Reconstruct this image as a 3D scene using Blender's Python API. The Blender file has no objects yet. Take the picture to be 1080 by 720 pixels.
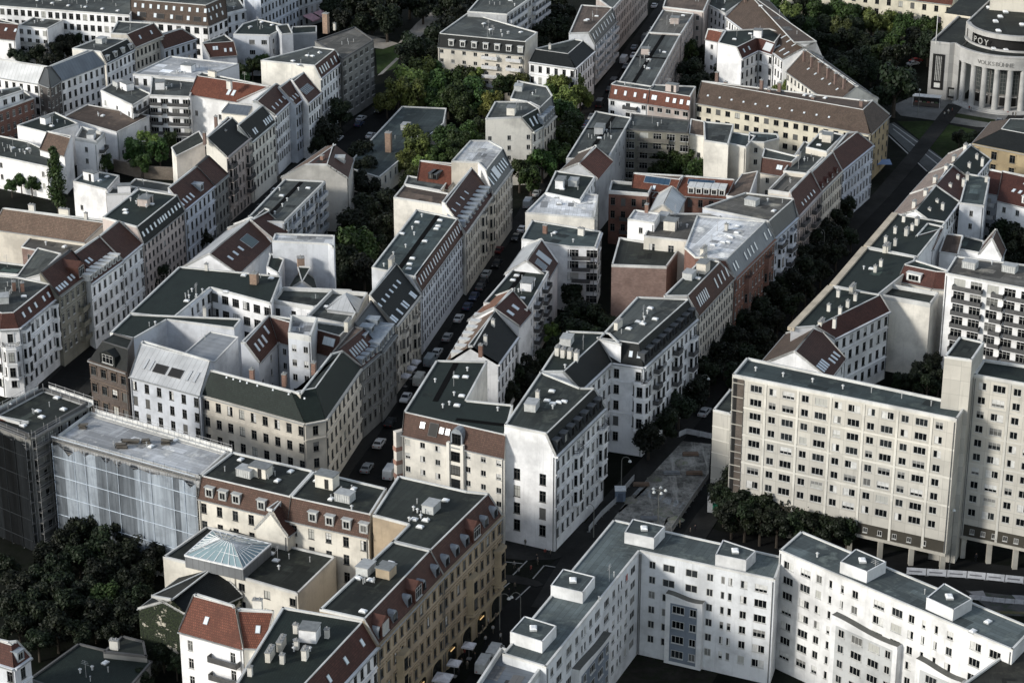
import bpy, bmesh, math, random
from mathutils import Vector, Matrix
random.seed(7)
S = bpy.context.scene
COL = S.collection
HC, TH, FPX = 205.0, math.radians(23.0), 2420.0     # lookout height, tilt, focal length in photo pixels
CT, ST = math.cos(TH), math.sin(TH)

def at(x, y, z=0.0):
    """photo pixel -> the point at height z seen there (surveying the site from the lookout)"""
    dx, dv = (x-540)/FPX, -(y-360)/FPX
    d = Vector((dx, CT+dv*ST, -ST+dv*CT))
    return Vector((0, 0, HC)) + d*((z-HC)/d.z)
def mpp(x, y):                                       # pixels per metre (horizontal) near a pixel
    p = at(x, y, 8); return FPX/(p-Vector((0, 0, HC))).length

# ------------------------------------------------------------------ materials
MATS = {}
def nt(m):
    m.use_nodes = True
    t = m.node_tree; t.nodes.clear()
    o = t.nodes.new('ShaderNodeOutputMaterial'); b = t.nodes.new('ShaderNodeBsdfPrincipled')
    t.links.new(b.outputs[0], o.inputs[0]); return t, b
def node(t, k, **kw):
    n = t.nodes.new(k)
    for a, v in kw.items():
        if a in n.inputs: n.inputs[a].default_value = v
        else: setattr(n, a, v)
    return n
def mix(t, a, b, f, mode='MIX'):
    n = t.nodes.new('ShaderNodeMix'); n.data_type = 'RGBA'; n.blend_type = mode
    for i, v in ((0, f), (6, a), (7, b)):
        if hasattr(v, 'links'): t.links.new(v, n.inputs[i])
        elif isinstance(v, (tuple, list)): n.inputs[i].default_value = (*v[:3], 1)
        else: n.inputs[i].default_value = v
    return n.outputs[2]
def ramp(t, src, p0, p1, c0=0.0, c1=1.0):
    n = t.nodes.new('ShaderNodeMapRange'); t.links.new(src, n.inputs[0])
    for i, v in ((1, p0), (2, p1), (3, c0), (4, c1)): n.inputs[i].default_value = v
    return n.outputs[0]
def mapping(t, scale, obj=False):
    mp = t.nodes.new('ShaderNodeMapping'); mp.inputs['Scale'].default_value = scale
    if obj: t.links.new(t.nodes.new('ShaderNodeNewGeometry').outputs['Position'], mp.inputs[0])
    else: t.links.new(t.nodes.new('ShaderNodeTexCoord').outputs['UV'], mp.inputs[0])
    return mp.outputs[0]
def noise(t, vec, scale, detail=4, rough=.6):
    n = node(t, 'ShaderNodeTexNoise', Scale=scale, Detail=detail, Roughness=rough); t.links.new(vec, n.inputs['Vector']); return n.outputs[0]
def sc(c, k): return tuple(min(1, v*k) for v in c)

def mat(kind, c=(.5, .5, .5)):
    key = (kind, tuple(round(v, 3) for v in c))
    if key in MATS: return MATS[key]
    m = bpy.data.materials.new(kind); MATS[key] = m
    t, b = nt(m); b.inputs['Roughness'].default_value = .85
    L = t.links.new
    def bump(h, s, d=.05):
        n = node(t, 'ShaderNodeBump', Strength=s, Distance=d); L(h, n.inputs['Height']); L(n.outputs[0], b.inputs['Normal'])
    if kind == 'plaster':
        v = mapping(t, (1, 1, 1)); vo = mapping(t, (1, 1, 1), True)
        n1 = noise(t, vo, .16, 5); st = noise(t, mapping(t, (1.3, .07, 1)), 1.0, 4, .7); n3 = noise(t, v, 1.7, 3)
        k = mix(t, sc(c, .72), sc(c, 1.05), ramp(t, n1, .36, .55))
        k = mix(t, k, sc(c, .55), ramp(t, st, .55, .76, 0, .55))
        k = mix(t, k, sc(c, .8), ramp(t, n3, .5, .75, 0, .35)); L(k, b.inputs['Base Color'])
        bump(n3, .15)
    elif kind == 'brick':
        br = node(t, 'ShaderNodeTexBrick', Scale=1.0); L(mapping(t, (1, 1, 1)), br.inputs['Vector'])
        br.inputs['Brick Width'].default_value = .5; br.inputs['Row Height'].default_value = .16; br.inputs['Mortar Size'].default_value = .02
        br.inputs['Color1'].default_value = (*sc(c, .75), 1); br.inputs['Color2'].default_value = (*sc(c, 1.25), 1); br.inputs['Mortar'].default_value = (*[.6*v+.08 for v in c], 1)
        n1 = noise(t, mapping(t, (1, 1, 1), True), .35, 5)
        L(mix(t, br.outputs[0], sc(c, .6), ramp(t, n1, .45, .65, 0, .6)), b.inputs['Base Color'])
    elif kind == 'panel':
        vo = mapping(t, (1, 1, 1)); n1 = noise(t, vo, .12, 4); n2 = noise(t, mapping(t, (1.2, .12, 1)), .8, 5, .7)
        br = node(t, 'ShaderNodeTexBrick', Scale=1.0); L(mapping(t, (1, 1, 1)), br.inputs['Vector'])
        br.offset = 0; br.inputs['Brick Width'].default_value = 3.2; br.inputs['Row Height'].default_value = 2.84; br.inputs['Mortar Size'].default_value = .03
        br.inputs['Color1'].default_value = (*sc(c, .88), 1); br.inputs['Color2'].default_value = (*sc(c, 1.08), 1); br.inputs['Mortar'].default_value = (*sc(c, .6), 1)
        k = mix(t, br.outputs[0], sc(c, .68), ramp(t, n1, .45, .7, 0, .6)); k = mix(t, k, sc(c, .55), ramp(t, n2, .55, .75, 0, .55)); L(k, b.inputs['Base Color'])
    elif kind == 'bitumen':
        v = mapping(t, (1, 1, 1)); vo = mapping(t, (1, 1, 1), True)
        n1 = noise(t, vo, .11, 6, .65); n2 = noise(t, v, 1.6, 4); n3 = noise(t, mapping(t, (1, .25, 1)), .5, 3)
        br = node(t, 'ShaderNodeTexBrick', Scale=1.0); L(v, br.inputs['Vector'])
        br.inputs['Brick Width'].default_value = 7.5; br.inputs['Row Height'].default_value = 1.0; br.inputs['Mortar Size'].default_value = .035
        br.inputs['Color1'].default_value = (*sc(c, .86), 1); br.inputs['Color2'].default_value = (*sc(c, 1.16), 1); br.inputs['Mortar'].default_value = (*sc(c, .55), 1)
        b2 = node(t, 'ShaderNodeTexBrick', Scale=1.0); L(mapping(t, (1, 1, 1)), b2.inputs['Vector']); b2.offset = .37; b2.inputs['Brick Width'].default_value = 11; b2.inputs['Row Height'].default_value = 5.3; b2.inputs['Mortar Size'].default_value = .05
        b2.inputs['Color1'].default_value = (.6, .6, .6, 1); b2.inputs['Color2'].default_value = (1.5, 1.5, 1.5, 1); b2.inputs['Mortar'].default_value = (1.5, 1.5, 1.5, 1)
        k = mix(t, br.outputs[0], b2.outputs[0], 1.0, 'MULTIPLY')
        k = mix(t, k, sc(c, .5), ramp(t, n1, .45, .6, 0, .8))
        n5 = noise(t, mapping(t, (1, 1, 1), True), .22, 7, .7); k = mix(t, k, (c[0]*2.3+.01, c[1]*2.2+.01, c[2]*2.0+.008), ramp(t, n5, .54, .66, 0, .6))
        k = mix(t, k, sc(c, 1.8), ramp(t, n3, .58, .74, 0, .5)); k = mix(t, k, sc(c, .5), ramp(t, n2, .55, .75, 0, .4))
        L(k, b.inputs['Base Color']); b.inputs['Roughness'].default_value = .75; b.inputs['Specular IOR Level'].default_value = .25; bump(n2, .3)
    elif kind == 'tile':
        v = mapping(t, (1, 1, 1)); n1 = noise(t, mapping(t, (1, 1, 1), True), .3, 5); n2 = noise(t, v, 2.5, 3)
        br = node(t, 'ShaderNodeTexBrick', Scale=1.0); L(v, br.inputs['Vector'])
        br.inputs['Brick Width'].default_value = .35; br.inputs['Row Height'].default_value = .4; br.inputs['Mortar Size'].default_value = .04
        br.inputs['Color1'].default_value = (*sc(c, .78), 1); br.inputs['Color2'].default_value = (*sc(c, 1.25), 1); br.inputs['Mortar'].default_value = (*sc(c, .45), 1)
        k = mix(t, br.outputs[0], sc(c, .5), ramp(t, n1, .48, .68, 0, .7)); k = mix(t, k, (c[0]*.8, c[1]*1.1, c[2]*1.1), ramp(t, n2, .5, .7, 0, .4))
        L(k, b.inputs['Base Color']); b.inputs['Roughness'].default_value = .7; b.inputs['Specular IOR Level'].default_value = .25; bump(br.outputs[1], -.5, .04)
    elif kind == 'zinc':
        v = mapping(t, (1, 1, 1)); wv = node(t, 'ShaderNodeTexWave', Scale=.26); wv.wave_profile = 'SAW'; L(v, wv.inputs['Vector'])
        n1 = noise(t, mapping(t, (1, 1, 1), True), .25, 5)
        k = mix(t, sc(c, .8), sc(c, 1.1), ramp(t, n1, .35, .65)); k = mix(t, k, sc(c, .5), ramp(t, wv.outputs[1], .88, .97, 0, .8))
        L(k, b.inputs['Base Color']); b.inputs['Roughness'].default_value = .5; b.inputs['Metallic'].default_value = .25
    elif kind == 'glass':
        oi = node(t, 'ShaderNodeObjectInfo'); r = oi.outputs['Random']
        cr = node(t, 'ShaderNodeValToRGB'); L(r, cr.inputs[0]); e = cr.color_ramp; e.interpolation = 'CONSTANT'
        e.elements[0].color = (.006, .007, .008, 1); e.elements[1].position = .66; e.elements[1].color = (.02, .023, .025, 1)
        for p, q in ((.86, (.12, .12, .115)), (.94, (.4, .4, .37))): x = e.elements.new(p); x.color = (*q, 1)
        L(cr.outputs[0], b.inputs['Base Color']); b.inputs['Roughness'].default_value = .2; b.inputs['Specular IOR Level'].default_value = .12
    elif kind == 'skyglass':
        b.inputs['Base Color'].default_value = (*c, 1); b.inputs['Roughness'].default_value = .15; b.inputs['Specular IOR Level'].default_value = .4
    elif kind == 'net':
        v = mapping(t, (1, 1, 1)); n1 = noise(t, mapping(t, (1.1, .08, 1)), .9, 4); n2 = noise(t, v, .35, 6, .7)
        k = mix(t, sc(c, .7), sc(c, 1.15), ramp(t, n1, .4, .6)); k = mix(t, k, sc(c, .6), ramp(t, n2, .5, .66, 0, .6)); L(k, b.inputs['Base Color']); bump(n1, .8, .3); b.inputs['Roughness'].default_value = .8; b.inputs['Specular IOR Level'].default_value = .08
    elif kind == 'leaf':
        oi = node(t, 'ShaderNodeObjectInfo'); vc = node(t, 'ShaderNodeVertexColor', layer_name='tint')
        hs = node(t, 'ShaderNodeHueSaturation'); L(mix(t, sc(c, .5), (c[0]*1.7, c[1]*1.55, c[2]*1.1), vc.outputs[0]), hs.inputs['Color'])
        L(ramp(t, oi.outputs['Random'], 0, 1, .49, .54), hs.inputs['Hue']); L(ramp(t, oi.outputs['Random'], 0, 1, .55, 1.6), hs.inputs['Value'])
        L(hs.outputs[0], b.inputs['Base Color']); b.inputs['Roughness'].default_value = .6; b.inputs['Specular IOR Level'].default_value = .25
    elif kind == 'ivy':
        v = mapping(t, (1, 1, 1)); n1 = noise(t, v, .35, 6, .75); n2 = noise(t, v, 2.5, 4)
        g = mix(t, (.006, .011, .004), (.022, .034, .010), ramp(t, n2, .4, .65))
        L(mix(t, g, c, ramp(t, n1, .56, .6)), b.inputs['Base Color']); bump(n2, .8, .3)
    elif kind == 'asphalt':
        vo = mapping(t, (1, 1, 1), True); n1 = noise(t, vo, .07, 6, .7); n2 = noise(t, vo, 1.2, 4); n3 = noise(t, mapping(t, (.6, .06, 1), True), .5, 4)
        k = mix(t, sc(c, .6), sc(c, 1.3), ramp(t, n1, .35, .65)); k = mix(t, k, sc(c, .55), ramp(t, n2, .5, .72, 0, .5)); k = mix(t, k, sc(c, 1.6), ramp(t, n3, .58, .75, 0, .4))
        L(k, b.inputs['Base Color']); b.inputs['Roughness'].default_value = .9; b.inputs['Specular IOR Level'].default_value = .08
    elif kind == 'soil':
        vo = mapping(t, (1, 1, 1), True); n1 = noise(t, vo, .06, 7, .7); n2 = noise(t, vo, .5, 5, .7)
        k = mix(t, sc(c, .5), sc(c, 1.5), ramp(t, n1, .38, .62)); k = mix(t, k, (c[0]*.5, c[1]*.75, c[2]*.4), ramp(t, n2, .48, .6, 0, .6)); L(k, b.inputs['Base Color']); b.inputs['Specular IOR Level'].default_value = .05; bump(n2, .5, .2)
    elif kind == 'dirt':
        vo = mapping(t, (1, 1, 1), True); n1 = noise(t, vo, .12, 8, .75); n2 = noise(t, vo, .9, 6, .75); n3 = noise(t, mapping(t, (.9, .05, 1), True), .7, 5, .7)
        k = mix(t, sc(c, .35), sc(c, 1.35), ramp(t, n1, .42, .58)); k = mix(t, k, sc(c, .3), ramp(t, n2, .5, .62, 0, .7)); k = mix(t, k, sc(c, 1.9), ramp(t, n3, .56, .66, 0, .6))
        L(k, b.inputs['Base Color']); b.inputs['Specular IOR Level'].default_value = .05; bump(n2, .9, .4)
    elif kind == 'paint':
        oi = node(t, 'ShaderNodeObjectInfo'); cr = node(t, 'ShaderNodeValToRGB'); L(oi.outputs['Random'], cr.inputs[0]); e = cr.color_ramp; e.interpolation = 'CONSTANT'
        e.elements[0].color = (.02, .022, .025, 1); e.elements[1].position = .3; e.elements[1].color = (.08, .085, .09, 1)
        for p, q in ((.55, (.25, .26, .27)), (.7, (.6, .61, .62)), (.86, (.03, .045, .09)), (.97, (.12, .012, .012))): x = e.elements.new(p); x.color = (*q, 1)
        L(cr.outputs[0], b.inputs['Base Color']); b.inputs['Roughness'].default_value = .3
    elif kind == 'cloth':
        oi = node(t, 'ShaderNodeObjectInfo'); hs = node(t, 'ShaderNodeHueSaturation', Color=(*c, 1)); L(ramp(t, oi.outputs['Random'], 0, 1, .0, 1), hs.inputs['Hue']); L(ramp(t, oi.outputs['Random'], 0, 1, .4, 1.4), hs.inputs['Value']); L(hs.outputs[0], b.inputs['Base Color'])
    elif kind == 'lamp':
        b.inputs['Base Color'].default_value = (1, .7, .35, 1); b.inputs['Emission Color'].default_value = (1, .62, .25, 1); b.inputs['Emission Strength'].default_value = .35
    else:                                            # 'flat': one-colour painted or metal things, lightly soiled
        n1 = noise(t, mapping(t, (1, 1, 1), True), 1.3, 4)
        L(mix(t, sc(c, .78), sc(c, 1.05), ramp(t, n1, .35, .65)), b.inputs['Base Color']); b.inputs['Roughness'].default_value = .55; b.inputs['Specular IOR Level'].default_value = .2
    return m

# ------------------------------------------------------------------ mesh builder
class MB:
    def __init__(s, org=(0, 0, 0)): s.v = []; s.f = []; s.m = []; s.uv = []; s.o = Vector(org)
    def face(s, pts, m=0, uv=None):
        pts = [Vector(p) for p in pts]; i = len(s.v); s.v += [tuple(p-s.o) for p in pts]; s.f.append(tuple(range(i, i+len(pts)))); s.m.append(m)
        if uv is None:
            a = pts[1]-pts[0]; a = a.normalized() if a.length > 1e-6 else Vector((1, 0, 0))
            n = Vector((0, 0, 0))
            for k in range(len(pts)): n += (pts[k]-pts[0]).cross(pts[(k+1) % len(pts)]-pts[0])
            b = n.cross(a); b = b.normalized() if b.length > 1e-6 else Vector((0, 1, 0))
            uv = [((p-pts[0]).dot(a)+pts[0].x*.37, (p-pts[0]).dot(b)) for p in pts]
        s.uv += uv
    def box(s, c, ax, ay, az, m=0):                  # centre, half-axis vectors
        c, ax, ay, az = map(Vector, (c, ax, ay, az))
        P = lambda i, j, k: c+ax*i+ay*j+az*k
        for q in (((-1,-1,-1),(-1,1,-1),(1,1,-1),(1,-1,-1)), ((-1,-1,1),(1,-1,1),(1,1,1),(-1,1,1)), ((-1,-1,-1),(1,-1,-1),(1,-1,1),(-1,-1,1)),
                  ((1,1,-1),(-1,1,-1),(-1,1,1),(1,1,1)), ((1,-1,-1),(1,1,-1),(1,1,1),(1,-1,1)), ((-1,1,-1),(-1,-1,-1),(-1,-1,1),(-1,1,1))):
            s.face([P(*r) for r in q], m)
    def seg(s, a, b, w, z0, z1, off=0.0, m=0):       # upright bar along a->b in plan, outward offset 'off' (right of a->b)
        a, b = Vector(a), Vector(b); d = Vector((b.x-a.x, b.y-a.y, 0)); L = d.length
        if L < .05: return
        d /= L; n = Vector((d.y, -d.x, 0)); c = (a+b)/2+n*off
        s.box(Vector((c.x, c.y, (z0+z1)/2)), d*(L/2), n*(-w/2), Vector((0, 0, (z1-z0)/2)), m)
    def bar(s, a, b, r, m=0, n=6, r2=None):
        a, b = Vector(a), Vector(b); d = (b-a).normalized(); r2 = r if r2 is None else r2
        u = d.orthogonal().normalized(); w = d.cross(u)
        A = [a+(u*math.cos(t)+w*math.sin(t))*r for t in [k*2*math.pi/n for k in range(n)]]
        Bq = [b+(u*math.cos(t)+w*math.sin(t))*r2 for t in [k*2*math.pi/n for k in range(n)]]
        for k in range(n): s.face([A[k], A[(k+1) % n], Bq[(k+1) % n], Bq[k]], m)
        s.face(Bq, m); s.face(A[::-1], m)
    def mesh(s, name, mats):
        me = bpy.data.meshes.new(name); me.from_pydata(s.v, [], s.f)
        for m in mats: me.materials.append(m)
        me.polygons.foreach_set('material_index', s.m)
        ul = me.uv_layers.new(name='UVMap'); ul.data.foreach_set('uv', [c for p in s.uv for c in p])
        me.update(); return me
    def build(s, name, mats, parent=None):
        if not s.f: return None
        o = link(name, s.mesh(name, mats), parent)
        if parent is None: o.location = s.o
        return o
def link(name, data, parent=None, M=None):
    o = bpy.data.objects.new(name, data); COL.objects.link(o)
    if parent: o.parent = parent
    if M is not None: o.matrix_local = M
    return o
def thing(name, label, cat, loc, group=None):
    o = bpy.data.objects.new(name, None); COL.objects.link(o); o.location = loc; o.empty_display_size = .5
    o['label'] = label; o['category'] = cat
    if group: o['group'] = group
    return o
def tag(o, label, cat, group=None):
    o['label'] = label; o['category'] = cat
    if group: o['group'] = group
    return o
def struct(o, kind='structure'): o['kind'] = kind; return o
def frame_M(p, ex, ey, ez):
    M = Matrix((ex, ey, ez)).transposed().to_4x4(); M.translation = p; return M

# ------------------------------------------------------------------ shared pieces
GL = mat('glass')
_win = {}; PV = {}
def win_mesh(w, h, dark=False, pane=True):
    k = (round(w, 2), round(h, 2), dark, pane)
    if k in _win: return _win[k]
    fr = mat('flat', (.03, .03, .03) if dark is True else (.12, .12, .115) if dark == 2 else (.5, .5, .48))
    b = MB(); t = .075
    for x in (-w/2+t/2, w/2-t/2): b.box((x, 0, h/2), (t/2, 0, 0), (0, .025, 0), (0, 0, h/2))
    for z in (t/2, h-t/2): b.box((0, 0, z), (w/2-t, 0, 0), (0, .025, 0), (0, 0, t/2))
    if w > .8:
        n = 1 if w < 1.8 else 2
        for q in range(n): b.box((w*((q+1)/(n+1)-.5), 0, h/2), (.03, 0, 0), (0, .02, 0), (0, 0, h/2-t))
    if h > 1.6: b.box((0, .002, h*.68), (w/2-t, 0, 0), (0, .02, 0), (0, 0, .03))
    b.box((0, .12, -.03), (w/2+.06, 0, 0), (0, .09, 0), (0, 0, .035))
    p = MB(); p.face([(w/2-t, -.02, t), (-w/2+t, -.02, t), (-w/2+t, -.02, h-t), (w/2-t, -.02, h-t)][::-1])
    if pane: r = (b.mesh('window', [fr]), p.mesh('pane', [GL]))
    else:
        b.face([(w/2-t, -.02, t), (-w/2+t, -.02, t), (-w/2+t, -.02, h-t), (w/2-t, -.02, h-t)][::-1], 1); r = (b.mesh('window', [fr, GL]), None)
    # faces must look outwards (+y)
    if pane:
        cm = mat('flat', (.6, .6, .58)); c2 = mat('flat', (.22, .22, .21)); var = []
        for f0, f1, g0, m_ in ((-.5, 0, 0, cm), (0, .5, 0, cm), (-.5, .5, .55, c2), (-.5, .5, .35, cm)):
            q = MB(); q.face([(-w/2+t, -.02, t), (w/2-t, -.02, t), (w/2-t, -.02, h-t), (-w/2+t, -.02, h-t)])
            q.face([(max(-w/2+t, f0*w), -.012, t+g0*(h-2*t)), (min(w/2-t, f1*w), -.012, t+g0*(h-2*t)), (min(w/2-t, f1*w), -.012, h-t), (max(-w/2+t, f0*w), -.012, h-t)], 1); var.append(q.mesh('pane', [GL, m_]))
        PV[r[1].name] = var
    _win[k] = r; return r
_misc = {}
def skylight_mesh(w, l, c=(.62, .68, .72)):  # pale default colour stands in for bright sky mirrored in the glass
    k = ('sk', w, l, c)
    if k not in _misc:
        b = MB(); b.box((0, 0, .06), (w/2, 0, 0), (0, l/2, 0), (0, 0, .06)); b.face([(-w/2+.08, -l/2+.08, .125), (w/2-.08, -l/2+.08, .125), (w/2-.08, l/2-.08, .125), (-w/2+.08, l/2-.08, .125)], 1)
        _misc[k] = b.mesh('roof_window', [mat('flat', (.35, .36, .37) if sum(c) > .1 else (.1, .1, .1)), mat('skyglass' if sum(c) > .1 else 'flat', c)])  # near-black colours: flat plate painted as the shade inside a roof cut-out
    return _misc[k]
def chimney_mesh(kind):
    if ('ch', kind) not in _misc:
        w, d, h, c = {'s': (.7, .7, 1.5, (.62, .6, .55)), 'm': (1.5, .8, 1.7, (.62, .6, .55)), 'b': (1.0, .8, 2.0, (.22, .12, .085)), 'l': (2.6, .8, 1.6, (.6, .57, .5)), 't': (1.6, 1.6, 5.5, (.3, .2, .14)), 'd': (.9, .7, 2.6, (.16, .1, .08))}[kind]
        b = MB(); b.box((0, 0, h/2-.3), (w/2, 0, 0), (0, d/2, 0), (0, 0, h/2+.3)); b.box((0, 0, h+.08), (w/2+.08, 0, 0), (0, d/2+.08, 0), (0, 0, .08), 1)
        n = max(1, int(w/.7))
        for i in range(n): b.bar(((i+.5)/n*w-w/2, 0, h+.15), ((i+.5)/n*w-w/2, 0, h+.5), .13, 1)
        _misc['ch', kind] = b.mesh('chimney', [mat('brick' if kind in 'btd' else 'plaster', c), mat('flat', (.3, .3, .29))])
    return _misc['ch', kind]
def vent_mesh():
    if 'vent' not in _misc:
        b = MB(); b.bar((0, 0, -.1), (0, 0, .7), .16, 0, 8); b.bar((0, 0, .7), (0, 0, .92), .34, 0, 8, .08); _misc['vent'] = b.mesh('vent', [mat('flat', (.55, .56, .56))])
    return _misc['vent']
def pipe_mesh():
    if 'pipe' not in _misc:
        b = MB(); b.bar((0, 0, -.1), (0, 0, .9), .09, 0, 6); b.bar((0, 0, .9), (0, 0, 1.0), .16, 0, 6); _misc['pipe'] = b.mesh('vent_pipe', [mat('flat', (.4, .41, .41))])
    return _misc['pipe']
def dome_mesh():
    if 'dome' not in _misc:
        b = MB(); w, l = .46, .62
        b.box((0, 0, .1), (w, 0, 0), (0, l, 0), (0, 0, .15), 1)
        lo = [(-w, -l, .25), (w, -l, .25), (w, l, .25), (-w, l, .25)]; hi = [(-w*.6, -l*.6, .42), (w*.6, -l*.6, .42), (w*.6, l*.6, .42), (-w*.6, l*.6, .42)]
        for i in range(4): b.face([lo[i], lo[(i+1) % 4], hi[(i+1) % 4], hi[i]])
        b.face(hi); _misc['dome'] = b.mesh('roof_hatch', [mat('flat', (.85, .86, .86)), mat('flat', (.4, .41, .41))])
    return _misc['dome']
def unit_mesh():
    if 'unit' not in _misc:
        b = MB(); b.box((0, 0, .75), (1.5, 0, 0), (0, 1.1, 0), (0, 0, .75)); b.box((0, 0, 1.55), (1.6, 0, 0), (0, 1.2, 0), (0, 0, .06), 1)
        for i in range(7): b.box((-1.35+i*.45, -1.12, .75), (.05, 0, 0), (0, .03, 0), (0, 0, .65), 1)
        _misc['unit'] = b.mesh('plant_unit', [mat('flat', (.5, .51, .5)), mat('flat', (.38, .39, .39))])
    return _misc['unit']
def dish_mesh():
    if 'dish' not in _misc:
        b = MB(); b.bar((0, 0, -.1), (0, 0, .8), .05); 
        R = .5; n = 10
        for k in range(n):
            a, c = 2*math.pi*k/n, 2*math.pi*(k+1)/n
            b.face([(0, -.12, 1), (R*math.cos(a), -.3, 1+R*math.sin(a)), (R*math.cos(c), -.3, 1+R*math.sin(c))])
        _misc['dish'] = b.mesh('satellite_dish', [mat('flat', (.6, .6, .6))])
    return _misc['dish']
def ant_mesh():
    if 'ant' not in _misc:
        b = MB(); b.bar((0, 0, -.1), (0, 0, 3.2), .035, 0, 5)
        for z, l in ((3.1, .6), (2.8, .75), (2.5, .9)): b.bar((-l, 0, z), (l, 0, z), .022, 0, 4)
        _misc['ant'] = b.mesh('antenna', [mat('flat', (.45, .45, .45))])
    return _misc['ant']
ITEM = {'a': ('antenna', ant_mesh), 'v': ('vent', vent_mesh), 'p': ('vent_pipe', pipe_mesh), 'h': ('roof_hatch', dome_mesh), 'u': ('plant_unit', unit_mesh), 'd': ('satellite_dish', dish_mesh)}
for _k in 'smbltd': ITEM['c'+_k] = ('chimney', lambda k=_k: chimney_mesh(k))

# window layouts: st storey height, sp spacing, w/hh window size, top eave-to-lintel, mg side margin
ST_ = {
 'alt':  dict(st=3.5, sp=2.35, w=1.15, hh=1.95, top=1.0, mg=1.1, crs=1, dark=2),
 'altd': dict(st=3.5, sp=2.3, w=1.15, hh=2.0, top=1.2, mg=1.1, crs=1, sur=1, dark=2),
 'dk':   dict(st=3.5, sp=2.4, w=1.2, hh=2.0, top=1.1, mg=1.1, crs=1, dark=1),
 'mod':  dict(st=2.85, sp=2.9, w=1.35, hh=1.35, top=.8, mg=1.2),
 'modd': dict(st=2.85, sp=2.6, w=1.5, hh=1.6, top=.7, mg=1.0, dark=1),
 'few':  dict(st=3.3, sp=4.2, w=1.0, hh=1.5, top=1.4, mg=2.0, skip=.3),
 'rare': dict(st=3.6, sp=6.5, w=1.0, hh=1.4, top=2.2, mg=2.5, skip=.5),
 'log':  dict(st=2.85, sp=3.1, w=2.3, hh=1.9, top=.5, mg=.8, dark=1),
 'fine': dict(st=2.75, sp=2.1, w=1.0, hh=1.45, top=.7, mg=1.0, dark=2),
 'band': dict(st=3.4, sp=1.55, w=1.25, hh=2.0, top=.7, mg=.8, dark=1),
 'sky1': dict(st=30, sp=2.2, w=1.2, hh=1.6, top=.8, mg=1.0, dark=1),
 'front': dict(dark=2, st=3.55, sp=5.2, w=1.35, hh=2.3, top=4.2, mg=2.6),
 'plat': dict(st=2.84, per=6.4, pat=((1.45, 1.45), (4.55, 2.35)), hh=1.45, top=.85, mg=.3, base=6.6, jit=1),
 'plat2': dict(st=2.88, per=16.4, pat=((1.9, 1.2), (4.9, 2.2), (9.0, 2.2), (12.3, 1.2), (14.6, .7), (15.9, .7)), hh=1.45, top=1.3, mg=.5, base=1.8),
 'plat3': dict(st=2.88, per=18.6, pat=((1.6, 2.1), (5.2, 2.1), (8.0, 1.15), (10.4, .65), (12.8, .65), (15.4, 1.2)), hh=1.45, top=1.3, mg=.5, base=1.8),
}
WINCOUNT = [0]
def openings(L, z1, sp):
    st, hh, top = sp['st'], sp['hh'], sp['top']; base = sp.get('base', .7)
    cols = []
    if 'pat' in sp:
        u = sp['mg']
        while u < L:
            for o, w in sp['pat']:
                if u+o+w/2 < L-.4: cols.append((u+o, w))
            u += sp['per']
    else:
        n = int((L-2*sp['mg'])/sp['sp'])+1 if L > 2*sp['mg'] else 0
        n = sp.get('n', n)
        if n == 1: cols = [(L/2, sp['w'])]
        elif n > 1:
            g = (L-2*sp['mg'])/(n-1)
            cols = [(sp['mg']+i*g, sp['w']) for i in range(n)]
    rows = []; z = z1-top; r = 0
    while z-hh > base and r < sp.get('rows', 99): rows.append((z-hh, z)); z -= st; r += 1
    return cols, rows
def wall_face(b, a, c, z0, z1, cols, rows, skip, m=0, rev=.1, m2=None):
    """one facade a->c (outside on the right-hand side when walking a->c ... polygon is counter-clockwise) with real openings"""
    d = Vector((c.x-a.x, c.y-a.y, 0)); L = d.length; d /= L; n = Vector((d.y, -d.x, 0))
    P = lambda u, z, o=0: Vector((a.x+d.x*u-n.x*o, a.y+d.y*u-n.y*o, z))
    us = [0]; zs = [z0]
    for u, w in sorted(cols): us += [u-w/2, u+w/2]
    for q in sorted(rows): zs += [q[0], q[1]]
    us.append(L); zs.append(z1); ops = []
    for i in range(len(us)-1):
        for j in range(len(zs)-1):
            u0, u1, v0, v1 = us[i], us[i+1], zs[j], zs[j+1]
            if u1-u0 < 1e-4 or v1-v0 < 1e-4: continue
            if i % 2 == 1 and j % 2 == 1 and (i//2, j//2) not in skip:
                ops.append((u0, u1, v0, v1))
                b.face([P(u0, v0), P(u1, v0), P(u1, v0, rev), P(u0, v0, rev)], m); b.face([P(u1, v1), P(u0, v1), P(u0, v1, rev), P(u1, v1, rev)], m)
                b.face([P(u0, v1), P(u0, v0), P(u0, v0, rev), P(u0, v1, rev)], m); b.face([P(u1, v0), P(u1, v1), P(u1, v1, rev), P(u1, v0, rev)], m)
                continue
            b.face([P(u0, v0), P(u1, v0), P(u1, v1), P(u0, v1)], m, [(u0, v0), (u1, v0), (u1, v1), (u0, v1)])
    return ops, d, n
# ------------------------------------------------------------------ colours
WC = dict(white=(.80, .80, .80), cream=(.72, .69, .62), crm2=(.64, .61, .54), grey=(.40, .41, .42), blue=(.52, .55, .60), pink=(.47, .405, .37), tan=(.36, .29, .205), dgrey=(.20, .20, .19),
          yel=(.60, .56, .45), ochre=(.38, .30, .18), brown=(.075, .055, .045), brick=(.155, .068, .046), pbrick=(.20, .13, .108), sand=(.57, .53, .46), panel=(.50, .48, .43), olive=(.22, .21, .17), dark=(.06, .05, .045), stone=(.50, .48, .44), lav=(.56, .58, .61))
RC = dict(green=(.023, .034, .030), grey=(.060, .066, .063), dark=(.021, .0245, .021), pale=(.40, .41, .42), tealb=(.082, .100, .102), silver=(.55, .56, .57), gravel=(.105, .10, .09), teal=(.042, .056, .057), mid=(.037, .043, .039), brownf=(.10, .075, .06), sol=(.03, .03, .025))
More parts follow.
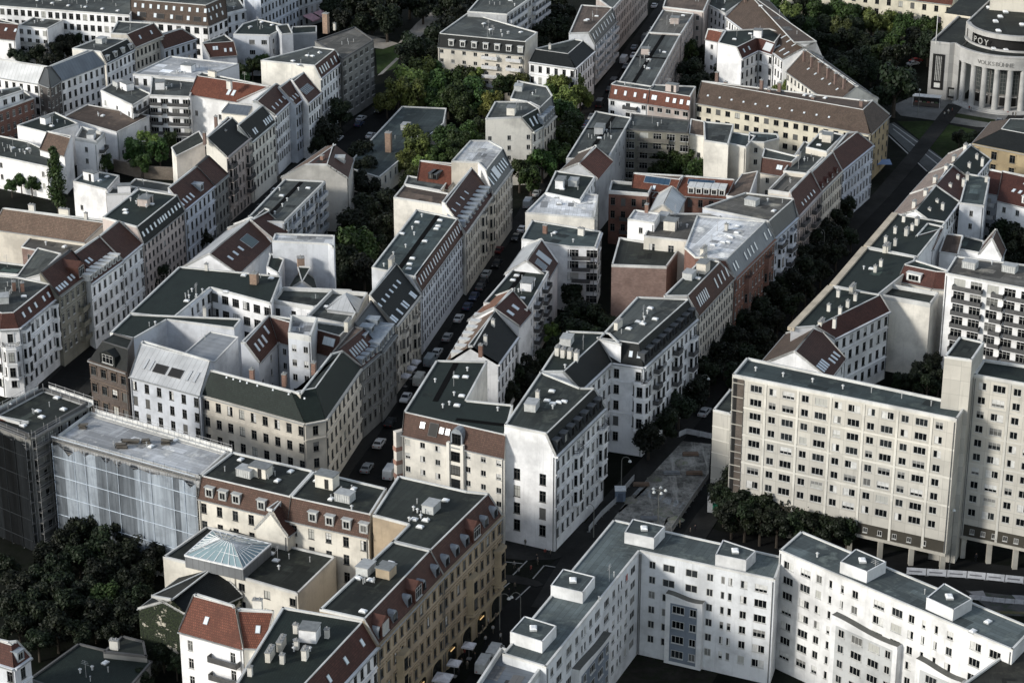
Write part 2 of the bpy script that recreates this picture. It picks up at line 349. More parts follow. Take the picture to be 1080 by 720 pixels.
TC = dict(brown=(.078, .036, .027), red=(.145, .052, .033), rbrown=(.095, .052, .038), black=(.014, .016, .0155), dkred=(.075, .028, .021), beige=(.27, .21, .18), green=(.016, .024, .020), orange=(.22, .105, .065), gbrown=(.10, .071, .055), tan=(.16, .108, .08))
ZC = dict(zinc=(.27, .285, .3), zblue=(.12, .14, .165), zdark=(.04, .045, .05), zwhite=(.46, .47, .475))
def wallmat(k):
    if k in ('brick', 'pbrick', 'brown', 'dark'): return mat('brick', WC[k])
    if k == 'panel': return mat('panel', WC[k])
    return mat('plaster', WC[k])
def roofmat(k): return mat('tile', TC[k]) if k in TC else mat('zinc', ZC[k]) if k in ZC else mat('bitumen', RC[k])
TILEFIX = {k+'t': k for k in ()}
BL = []                                              # finished buildings

def inset_poly(P, ins):
    n = len(P); out = []
    for i in range(n):
        a, b, c = P[i-1], P[i], P[(i+1) % n]
        d1 = (b-a).normalized(); d2 = (c-b).normalized()
        n1 = Vector((-d1.y, d1.x)); n2 = Vector((-d2.y, d2.x))
        p1 = a+n1*ins[i-1]; p2 = b+n2*ins[i]
        den = d1.x*d2.y-d1.y*d2.x
        if abs(den) < .05: out.append(b+(n1*ins[i-1]+n2*ins[i])/2); continue
        t = ((p2.x-p1.x)*d2.y-(p2.y-p1.y)*d2.x)/den; out.append(p1+d1*t)
    return out

def B(label, pts, h, rise=0, sl=None, wall='white', roof='mid', tile='brown', fac=None, items=(), sky=(), dorm=(), bal=(), name='townhouse', group=None,
      mono=False, seams=(), trim=None, rnd=1.0, z0=0, wallx=None, parapet=None, bare=False, tiles=None):
    """pts: roof outline as surveyed (photo pixel, height e = eaves, t = roof top, g = ground); sl: {edge: inset} sloping roof sides
    fac: {edge: window layout}; sky/dorm: (edge, count, from, to, height fraction, ...) roof windows / dormers; items: (kind, px, py)"""
    rng = random.Random(label); sl = dict(sl or {}); fac = fac or {}; n = len(pts)
    top = h+rise; P = []; ZV = []
    for p in pts:
        f = p[2] if len(p) > 2 else 'e'; z = {'e': h, 't': top, 'g': 0}[f]
        q = at(p[0], p[1], z); P.append(Vector((q.x, q.y))); ZV.append(top if f == 't' else h)
    area = sum(P[i].x*P[(i+1) % n].y-P[(i+1) % n].x*P[i].y for i in range(n))/2
    em = list(range(n))
    if area < 0:
        P = P[::-1]; ZV = ZV[::-1]; cv = {i: (n-2-i) % n for i in range(n)}
        sl = {cv[k]: v for k, v in sl.items()}; fac = {cv[k]: v for k, v in fac.items()}
        sky = [(cv[a[0]],)+tuple(a[1:]) for a in sky]; dorm = [(cv[a[0]],)+tuple(a[1:]) for a in dorm]; bal = [(cv[a[0]],)+tuple(a[1:]) for a in bal]
        tiles = {cv[k]: v for k, v in tiles.items()} if tiles else None; wallx = {cv[k]: v for k, v in wallx.items()} if wallx else None
        area = -area
    cx = sum(p.x for p in P)/n; cy = sum(p.y for p in P)/n; org = Vector((cx, cy, 0))
    root = thing(name, label, 'building', org, group); BL.append((root, P, top))
    V3 = lambda p, z: Vector((p.x, p.y, z))
    ins = []
    for i in range(n):
        s = sl.get(i, 0); a, b = P[i], P[(i+1) % n]; d = (b-a).normalized(); nn = Vector((-d.y, d.x))
        if s == 'F': s = min((P[j]-a).dot(nn) for j in range(n) if j not in (i, (i+1) % n) and (P[j]-a).dot(nn) > 1)-.3
        elif s == 'G': s = max((P[j]-a).dot(nn) for j in range(n))/2-.15
        ins.append(s)
    up = inset_poly(P, ins) if sl else P
    wm = wallmat(wall) if isinstance(wall, str) else wall
    rm = roofmat(roof); tm = roofmat(tile); trimc = trim or {'brick': (.25, .12, .08), 'tan': (.38, .30, .2), 'brown': (.12, .09, .07), 'dark': (.05, .05, .05), 'olive': (.25, .24, .2)}.get(wall, tuple(min(.74, v*1.08) for v in WC.get(wall, (.7, .7, .7))))
    trm = mat('plaster', trimc)
    wmats = [wm, trm]; extra = {}
    if wallx:
        for e, k in wallx.items(): wmats.append(wallmat(k)); extra[e] = len(wmats)-1
    wb = MB(org); cb = MB(org); cam = Vector((0, 0, HC)); wins = []
    for i in range(n):
        a, b = V3(P[i], z0), V3(P[(i+1) % n], z0); L = (b-a).length
        if L < .05: continue
        m = extra.get(i, 0); nrm = Vector((b.y-a.y, -(b.x-a.x), 0)).normalized()
        vis = nrm.dot(cam-(a+b)/2) > 0
        sp = fac.get(i)
        if sp and vis:
            sp = dict(ST_[sp]) if isinstance(sp, str) else dict(ST_[sp[0]], **sp[1])
            zt = h-.25*0
            cols, rows = openings(L, zt, sp); skip = set()
            if sp.get('skip'): skip = {(c, r) for c in range(len(cols)) for r in range(len(rows)) if rng.random() < sp['skip']}
            ops, d, nn = wall_face(wb, a, b, z0, h, cols, rows, skip, m)
            for u0, u1, v0, v1 in ops: wins.append((V3(P[i], 0)+d*((u0+u1)/2)-nn*.065, d, nn, u1-u0, v0, v1-v0, sp.get('dark', False)))
            if sp.get('crs'):
                cb.seg(V3(P[i], 0), V3(P[(i+1) % n], 0), .5, h-.42, h-.02, .21)
                for q in rows[1::2]: wb.seg(V3(P[i], 0), V3(P[(i+1) % n], 0), .22, q[1]+.65, q[1]+.9, .09, 1)
            if sp.get('sur'):
                for u0, u1, v0, v1 in ops:
                    c = V3(P[i], 0)+d*((u0+u1)/2)
                    wb.box(c+nn*.12+Vector((0, 0, v1+.16)), d*((u1-u0)/2+.22), nn*-.12, Vector((0, 0, .12)), 1)
                    for uu in (u0-.11, u1+.11): wb.box(V3(P[i], 0)+d*uu+nn*.05+Vector((0, 0, (v0+v1)/2)), d*.1, nn*-.05, Vector((0, 0, (v1-v0)/2)), 1)
            if sp.get('per') and 'jit' in sp:
                u = sp['mg']
                while u < L-.3:
                    wb.seg(a+d*(u-.2), a+d*(u+.25), .12, 4.2, h-.05, .05, 1); u += sp['per']
                for k, q in enumerate(rows):
                    if k % 2 == 0: wb.seg(V3(P[i], 0), V3(P[(i+1) % n], 0), .1, q[1]+.55, q[1]+.85, .035, 1)
            if L > 5 and sp.get('st', 3) < 10:
                for uu in ((.35, L-.35) if L > 16 else (L-.35,)):
                    dp = MB(org); q_ = V3(P[i], 0)+d*uu+nn*.14; dp.bar(q_+Vector((0, 0, z0+.2)), q_+Vector((0, 0, h-.3)), .075, 0, 5); dp.build('downpipe', [mat('flat', (.16, .16, .155))], root)
            for bb in bal:
                if bb[0] != i: continue
                for k, q in enumerate(rows):
                    if len(bb) > 3 and k not in bb[3]: continue
                    bm = MB(org); u0, u1 = bb[1]*L, bb[2]*L; p, r = V3(P[i], 0)+d*u0, V3(P[i], 0)+d*u1; zf = q[0]-.25
                    dep = 1.25; bm.box((p+r)/2+nn*(dep/2)+Vector((0, 0, zf-.1)), d*((u1-u0)/2), nn*-(dep/2), Vector((0, 0, .1)))
                    bm.box((p+r)/2+nn*dep+Vector((0, 0, zf+.5)), d*((u1-u0)/2), nn*-.05, Vector((0, 0, .5)), 1)
                    for e_ in (p, r): bm.box(e_+nn*(dep/2)+Vector((0, 0, zf+.5)), d*.05, nn*-(dep/2-.06), Vector((0, 0, .498)), 1)
                    bm.build('balcony', [trm, mat('flat', bb[4] if len(bb) > 4 else (.08, .08, .08))], root)
        else:
            wb.face([a, b, V3(P[(i+1) % n], h), V3(P[i], h)], m, [(0, z0), (L, z0), (L, h), (0, h)])
        # gable / upstand above the eaves
        if mono:
            za, zb = ZV[i], ZV[(i+1) % n]
            if za > h+.01 or zb > h+.01:
                q = [V3(P[i], h), V3(P[(i+1) % n], h)]
                if zb > h+.01: q.append(V3(P[(i+1) % n], zb))
                if za > h+.01: q.append(V3(P[i], za))
                wb.face(q, m, [(0, 0)]*0 or [((p-a).dot((b-a)/L), p.z) for p in q])
        elif rise and ins[i] <= .01:
            q = [V3(P[i], h), V3(P[(i+1) % n], h), V3(up[(i+1) % n], top), V3(up[i], top)]
            wb.face(q, m, [((p-a).dot((b-a)/L), p.z) for p in q])
    wb.build('wall', wmats, root); cb.build('cornice', [trm], root)
    # roof
    rb = MB(org); rmats = [rm, tm]; slope_fr = {}
    if tiles:
        tmx = {e: roofmat(k) for e, k in tiles.items()}
    k0 = 0; Lmax = 0
    for i in range(n):
        L = (P[(i+1) % n]-P[i]).length
        if L > Lmax: Lmax = L; k0 = i
    ud = (P[(k0+1) % n]-P[k0]).normalized(); vd = Vector((-ud.y, ud.x))
    if mono:
        q = [V3(p, z) for p, z in zip(P, ZV)]; rb.face(q, 0, [((p.x-cx)*ud.x+(p.y-cy)*ud.y, (p.x-cx)*vd.x+(p.y-cy)*vd.y) for p in q])
    else:
        q = [V3(p, top) for p in up]; rb.face(q, 0, [(p.x*ud.x+p.y*ud.y, p.x*vd.x+p.y*vd.y) for p in q])
        for i in range(n):
            if ins[i] > .01:
                a, b = V3(P[i], h), V3(P[(i+1) % n], h); c, e = V3(up[(i+1) % n], top), V3(up[i], top)
                d = (b-a).normalized(); nn = Vector((d.y, -d.x, 0))
                s = Vector((-nn.x*ins[i], -nn.y*ins[i], rise)); sn = s.normalized(); oh = .3
                q = [a-sn*oh, b-sn*oh, c, e]; mi = 1
                if tiles and i in tiles: rmats.append(tmx[i]); mi = len(rmats)-1
                rb.face(q, mi, [((p-a).dot(d), (p-a).dot(sn)) for p in q])
                rb.seg(a, b, .16, h-.2, h-.03, .36, 0) if False else None
                slope_fr[i] = (a, b, d, sn, d.cross(sn).normalized(), s.length, nn)
    roofo = rb.build('roof', rmats, root)
    # edges: gutters on slopes, parapet rims elsewhere
    pb = MB(org); gb = MB(org); ph = .32 if parapet is None else parapet
    for i in range(n):
        a, b = up[i], up[(i+1) % n]
        if ins[i] > .01:
            gb.seg(V3(P[i], 0), V3(P[(i+1) % n], 0), .18, h-.32, h-.12, .3+(.2 if i in fac else 0))
            if rise and (b-a).length > 1 and not bare: pb.seg(V3(a, 0), V3(b, 0), .25, top-.1, top+.12, -.1)
        elif not mono:
            pb.seg(V3(a, 0), V3(b, 0), .36, top-.12, top+ph, -.16)
            if i-1 in slope_fr or (i-1) % n in slope_fr:            # verge wall following the slope
                p0, p1 = V3(P[i], h), V3(up[i], top); t_ = (p1-p0)
                if t_.length > .5 and not bare: pb.box((p0+p1)/2+Vector((0, 0, .1)), t_/2, (Vector((b.x-a.x, b.y-a.y, 0)).normalized()*.17) if (b-a).length > .1 else Vector((.17, 0, 0)), Vector((0, 0, .22)))
            if (i+1) % n in slope_fr:
                p0, p1 = V3(P[(i+1) % n], h), V3(up[(i+1) % n], top); t_ = (p1-p0)
                if t_.length > .5 and not bare: pb.box((p0+p1)/2+Vector((0, 0, .1)), t_/2, (Vector((b.x-a.x, b.y-a.y, 0)).normalized()*.17) if (b-a).length > .1 else Vector((.17, 0, 0)), Vector((0, 0, .22)))
        else:
            za, zb = ZV[i], ZV[(i+1) % n]; p0, p1 = V3(P[i], za), V3(P[(i+1) % n], zb); t_ = p1-p0
            if t_.length > .3: pb.box((p0+p1)/2+Vector((0, 0, .08)), t_/2, Vector((t_.y, -t_.x, 0)).normalized()*.15, Vector((0, 0, .16)))
    pb.build('parapet', [mat('plaster', (.58, .58, .56) if wall not in ('brown', 'dark', 'dgrey', 'olive') else (.09, .09, .09))], root)
    gb.build('gutter', [mat('flat', (.3, .31, .31))], root)
    if not mono and not bare and h > 7:
        for _ in range(rng.randint(2, 4)):
            w_ = [rng.random() for _q in up]; t_ = sum(w_); p = sum((u*(w/t_) for u, w in zip(up, w_)), Vector((0, 0))); A_, B_ = rng.uniform(.7, 2.6), rng.uniform(.5, 1.4)
            cs = [p+ud*(sx*A_)+vd*(sy*B_) for sx, sy in ((-1, -1), (1, -1), (1, 1), (-1, 1))]
            if all(inside(q, up) for q in cs):
                pm_ = MB(org); pm_.face([V3(q, top+.012+.004*_) for q in cs]); kq = rng.choice((.55, .7, 1.5, 2.0)); bc = RC.get(roof, (.08, .08, .08)); pm_.build('roof_patch', [mat('bitumen', sc(bc, kq))], roofo)
    if not mono and not bare and rnd >= .9 and name == 'townhouse' and h > 9 and not any(v in ('F', 'G') for v in sl.values()) and rng.random() < .75:
        for _t in range(12):
            w_ = [rng.random() for _q in up]; t_ = sum(w_); p = sum((u*(w/t_) for u, w in zip(up, w_)), Vector((0, 0))); A_, B_, Hh = rng.uniform(1.1, 2.0), rng.uniform(.9, 1.4), rng.uniform(1.7, 2.5)
            if all(inside(p+ud*(sx*(A_+.5))+vd*(sy*(B_+.5)), up) for sx, sy in ((-1, -1), (1, -1), (1, 1), (-1, 1))):
                hb = MB(org); c3 = Vector((p.x, p.y, top)); u3, v3 = Vector((ud.x, ud.y, 0)), Vector((vd.x, vd.y, 0)); zz = Vector((0, 0, 1))
                hb.box(c3+zz*(Hh/2), u3*A_, v3*B_, zz*(Hh/2)); hb.box(c3+zz*(Hh+.06), u3*(A_+.15), v3*(B_+.15), zz*.07, 1); hb.box(c3+u3*(A_*.3)-v3*(B_+.01)+zz*1.0, u3*.4, v3*.03, zz*.95, 2)
                hb.build('roof_hut', [wm if wall not in ('brick', 'brown') else mat('plaster', (.6, .58, .54)), mat('flat', (.2, .21, .21)), mat('flat', (.03, .03, .03))], roofo); break
    for a_, c_ in seams:
        a_, c_ = at(*a_, top), at(*c_, top); sb_ = MB(org); sb_.seg(a_, c_, 1.1, top-.05, top+.06); sb_.build('roof_seam_shadow', [mat('asphalt', (.003, .003, .003))], roofo)  # near-black strip painted as the shadow along a raised roof step
    # windows
    wins.sort(key=lambda w: ((w[0]+org*0)-Vector((0, 0, HC))).length)
    near = wins and (org-Vector((0, 0, HC))).length < 560
    sb = MB(org)
    for k, (p, d, nn, w, z, hh, dk) in enumerate(wins):
        if k < 100:
            fm, pm = win_mesh(w, hh, dk, near)
            o = link('window', fm, root, frame_M(Vector((p.x, p.y, z))-org, d*-1, nn, Vector((0, 0, 1)))); WINCOUNT[0] += 1
            if pm: link('pane', rng.choice(PV[pm.name]) if rng.random() < (.12 if dk else .42) else pm, o)
        else:
            c = Vector((p.x, p.y, z))
            for s_ in (-1, 1): sb.box(c+d*(s_*(w/2-.05))+Vector((0, 0, hh/2)), d*.05, nn*-.05, Vector((0, 0, hh/2)), 1)
            for zz in (.05, hh-.05): sb.box(c+Vector((0, 0, zz)), d*(w/2), nn*-.045, Vector((0, 0, .05)), 1)
            if w > .8: sb.box(c+Vector((0, 0, hh/2)), d*.04, nn*-.04, Vector((0, 0, hh/2)), 1)
            sb.face([c-d*(w/2), c+d*(w/2), c+d*(w/2)+Vector((0, 0, hh)), c-d*(w/2)+Vector((0, 0, hh))], rng.choice((0, 0, 2, 2, 3)))
    o = sb.build('window', [mat('flat', (.02, .022, .025)), mat('flat', (.5, .5, .48)), mat('skyglass', (.03, .033, .035)), mat('flat', (.2, .2, .19))], root)
    if o: o['kind'] = 'stuff'
    # roof windows, dark cut-out plates and dormers on slopes
    for s_ in sky:
        e, cnt, f0, f1, v = s_[:5]; w, l = (s_[5:7] if len(s_) > 6 else (.8, 1.3)); cc = s_[7] if len(s_) > 7 else (.62, .68, .72)
        if e not in slope_fr: continue
        a, b, d, sn, nr, sl_, nn = slope_fr[e]; L = (b-a).length
        for k in range(cnt):
            u = f0+(f1-f0)*(k/(cnt-1) if cnt > 1 else .5)
            link('roof_window', skylight_mesh(w, l, cc), root, frame_M(a+d*(u*L)+sn*(v*sl_)+nr*.02-org, d, sn, nr))
    for s_ in dorm:
        e, cnt, f0, f1, v, kind, w, hh = s_[:8]
        if e not in slope_fr: continue
        a, b, d, sn, nr, sl_, nn = slope_fr[e]; L = (b-a).length; run = ins[e]/rise
        dk = {'box': (.42, .43, .42), 'wht': (.6, .6, .58), 'zin': (.25, .28, .31), 'drk': (.07, .075, .08), 'arch': (.22, .24, .26), 'til': TC.get(tile, (.1, .06, .05))}[kind]
        for k in range(cnt):
            u = f0+(f1-f0)*(k/(cnt-1) if cnt > 1 else .5)
            p = a+d*(u*L)+sn*(v*sl_)-org; dep = hh*run+.4; db = MB((0, 0, 0))
            Q = lambda x, y, z: Vector((x, -y, z))
            if kind == 'arch':
                seg = 6; prof = [(-w/2, 0), (-w/2, hh*.6)]+[(-w/2*math.cos(math.pi*j/seg), hh*.6+hh*.4*math.sin(math.pi*j/seg)) for j in range(1, seg)]+[(w/2, hh*.6), (w/2, 0)]
            elif kind == 'til': prof = [(-w/2, 0), (-w/2, hh*.7), (0, hh), (w/2, hh*.7), (w/2, 0)]
            else: prof = [(-w/2, 0), (-w/2, hh), (w/2, hh), (w/2, 0)]
            for j in range(len(prof)-1):
                (x0, y0), (x1, y1) = prof[j], prof[j+1]; db.face([Q(x0, -.1, y0), Q(x0, dep, y0), Q(x1, dep, y1), Q(x1, -.1, y1)], 0)
            if kind in ('box', 'wht', 'zin', 'drk'): db.box(Q(0, dep/2-.1, hh+.05), (w/2+.12, 0, 0), (0, dep/2+.1, 0), (0, 0, .06), 2)
            db.face([Q(x, 0, z) for x, z in prof][::-1], 1)
            me = db.mesh('dormer', [mat('flat', dk), mat('flat', sc(dk, 1.25)), mat('flat', sc(dk, 1.1))])
            o = link('dormer', me, root, frame_M(p, d*-1, nn, Vector((0, 0, 1))))
            fm, pm = win_mesh(w*.72, hh*(.72 if kind not in ('arch', 'til') else .58), kind in ('drk', 'arch'), False)
            link('window', fm, o, Matrix.Translation((0, .03, hh*.12)))
    # roof furniture
    rz = lambda q: top
    for it in items:
        k, px, py = it[:3]; zz = it[3] if len(it) > 3 else top
        nm, fn = ITEM[k]; q = at(px, py, zz); M = Matrix.Translation(Vector((q.x, q.y, zz))-org) @ Matrix.Rotation(math.atan2(ud.y, ud.x)+(math.pi/2 if len(it) > 4 else 0), 4, 'Z')
        link(nm, fn(), roofo, M)
    if rnd > 0 and not (mono and rise > 2.5):
        A = abs(sum(up[i].x*up[(i+1) % n].y-up[(i+1) % n].x*up[i].y for i in range(n))/2); cnt = int(A/38*rnd); tries = 0
        if A > 25:
            while cnt > 0 and tries < 200:
                tries += 1; w_ = [rng.random()**1.0 for _ in up]; t_ = sum(w_); p = sum((u*(w/t_) for u, w in zip(up, w_)), Vector((0, 0)))
                if len(up) > 4 and not inside(p, up): continue
                k = rng.choice('vvpphhpppaa'); nm, fn = ITEM[k]
                link(nm, fn(), roofo, Matrix.Translation(Vector((p.x, p.y, top))-org) @ Matrix.Rotation(math.atan2(ud.y, ud.x), 4, 'Z')); cnt -= 1
    return dict(root=root, P=P, org=org, h=h, top=top, up=up, wm=wm, trm=trm, roof=roofo)
def inside(p, poly):
    r = False; n = len(poly)
    for i in range(n):
        a, b = poly[i], poly[(i+1) % n]
        if (a.y > p.y) != (b.y > p.y) and p.x < (b.x-a.x)*(p.y-a.y)/(b.y-a.y)+a.x: r = not r
    return r
# ------------------------------------------------------------------ the houses, surveyed block by block
e, t, g = 'e', 't', 'g'
# --- bottom-centre block round the dark garden
B('tan Altbau with arched shop fronts and zinc dormers, lower half beside the dark red slope', [(398.5,679,e),(467,605.5,e),(414,571.5,t),(337,643.5,t)], 19, 3.8, {0:2.4}, 'tan', 'dark', 'brown', {0:('altd',dict(st=3.6,base=4.6))},
  items=[('u',386,603),('h',378,610),('h',391,612),('h',412,594),('h',383,645)], dorm=[(0,5,.06,.94,.12,'arch',1.5,2.0),(0,2,.12,.62,.02,'til',3.2,3.6)], trim=(.33,.26,.17))
B('tan corner Altbau with dormers and pyramid roof at the market junction', [(467,605.5,e),(529,543,e),(493,519,t),(420,502.5,t),(393,544,t),(431,554,t),(414,571.5,t)], 19, 3.8, {0:2.4}, 'tan', 'dark', 'brown', {0:('altd',dict(st=3.6,base=4.6))},
  items=[('u',455,538),('h',437,548),('h',449,549),('h',443,556),('h',470,528),('p',440,531)], dorm=[(0,6,.1,.92,.12,'arch',1.5,2.0),(0,1,.55,.6,.02,'til',3.4,3.6)], name='corner_house', trim=(.33,.26,.17))
B('cream house with five grey box dormers beside the scaffolded house', [(209,524,e),(304,547,e),(331,497.5,t),(245,477.5,t)], 19, 3.5, {0:1.5}, 'crm2', 'dark', 'rbrown', {0:('alt',dict(sp=3.0,crs=0))},
  items=[('u',260,501),('h',254,485),('h',266.5,491),('h',280,500),('h',306.5,497.5),('p',283,505)], dorm=[(0,3,.12,.42,.1,'box',1.7,1.9),(0,1,.7,.7,.1,'box',1.7,1.9)], sky=[(0,1,.88,.88,.5)])
B('cream courtyard house with four box dormers between two white firewalls', [(304,547,e),(389,566,e),(408,516,t),(331,497.5,t)], 19, 3.5, {0:1.5}, 'crm2', 'dark', 'rbrown', {0:('alt',dict(sp=3.2,crs=0))},
  items=[('u',364,527),('h',334,507),('h',373,516),('v',371,537),('p',341,512)], dorm=[(0,4,.3,.93,.1,'box',1.7,1.9)])
B('cream rear wing with three box dormers and a plant unit behind the corner Altbau', [(392,547,e),(432,557,e),(436,549,t),(397,540,t)], 19.4, 2.6, {0:1.4}, 'crm2', 'dark', 'rbrown', {0:('alt',dict(sp=3,crs=0))}, dorm=[(0,3,.2,.9,.08,'box',1.7,1.9)], rnd=0)
S1 = B('house wrapped in pale scaffold sheeting under a silver sheet roof', [(60,462,e),(211,504,e),(240,478,e),(95,436,e)], 22, 0, {}, 'grey', 'pale', rnd=.3, items=[('h',185,465),('p',120,470)], parapet=.5)
S2 = B('corner house behind dark scaffold decks with a green and black roof', [(-14,443,e),(32,461,e),(93,427,e),(46,411,e)], 23.5, 0, {}, 'dgrey', 'dark', fac={1:'alt'}, items=[('h',40,434),('h',44,440),('h',67,432),('h',60,420)], name='corner_house', parapet=.6)
M1 = B('cream flat-roofed courtyard wing with a blank gable beside the glass roof', [(249,608,e),(314,627,e),(354,588,e),(290,573,e)], 14, 0, {}, 'crm2', 'dark', fac={0:('alt',dict(crs=0,sp=3.6,w=1.3,hh=1.5))}, items=[('cm',276,592),('h',286,584),('p',305,589)])
M2 = B('cream courtyard house carrying a hipped glass roof', [(172,588,e),(250,607,e),(288,573,e),(218,556,e)], 14, 0, {}, 'crm2', 'dark', fac={0:('few',dict(skip=.7))}, rnd=0)
B('low hall under a black gabled roof with an ivy-covered end wall', [(146,642,e),(202,652,e),(255,627,e),(200,601,e)], 11, 3, {1:'G',3:'G'}, mat('ivy',(.5,.46,.38)), 'sol', 'black', name='hall', sky=[(3,2,.5,.8,.6,.9,1.6)])
B('white house with a red hipped roof and planted balcony', [(189,664,e),(256,683,e),(247,639,t),(207,626.5,t)], 18, 4.5, {0:'F'}, 'white', 'mid', 'red', {0:('few',dict(sp=4.5,skip=0,hh=1.9))}, sky=[(0,1,.35,.35,.45)], bal=[(0,.5,.95,(0,1))])
B('small red-roofed wing between the red hipped roof and the green flat roof', [(257,681,e),(279,682,e),(289,645,t),(250,642,t)], 18, 4, {0:'F'}, 'cream', 'mid', 'red', {0:'few'}, sky=[(0,1,.6,.6,.5)], items=[('cm',272,642)])
B('white-fronted house under a broad green flat roof with a row of small chimneys', [(335,750,e),(398.5,680,e),(298,641,t),(245,728,t)], 18.5, 3.8, {0:2.4}, 'white', 'green', 'dkred', {0:'alt'}, items=[('cs',312,667),('cl',297,683),('cs',313,684),('cs',345,672),('cl',285,694),('cs',298,699),('cm',322,694),('cs',264,712),('p',335,672)], sky=[(0,3,.3,.85,.5)])
B('low shed with a dark green felt roof at the garden edge', [(30,717,e),(83,679,e),(161,698,e),(118,748,e)], 5, 0, {}, 'dgrey', 'green', name='shed')
B('low black-roofed shed with a small pediment wall by the ivy wall', [(109,688,e),(129,671,e),(152,677,e),(155,693,e)], 6, 0, {}, 'dgrey', 'dark', name='shed', items=[('cm',121,684)])
B('white house corner with a dark mansard cut by the bottom left picture edge', [(-30,690,e),(15,704,e),(32,692,e),(10,677,t),(-30,668,t)], 13, 3, {0:1.5,1:1.5}, 'lav', 'dark', 'dkred', {1:'alt',0:'alt'}, dorm=[(1,1,.45,.5,.1,'zin',1.6,1.8)])
B('white house with iron-framed balconies and a red roof edge at the left picture edge', [(-45,452,e),(8,463,e),(22,446,t),(-20,434,t)], 21, 3, {0:2.5}, 'white', 'dark', 'red', {1:'alt'}, bal=[(1,.1,.9,(1,2,3,4))])
B('brown cross gable breaking the row of grey box dormers', [(270,557,e),(303,565,e),(321,552,e),(284,540,e)], 17, 4.4, {1:'G',3:'G'}, 'crm2', 'brownf', 'brown', {0:'few'}, rnd=0, name='cross_gable')
B('low wing with a mossy black roof and white verge before the brown cross gable', [(238,566,e),(291,577,e),(306,562,e),(276,551,e)], 13, 3, {0:'G',2:'G'}, 'crm2', 'sol', 'black', rnd=0)
# --- block with the green corner roof
B('dark brick corner house with tall white-framed windows and a pediment dormer', [(94,379,e),(134,392,e),(141,358,t),(113,350,t)], 17, 3.6, {0:2.5,3:2}, 'brown', 'dark', 'black', {0:('altd',dict(w=1.5,sp=2.7,st=3.8))}, dorm=[(0,1,.5,.5,.02,'til',4.2,3.2)], name='corner_house')
B('pale house with a silver roof and two cut-out roof terraces', [(137,396,e),(211,416,e),(222,381,t),(151,360,t)], 16.5, 4.5, {0:'F'}, 'blue', 'zinc', 'zwhite', {0:('alt',dict(st=3.3,sp=3.0,crs=0))}, sky=[(0,2,.12,.2,.45,.6,2.4,(.4,.42,.44)),(0,2,.34,.56,.42,3.2,2.0,(.02,.02,.02)),(0,2,.74,.84,.45,.6,2.4,(.4,.42,.44))])
B('cream corner office block under a black-green hipped roof', [(213,416,e),(322,446,e),(343,442,e),(381,387,e),(349,374,t),(316.7,415,t),(224,391,t)], 16, 4.6, {0:'F',1:5,2:'F'}, 'sand', 'dark', 'green', {0:('alt',dict(st=3.7,sp=2.9,w=1.3)),1:'alt',2:('alt',dict(st=3.7,sp=2.9,w=1.3))}, name='corner_house', items=[('cb',266,399),('cb',300,404),('cb',331,392)], sky=[(0,4,.2,.4,.93,.4,.4),(0,4,.5,.95,.93,.4,.4)])
B('courtyard wing with a steep brown roof and slanted skylights beside a white gable', [(273,382,e),(298,353,e),(283,333,t),(254,362,t)], 14, 4, {0:'F'}, 'lav', 'mid', 'brown', {0:'few'}, sky=[(0,3,.2,.5,.5,.9,2),(0,1,.7,.7,.7,.9,2)])
B('courtyard wing with a red-brown roof and paired skylights behind the white stair tower', [(292,359,e),(356,377,e),(370,345,t),(283,333,t)], 14, 4, {0:'F'}, 'lav', 'mid', 'brown', {0:'few'}, sky=[(0,3,.28,.4,.72,1.1,1.8,(.2,.3,.36)),(0,3,.75,.87,.62,1.1,1.8)])
B('slim white stair tower topped by a zinc planter terrace', [(304,356,e),(328,360,e),(335,340,e),(307,337,e)], 19.5, 0, {}, 'lav', 'pale', fac={0:('few',dict(sp=2.2,w=1.1,mg=1.3,skip=0))}, name='stair_tower', parapet=1.2)
B('low zinc-roofed wing with a white sloping firewall behind the silver roof', [(195,373,e),(226,382,e),(251,356,t),(222,350,t)], 15, 2.2, {}, 'white', 'zinc', mono=True)
Y1 = B('courtyard factory with an angled green felt roof and a brick stack', [(137,331,e),(189,282,e),(297,292,e),(286,321,e),(222,304,e),(200,322,e),(183,336,e)], 16, 0, {}, 'white', 'green', fac={3:('alt',dict(st=3.6,w=1.9,sp=2.9,crs=0,hh=1.9)),4:'alt'}, items=[('h',257,291),('h',286,294),('p',275,293),('cs',218,285),('ct',269,312,13)], name='factory')
B('long low wing with a dark green roof joining the factory to the brick corner', [(116,352,e),(137,332,e),(255,337,e),(247,347,e),(176,338,e),(141,358,e)], 16.4, 0, {}, 'lav', 'green', items=[('cs',216,331)], rnd=.6)
B('white courtyard house with a railed roof terrace', [(288,320,e),(331,327,e),(366,318,e),(371,309,e),(298,306,e)], 14.5, 0, {}, 'white', 'mid', fac={0:('alt',dict(sp=2.8,crs=0)),1:'few'}, parapet=.9, rnd=.5)
B('courtyard house with a square light hipped pavilion on its terrace roof', [(323,337,e),(368,346,e),(388,312,e),(350,309,e)], 16, 0, {}, 'grey', 'grey', parapet=.9, rnd=2)
B('small glazed pavilion with a pale hipped roof on the terrace house', [(345,325,e),(376,329,e),(382,315,e),(358,312,e)], 17, 2.4, {0:3.2,1:3,2:3.2,3:3}, 'grey', 'zwhite', 'zwhite', z0=16, name='roof_pavilion', bare=True, rnd=0)
B('tall pale firewall house facing the courtyard trees', [(287,255,e),(346,258,e),(352,262,e),(353,249,e),(290,247,e)], 19, 0, {}, 'lav', 'pale', rnd=0)
B('white round-fronted courtyard house with a roof dish', [(281,282,e),(294,290,e),(300,274,e),(285,268,e)], 15, 0, {}, 'white', 'green', fac={0:('alt',dict(sp=1.9,crs=0))}, rnd=0)
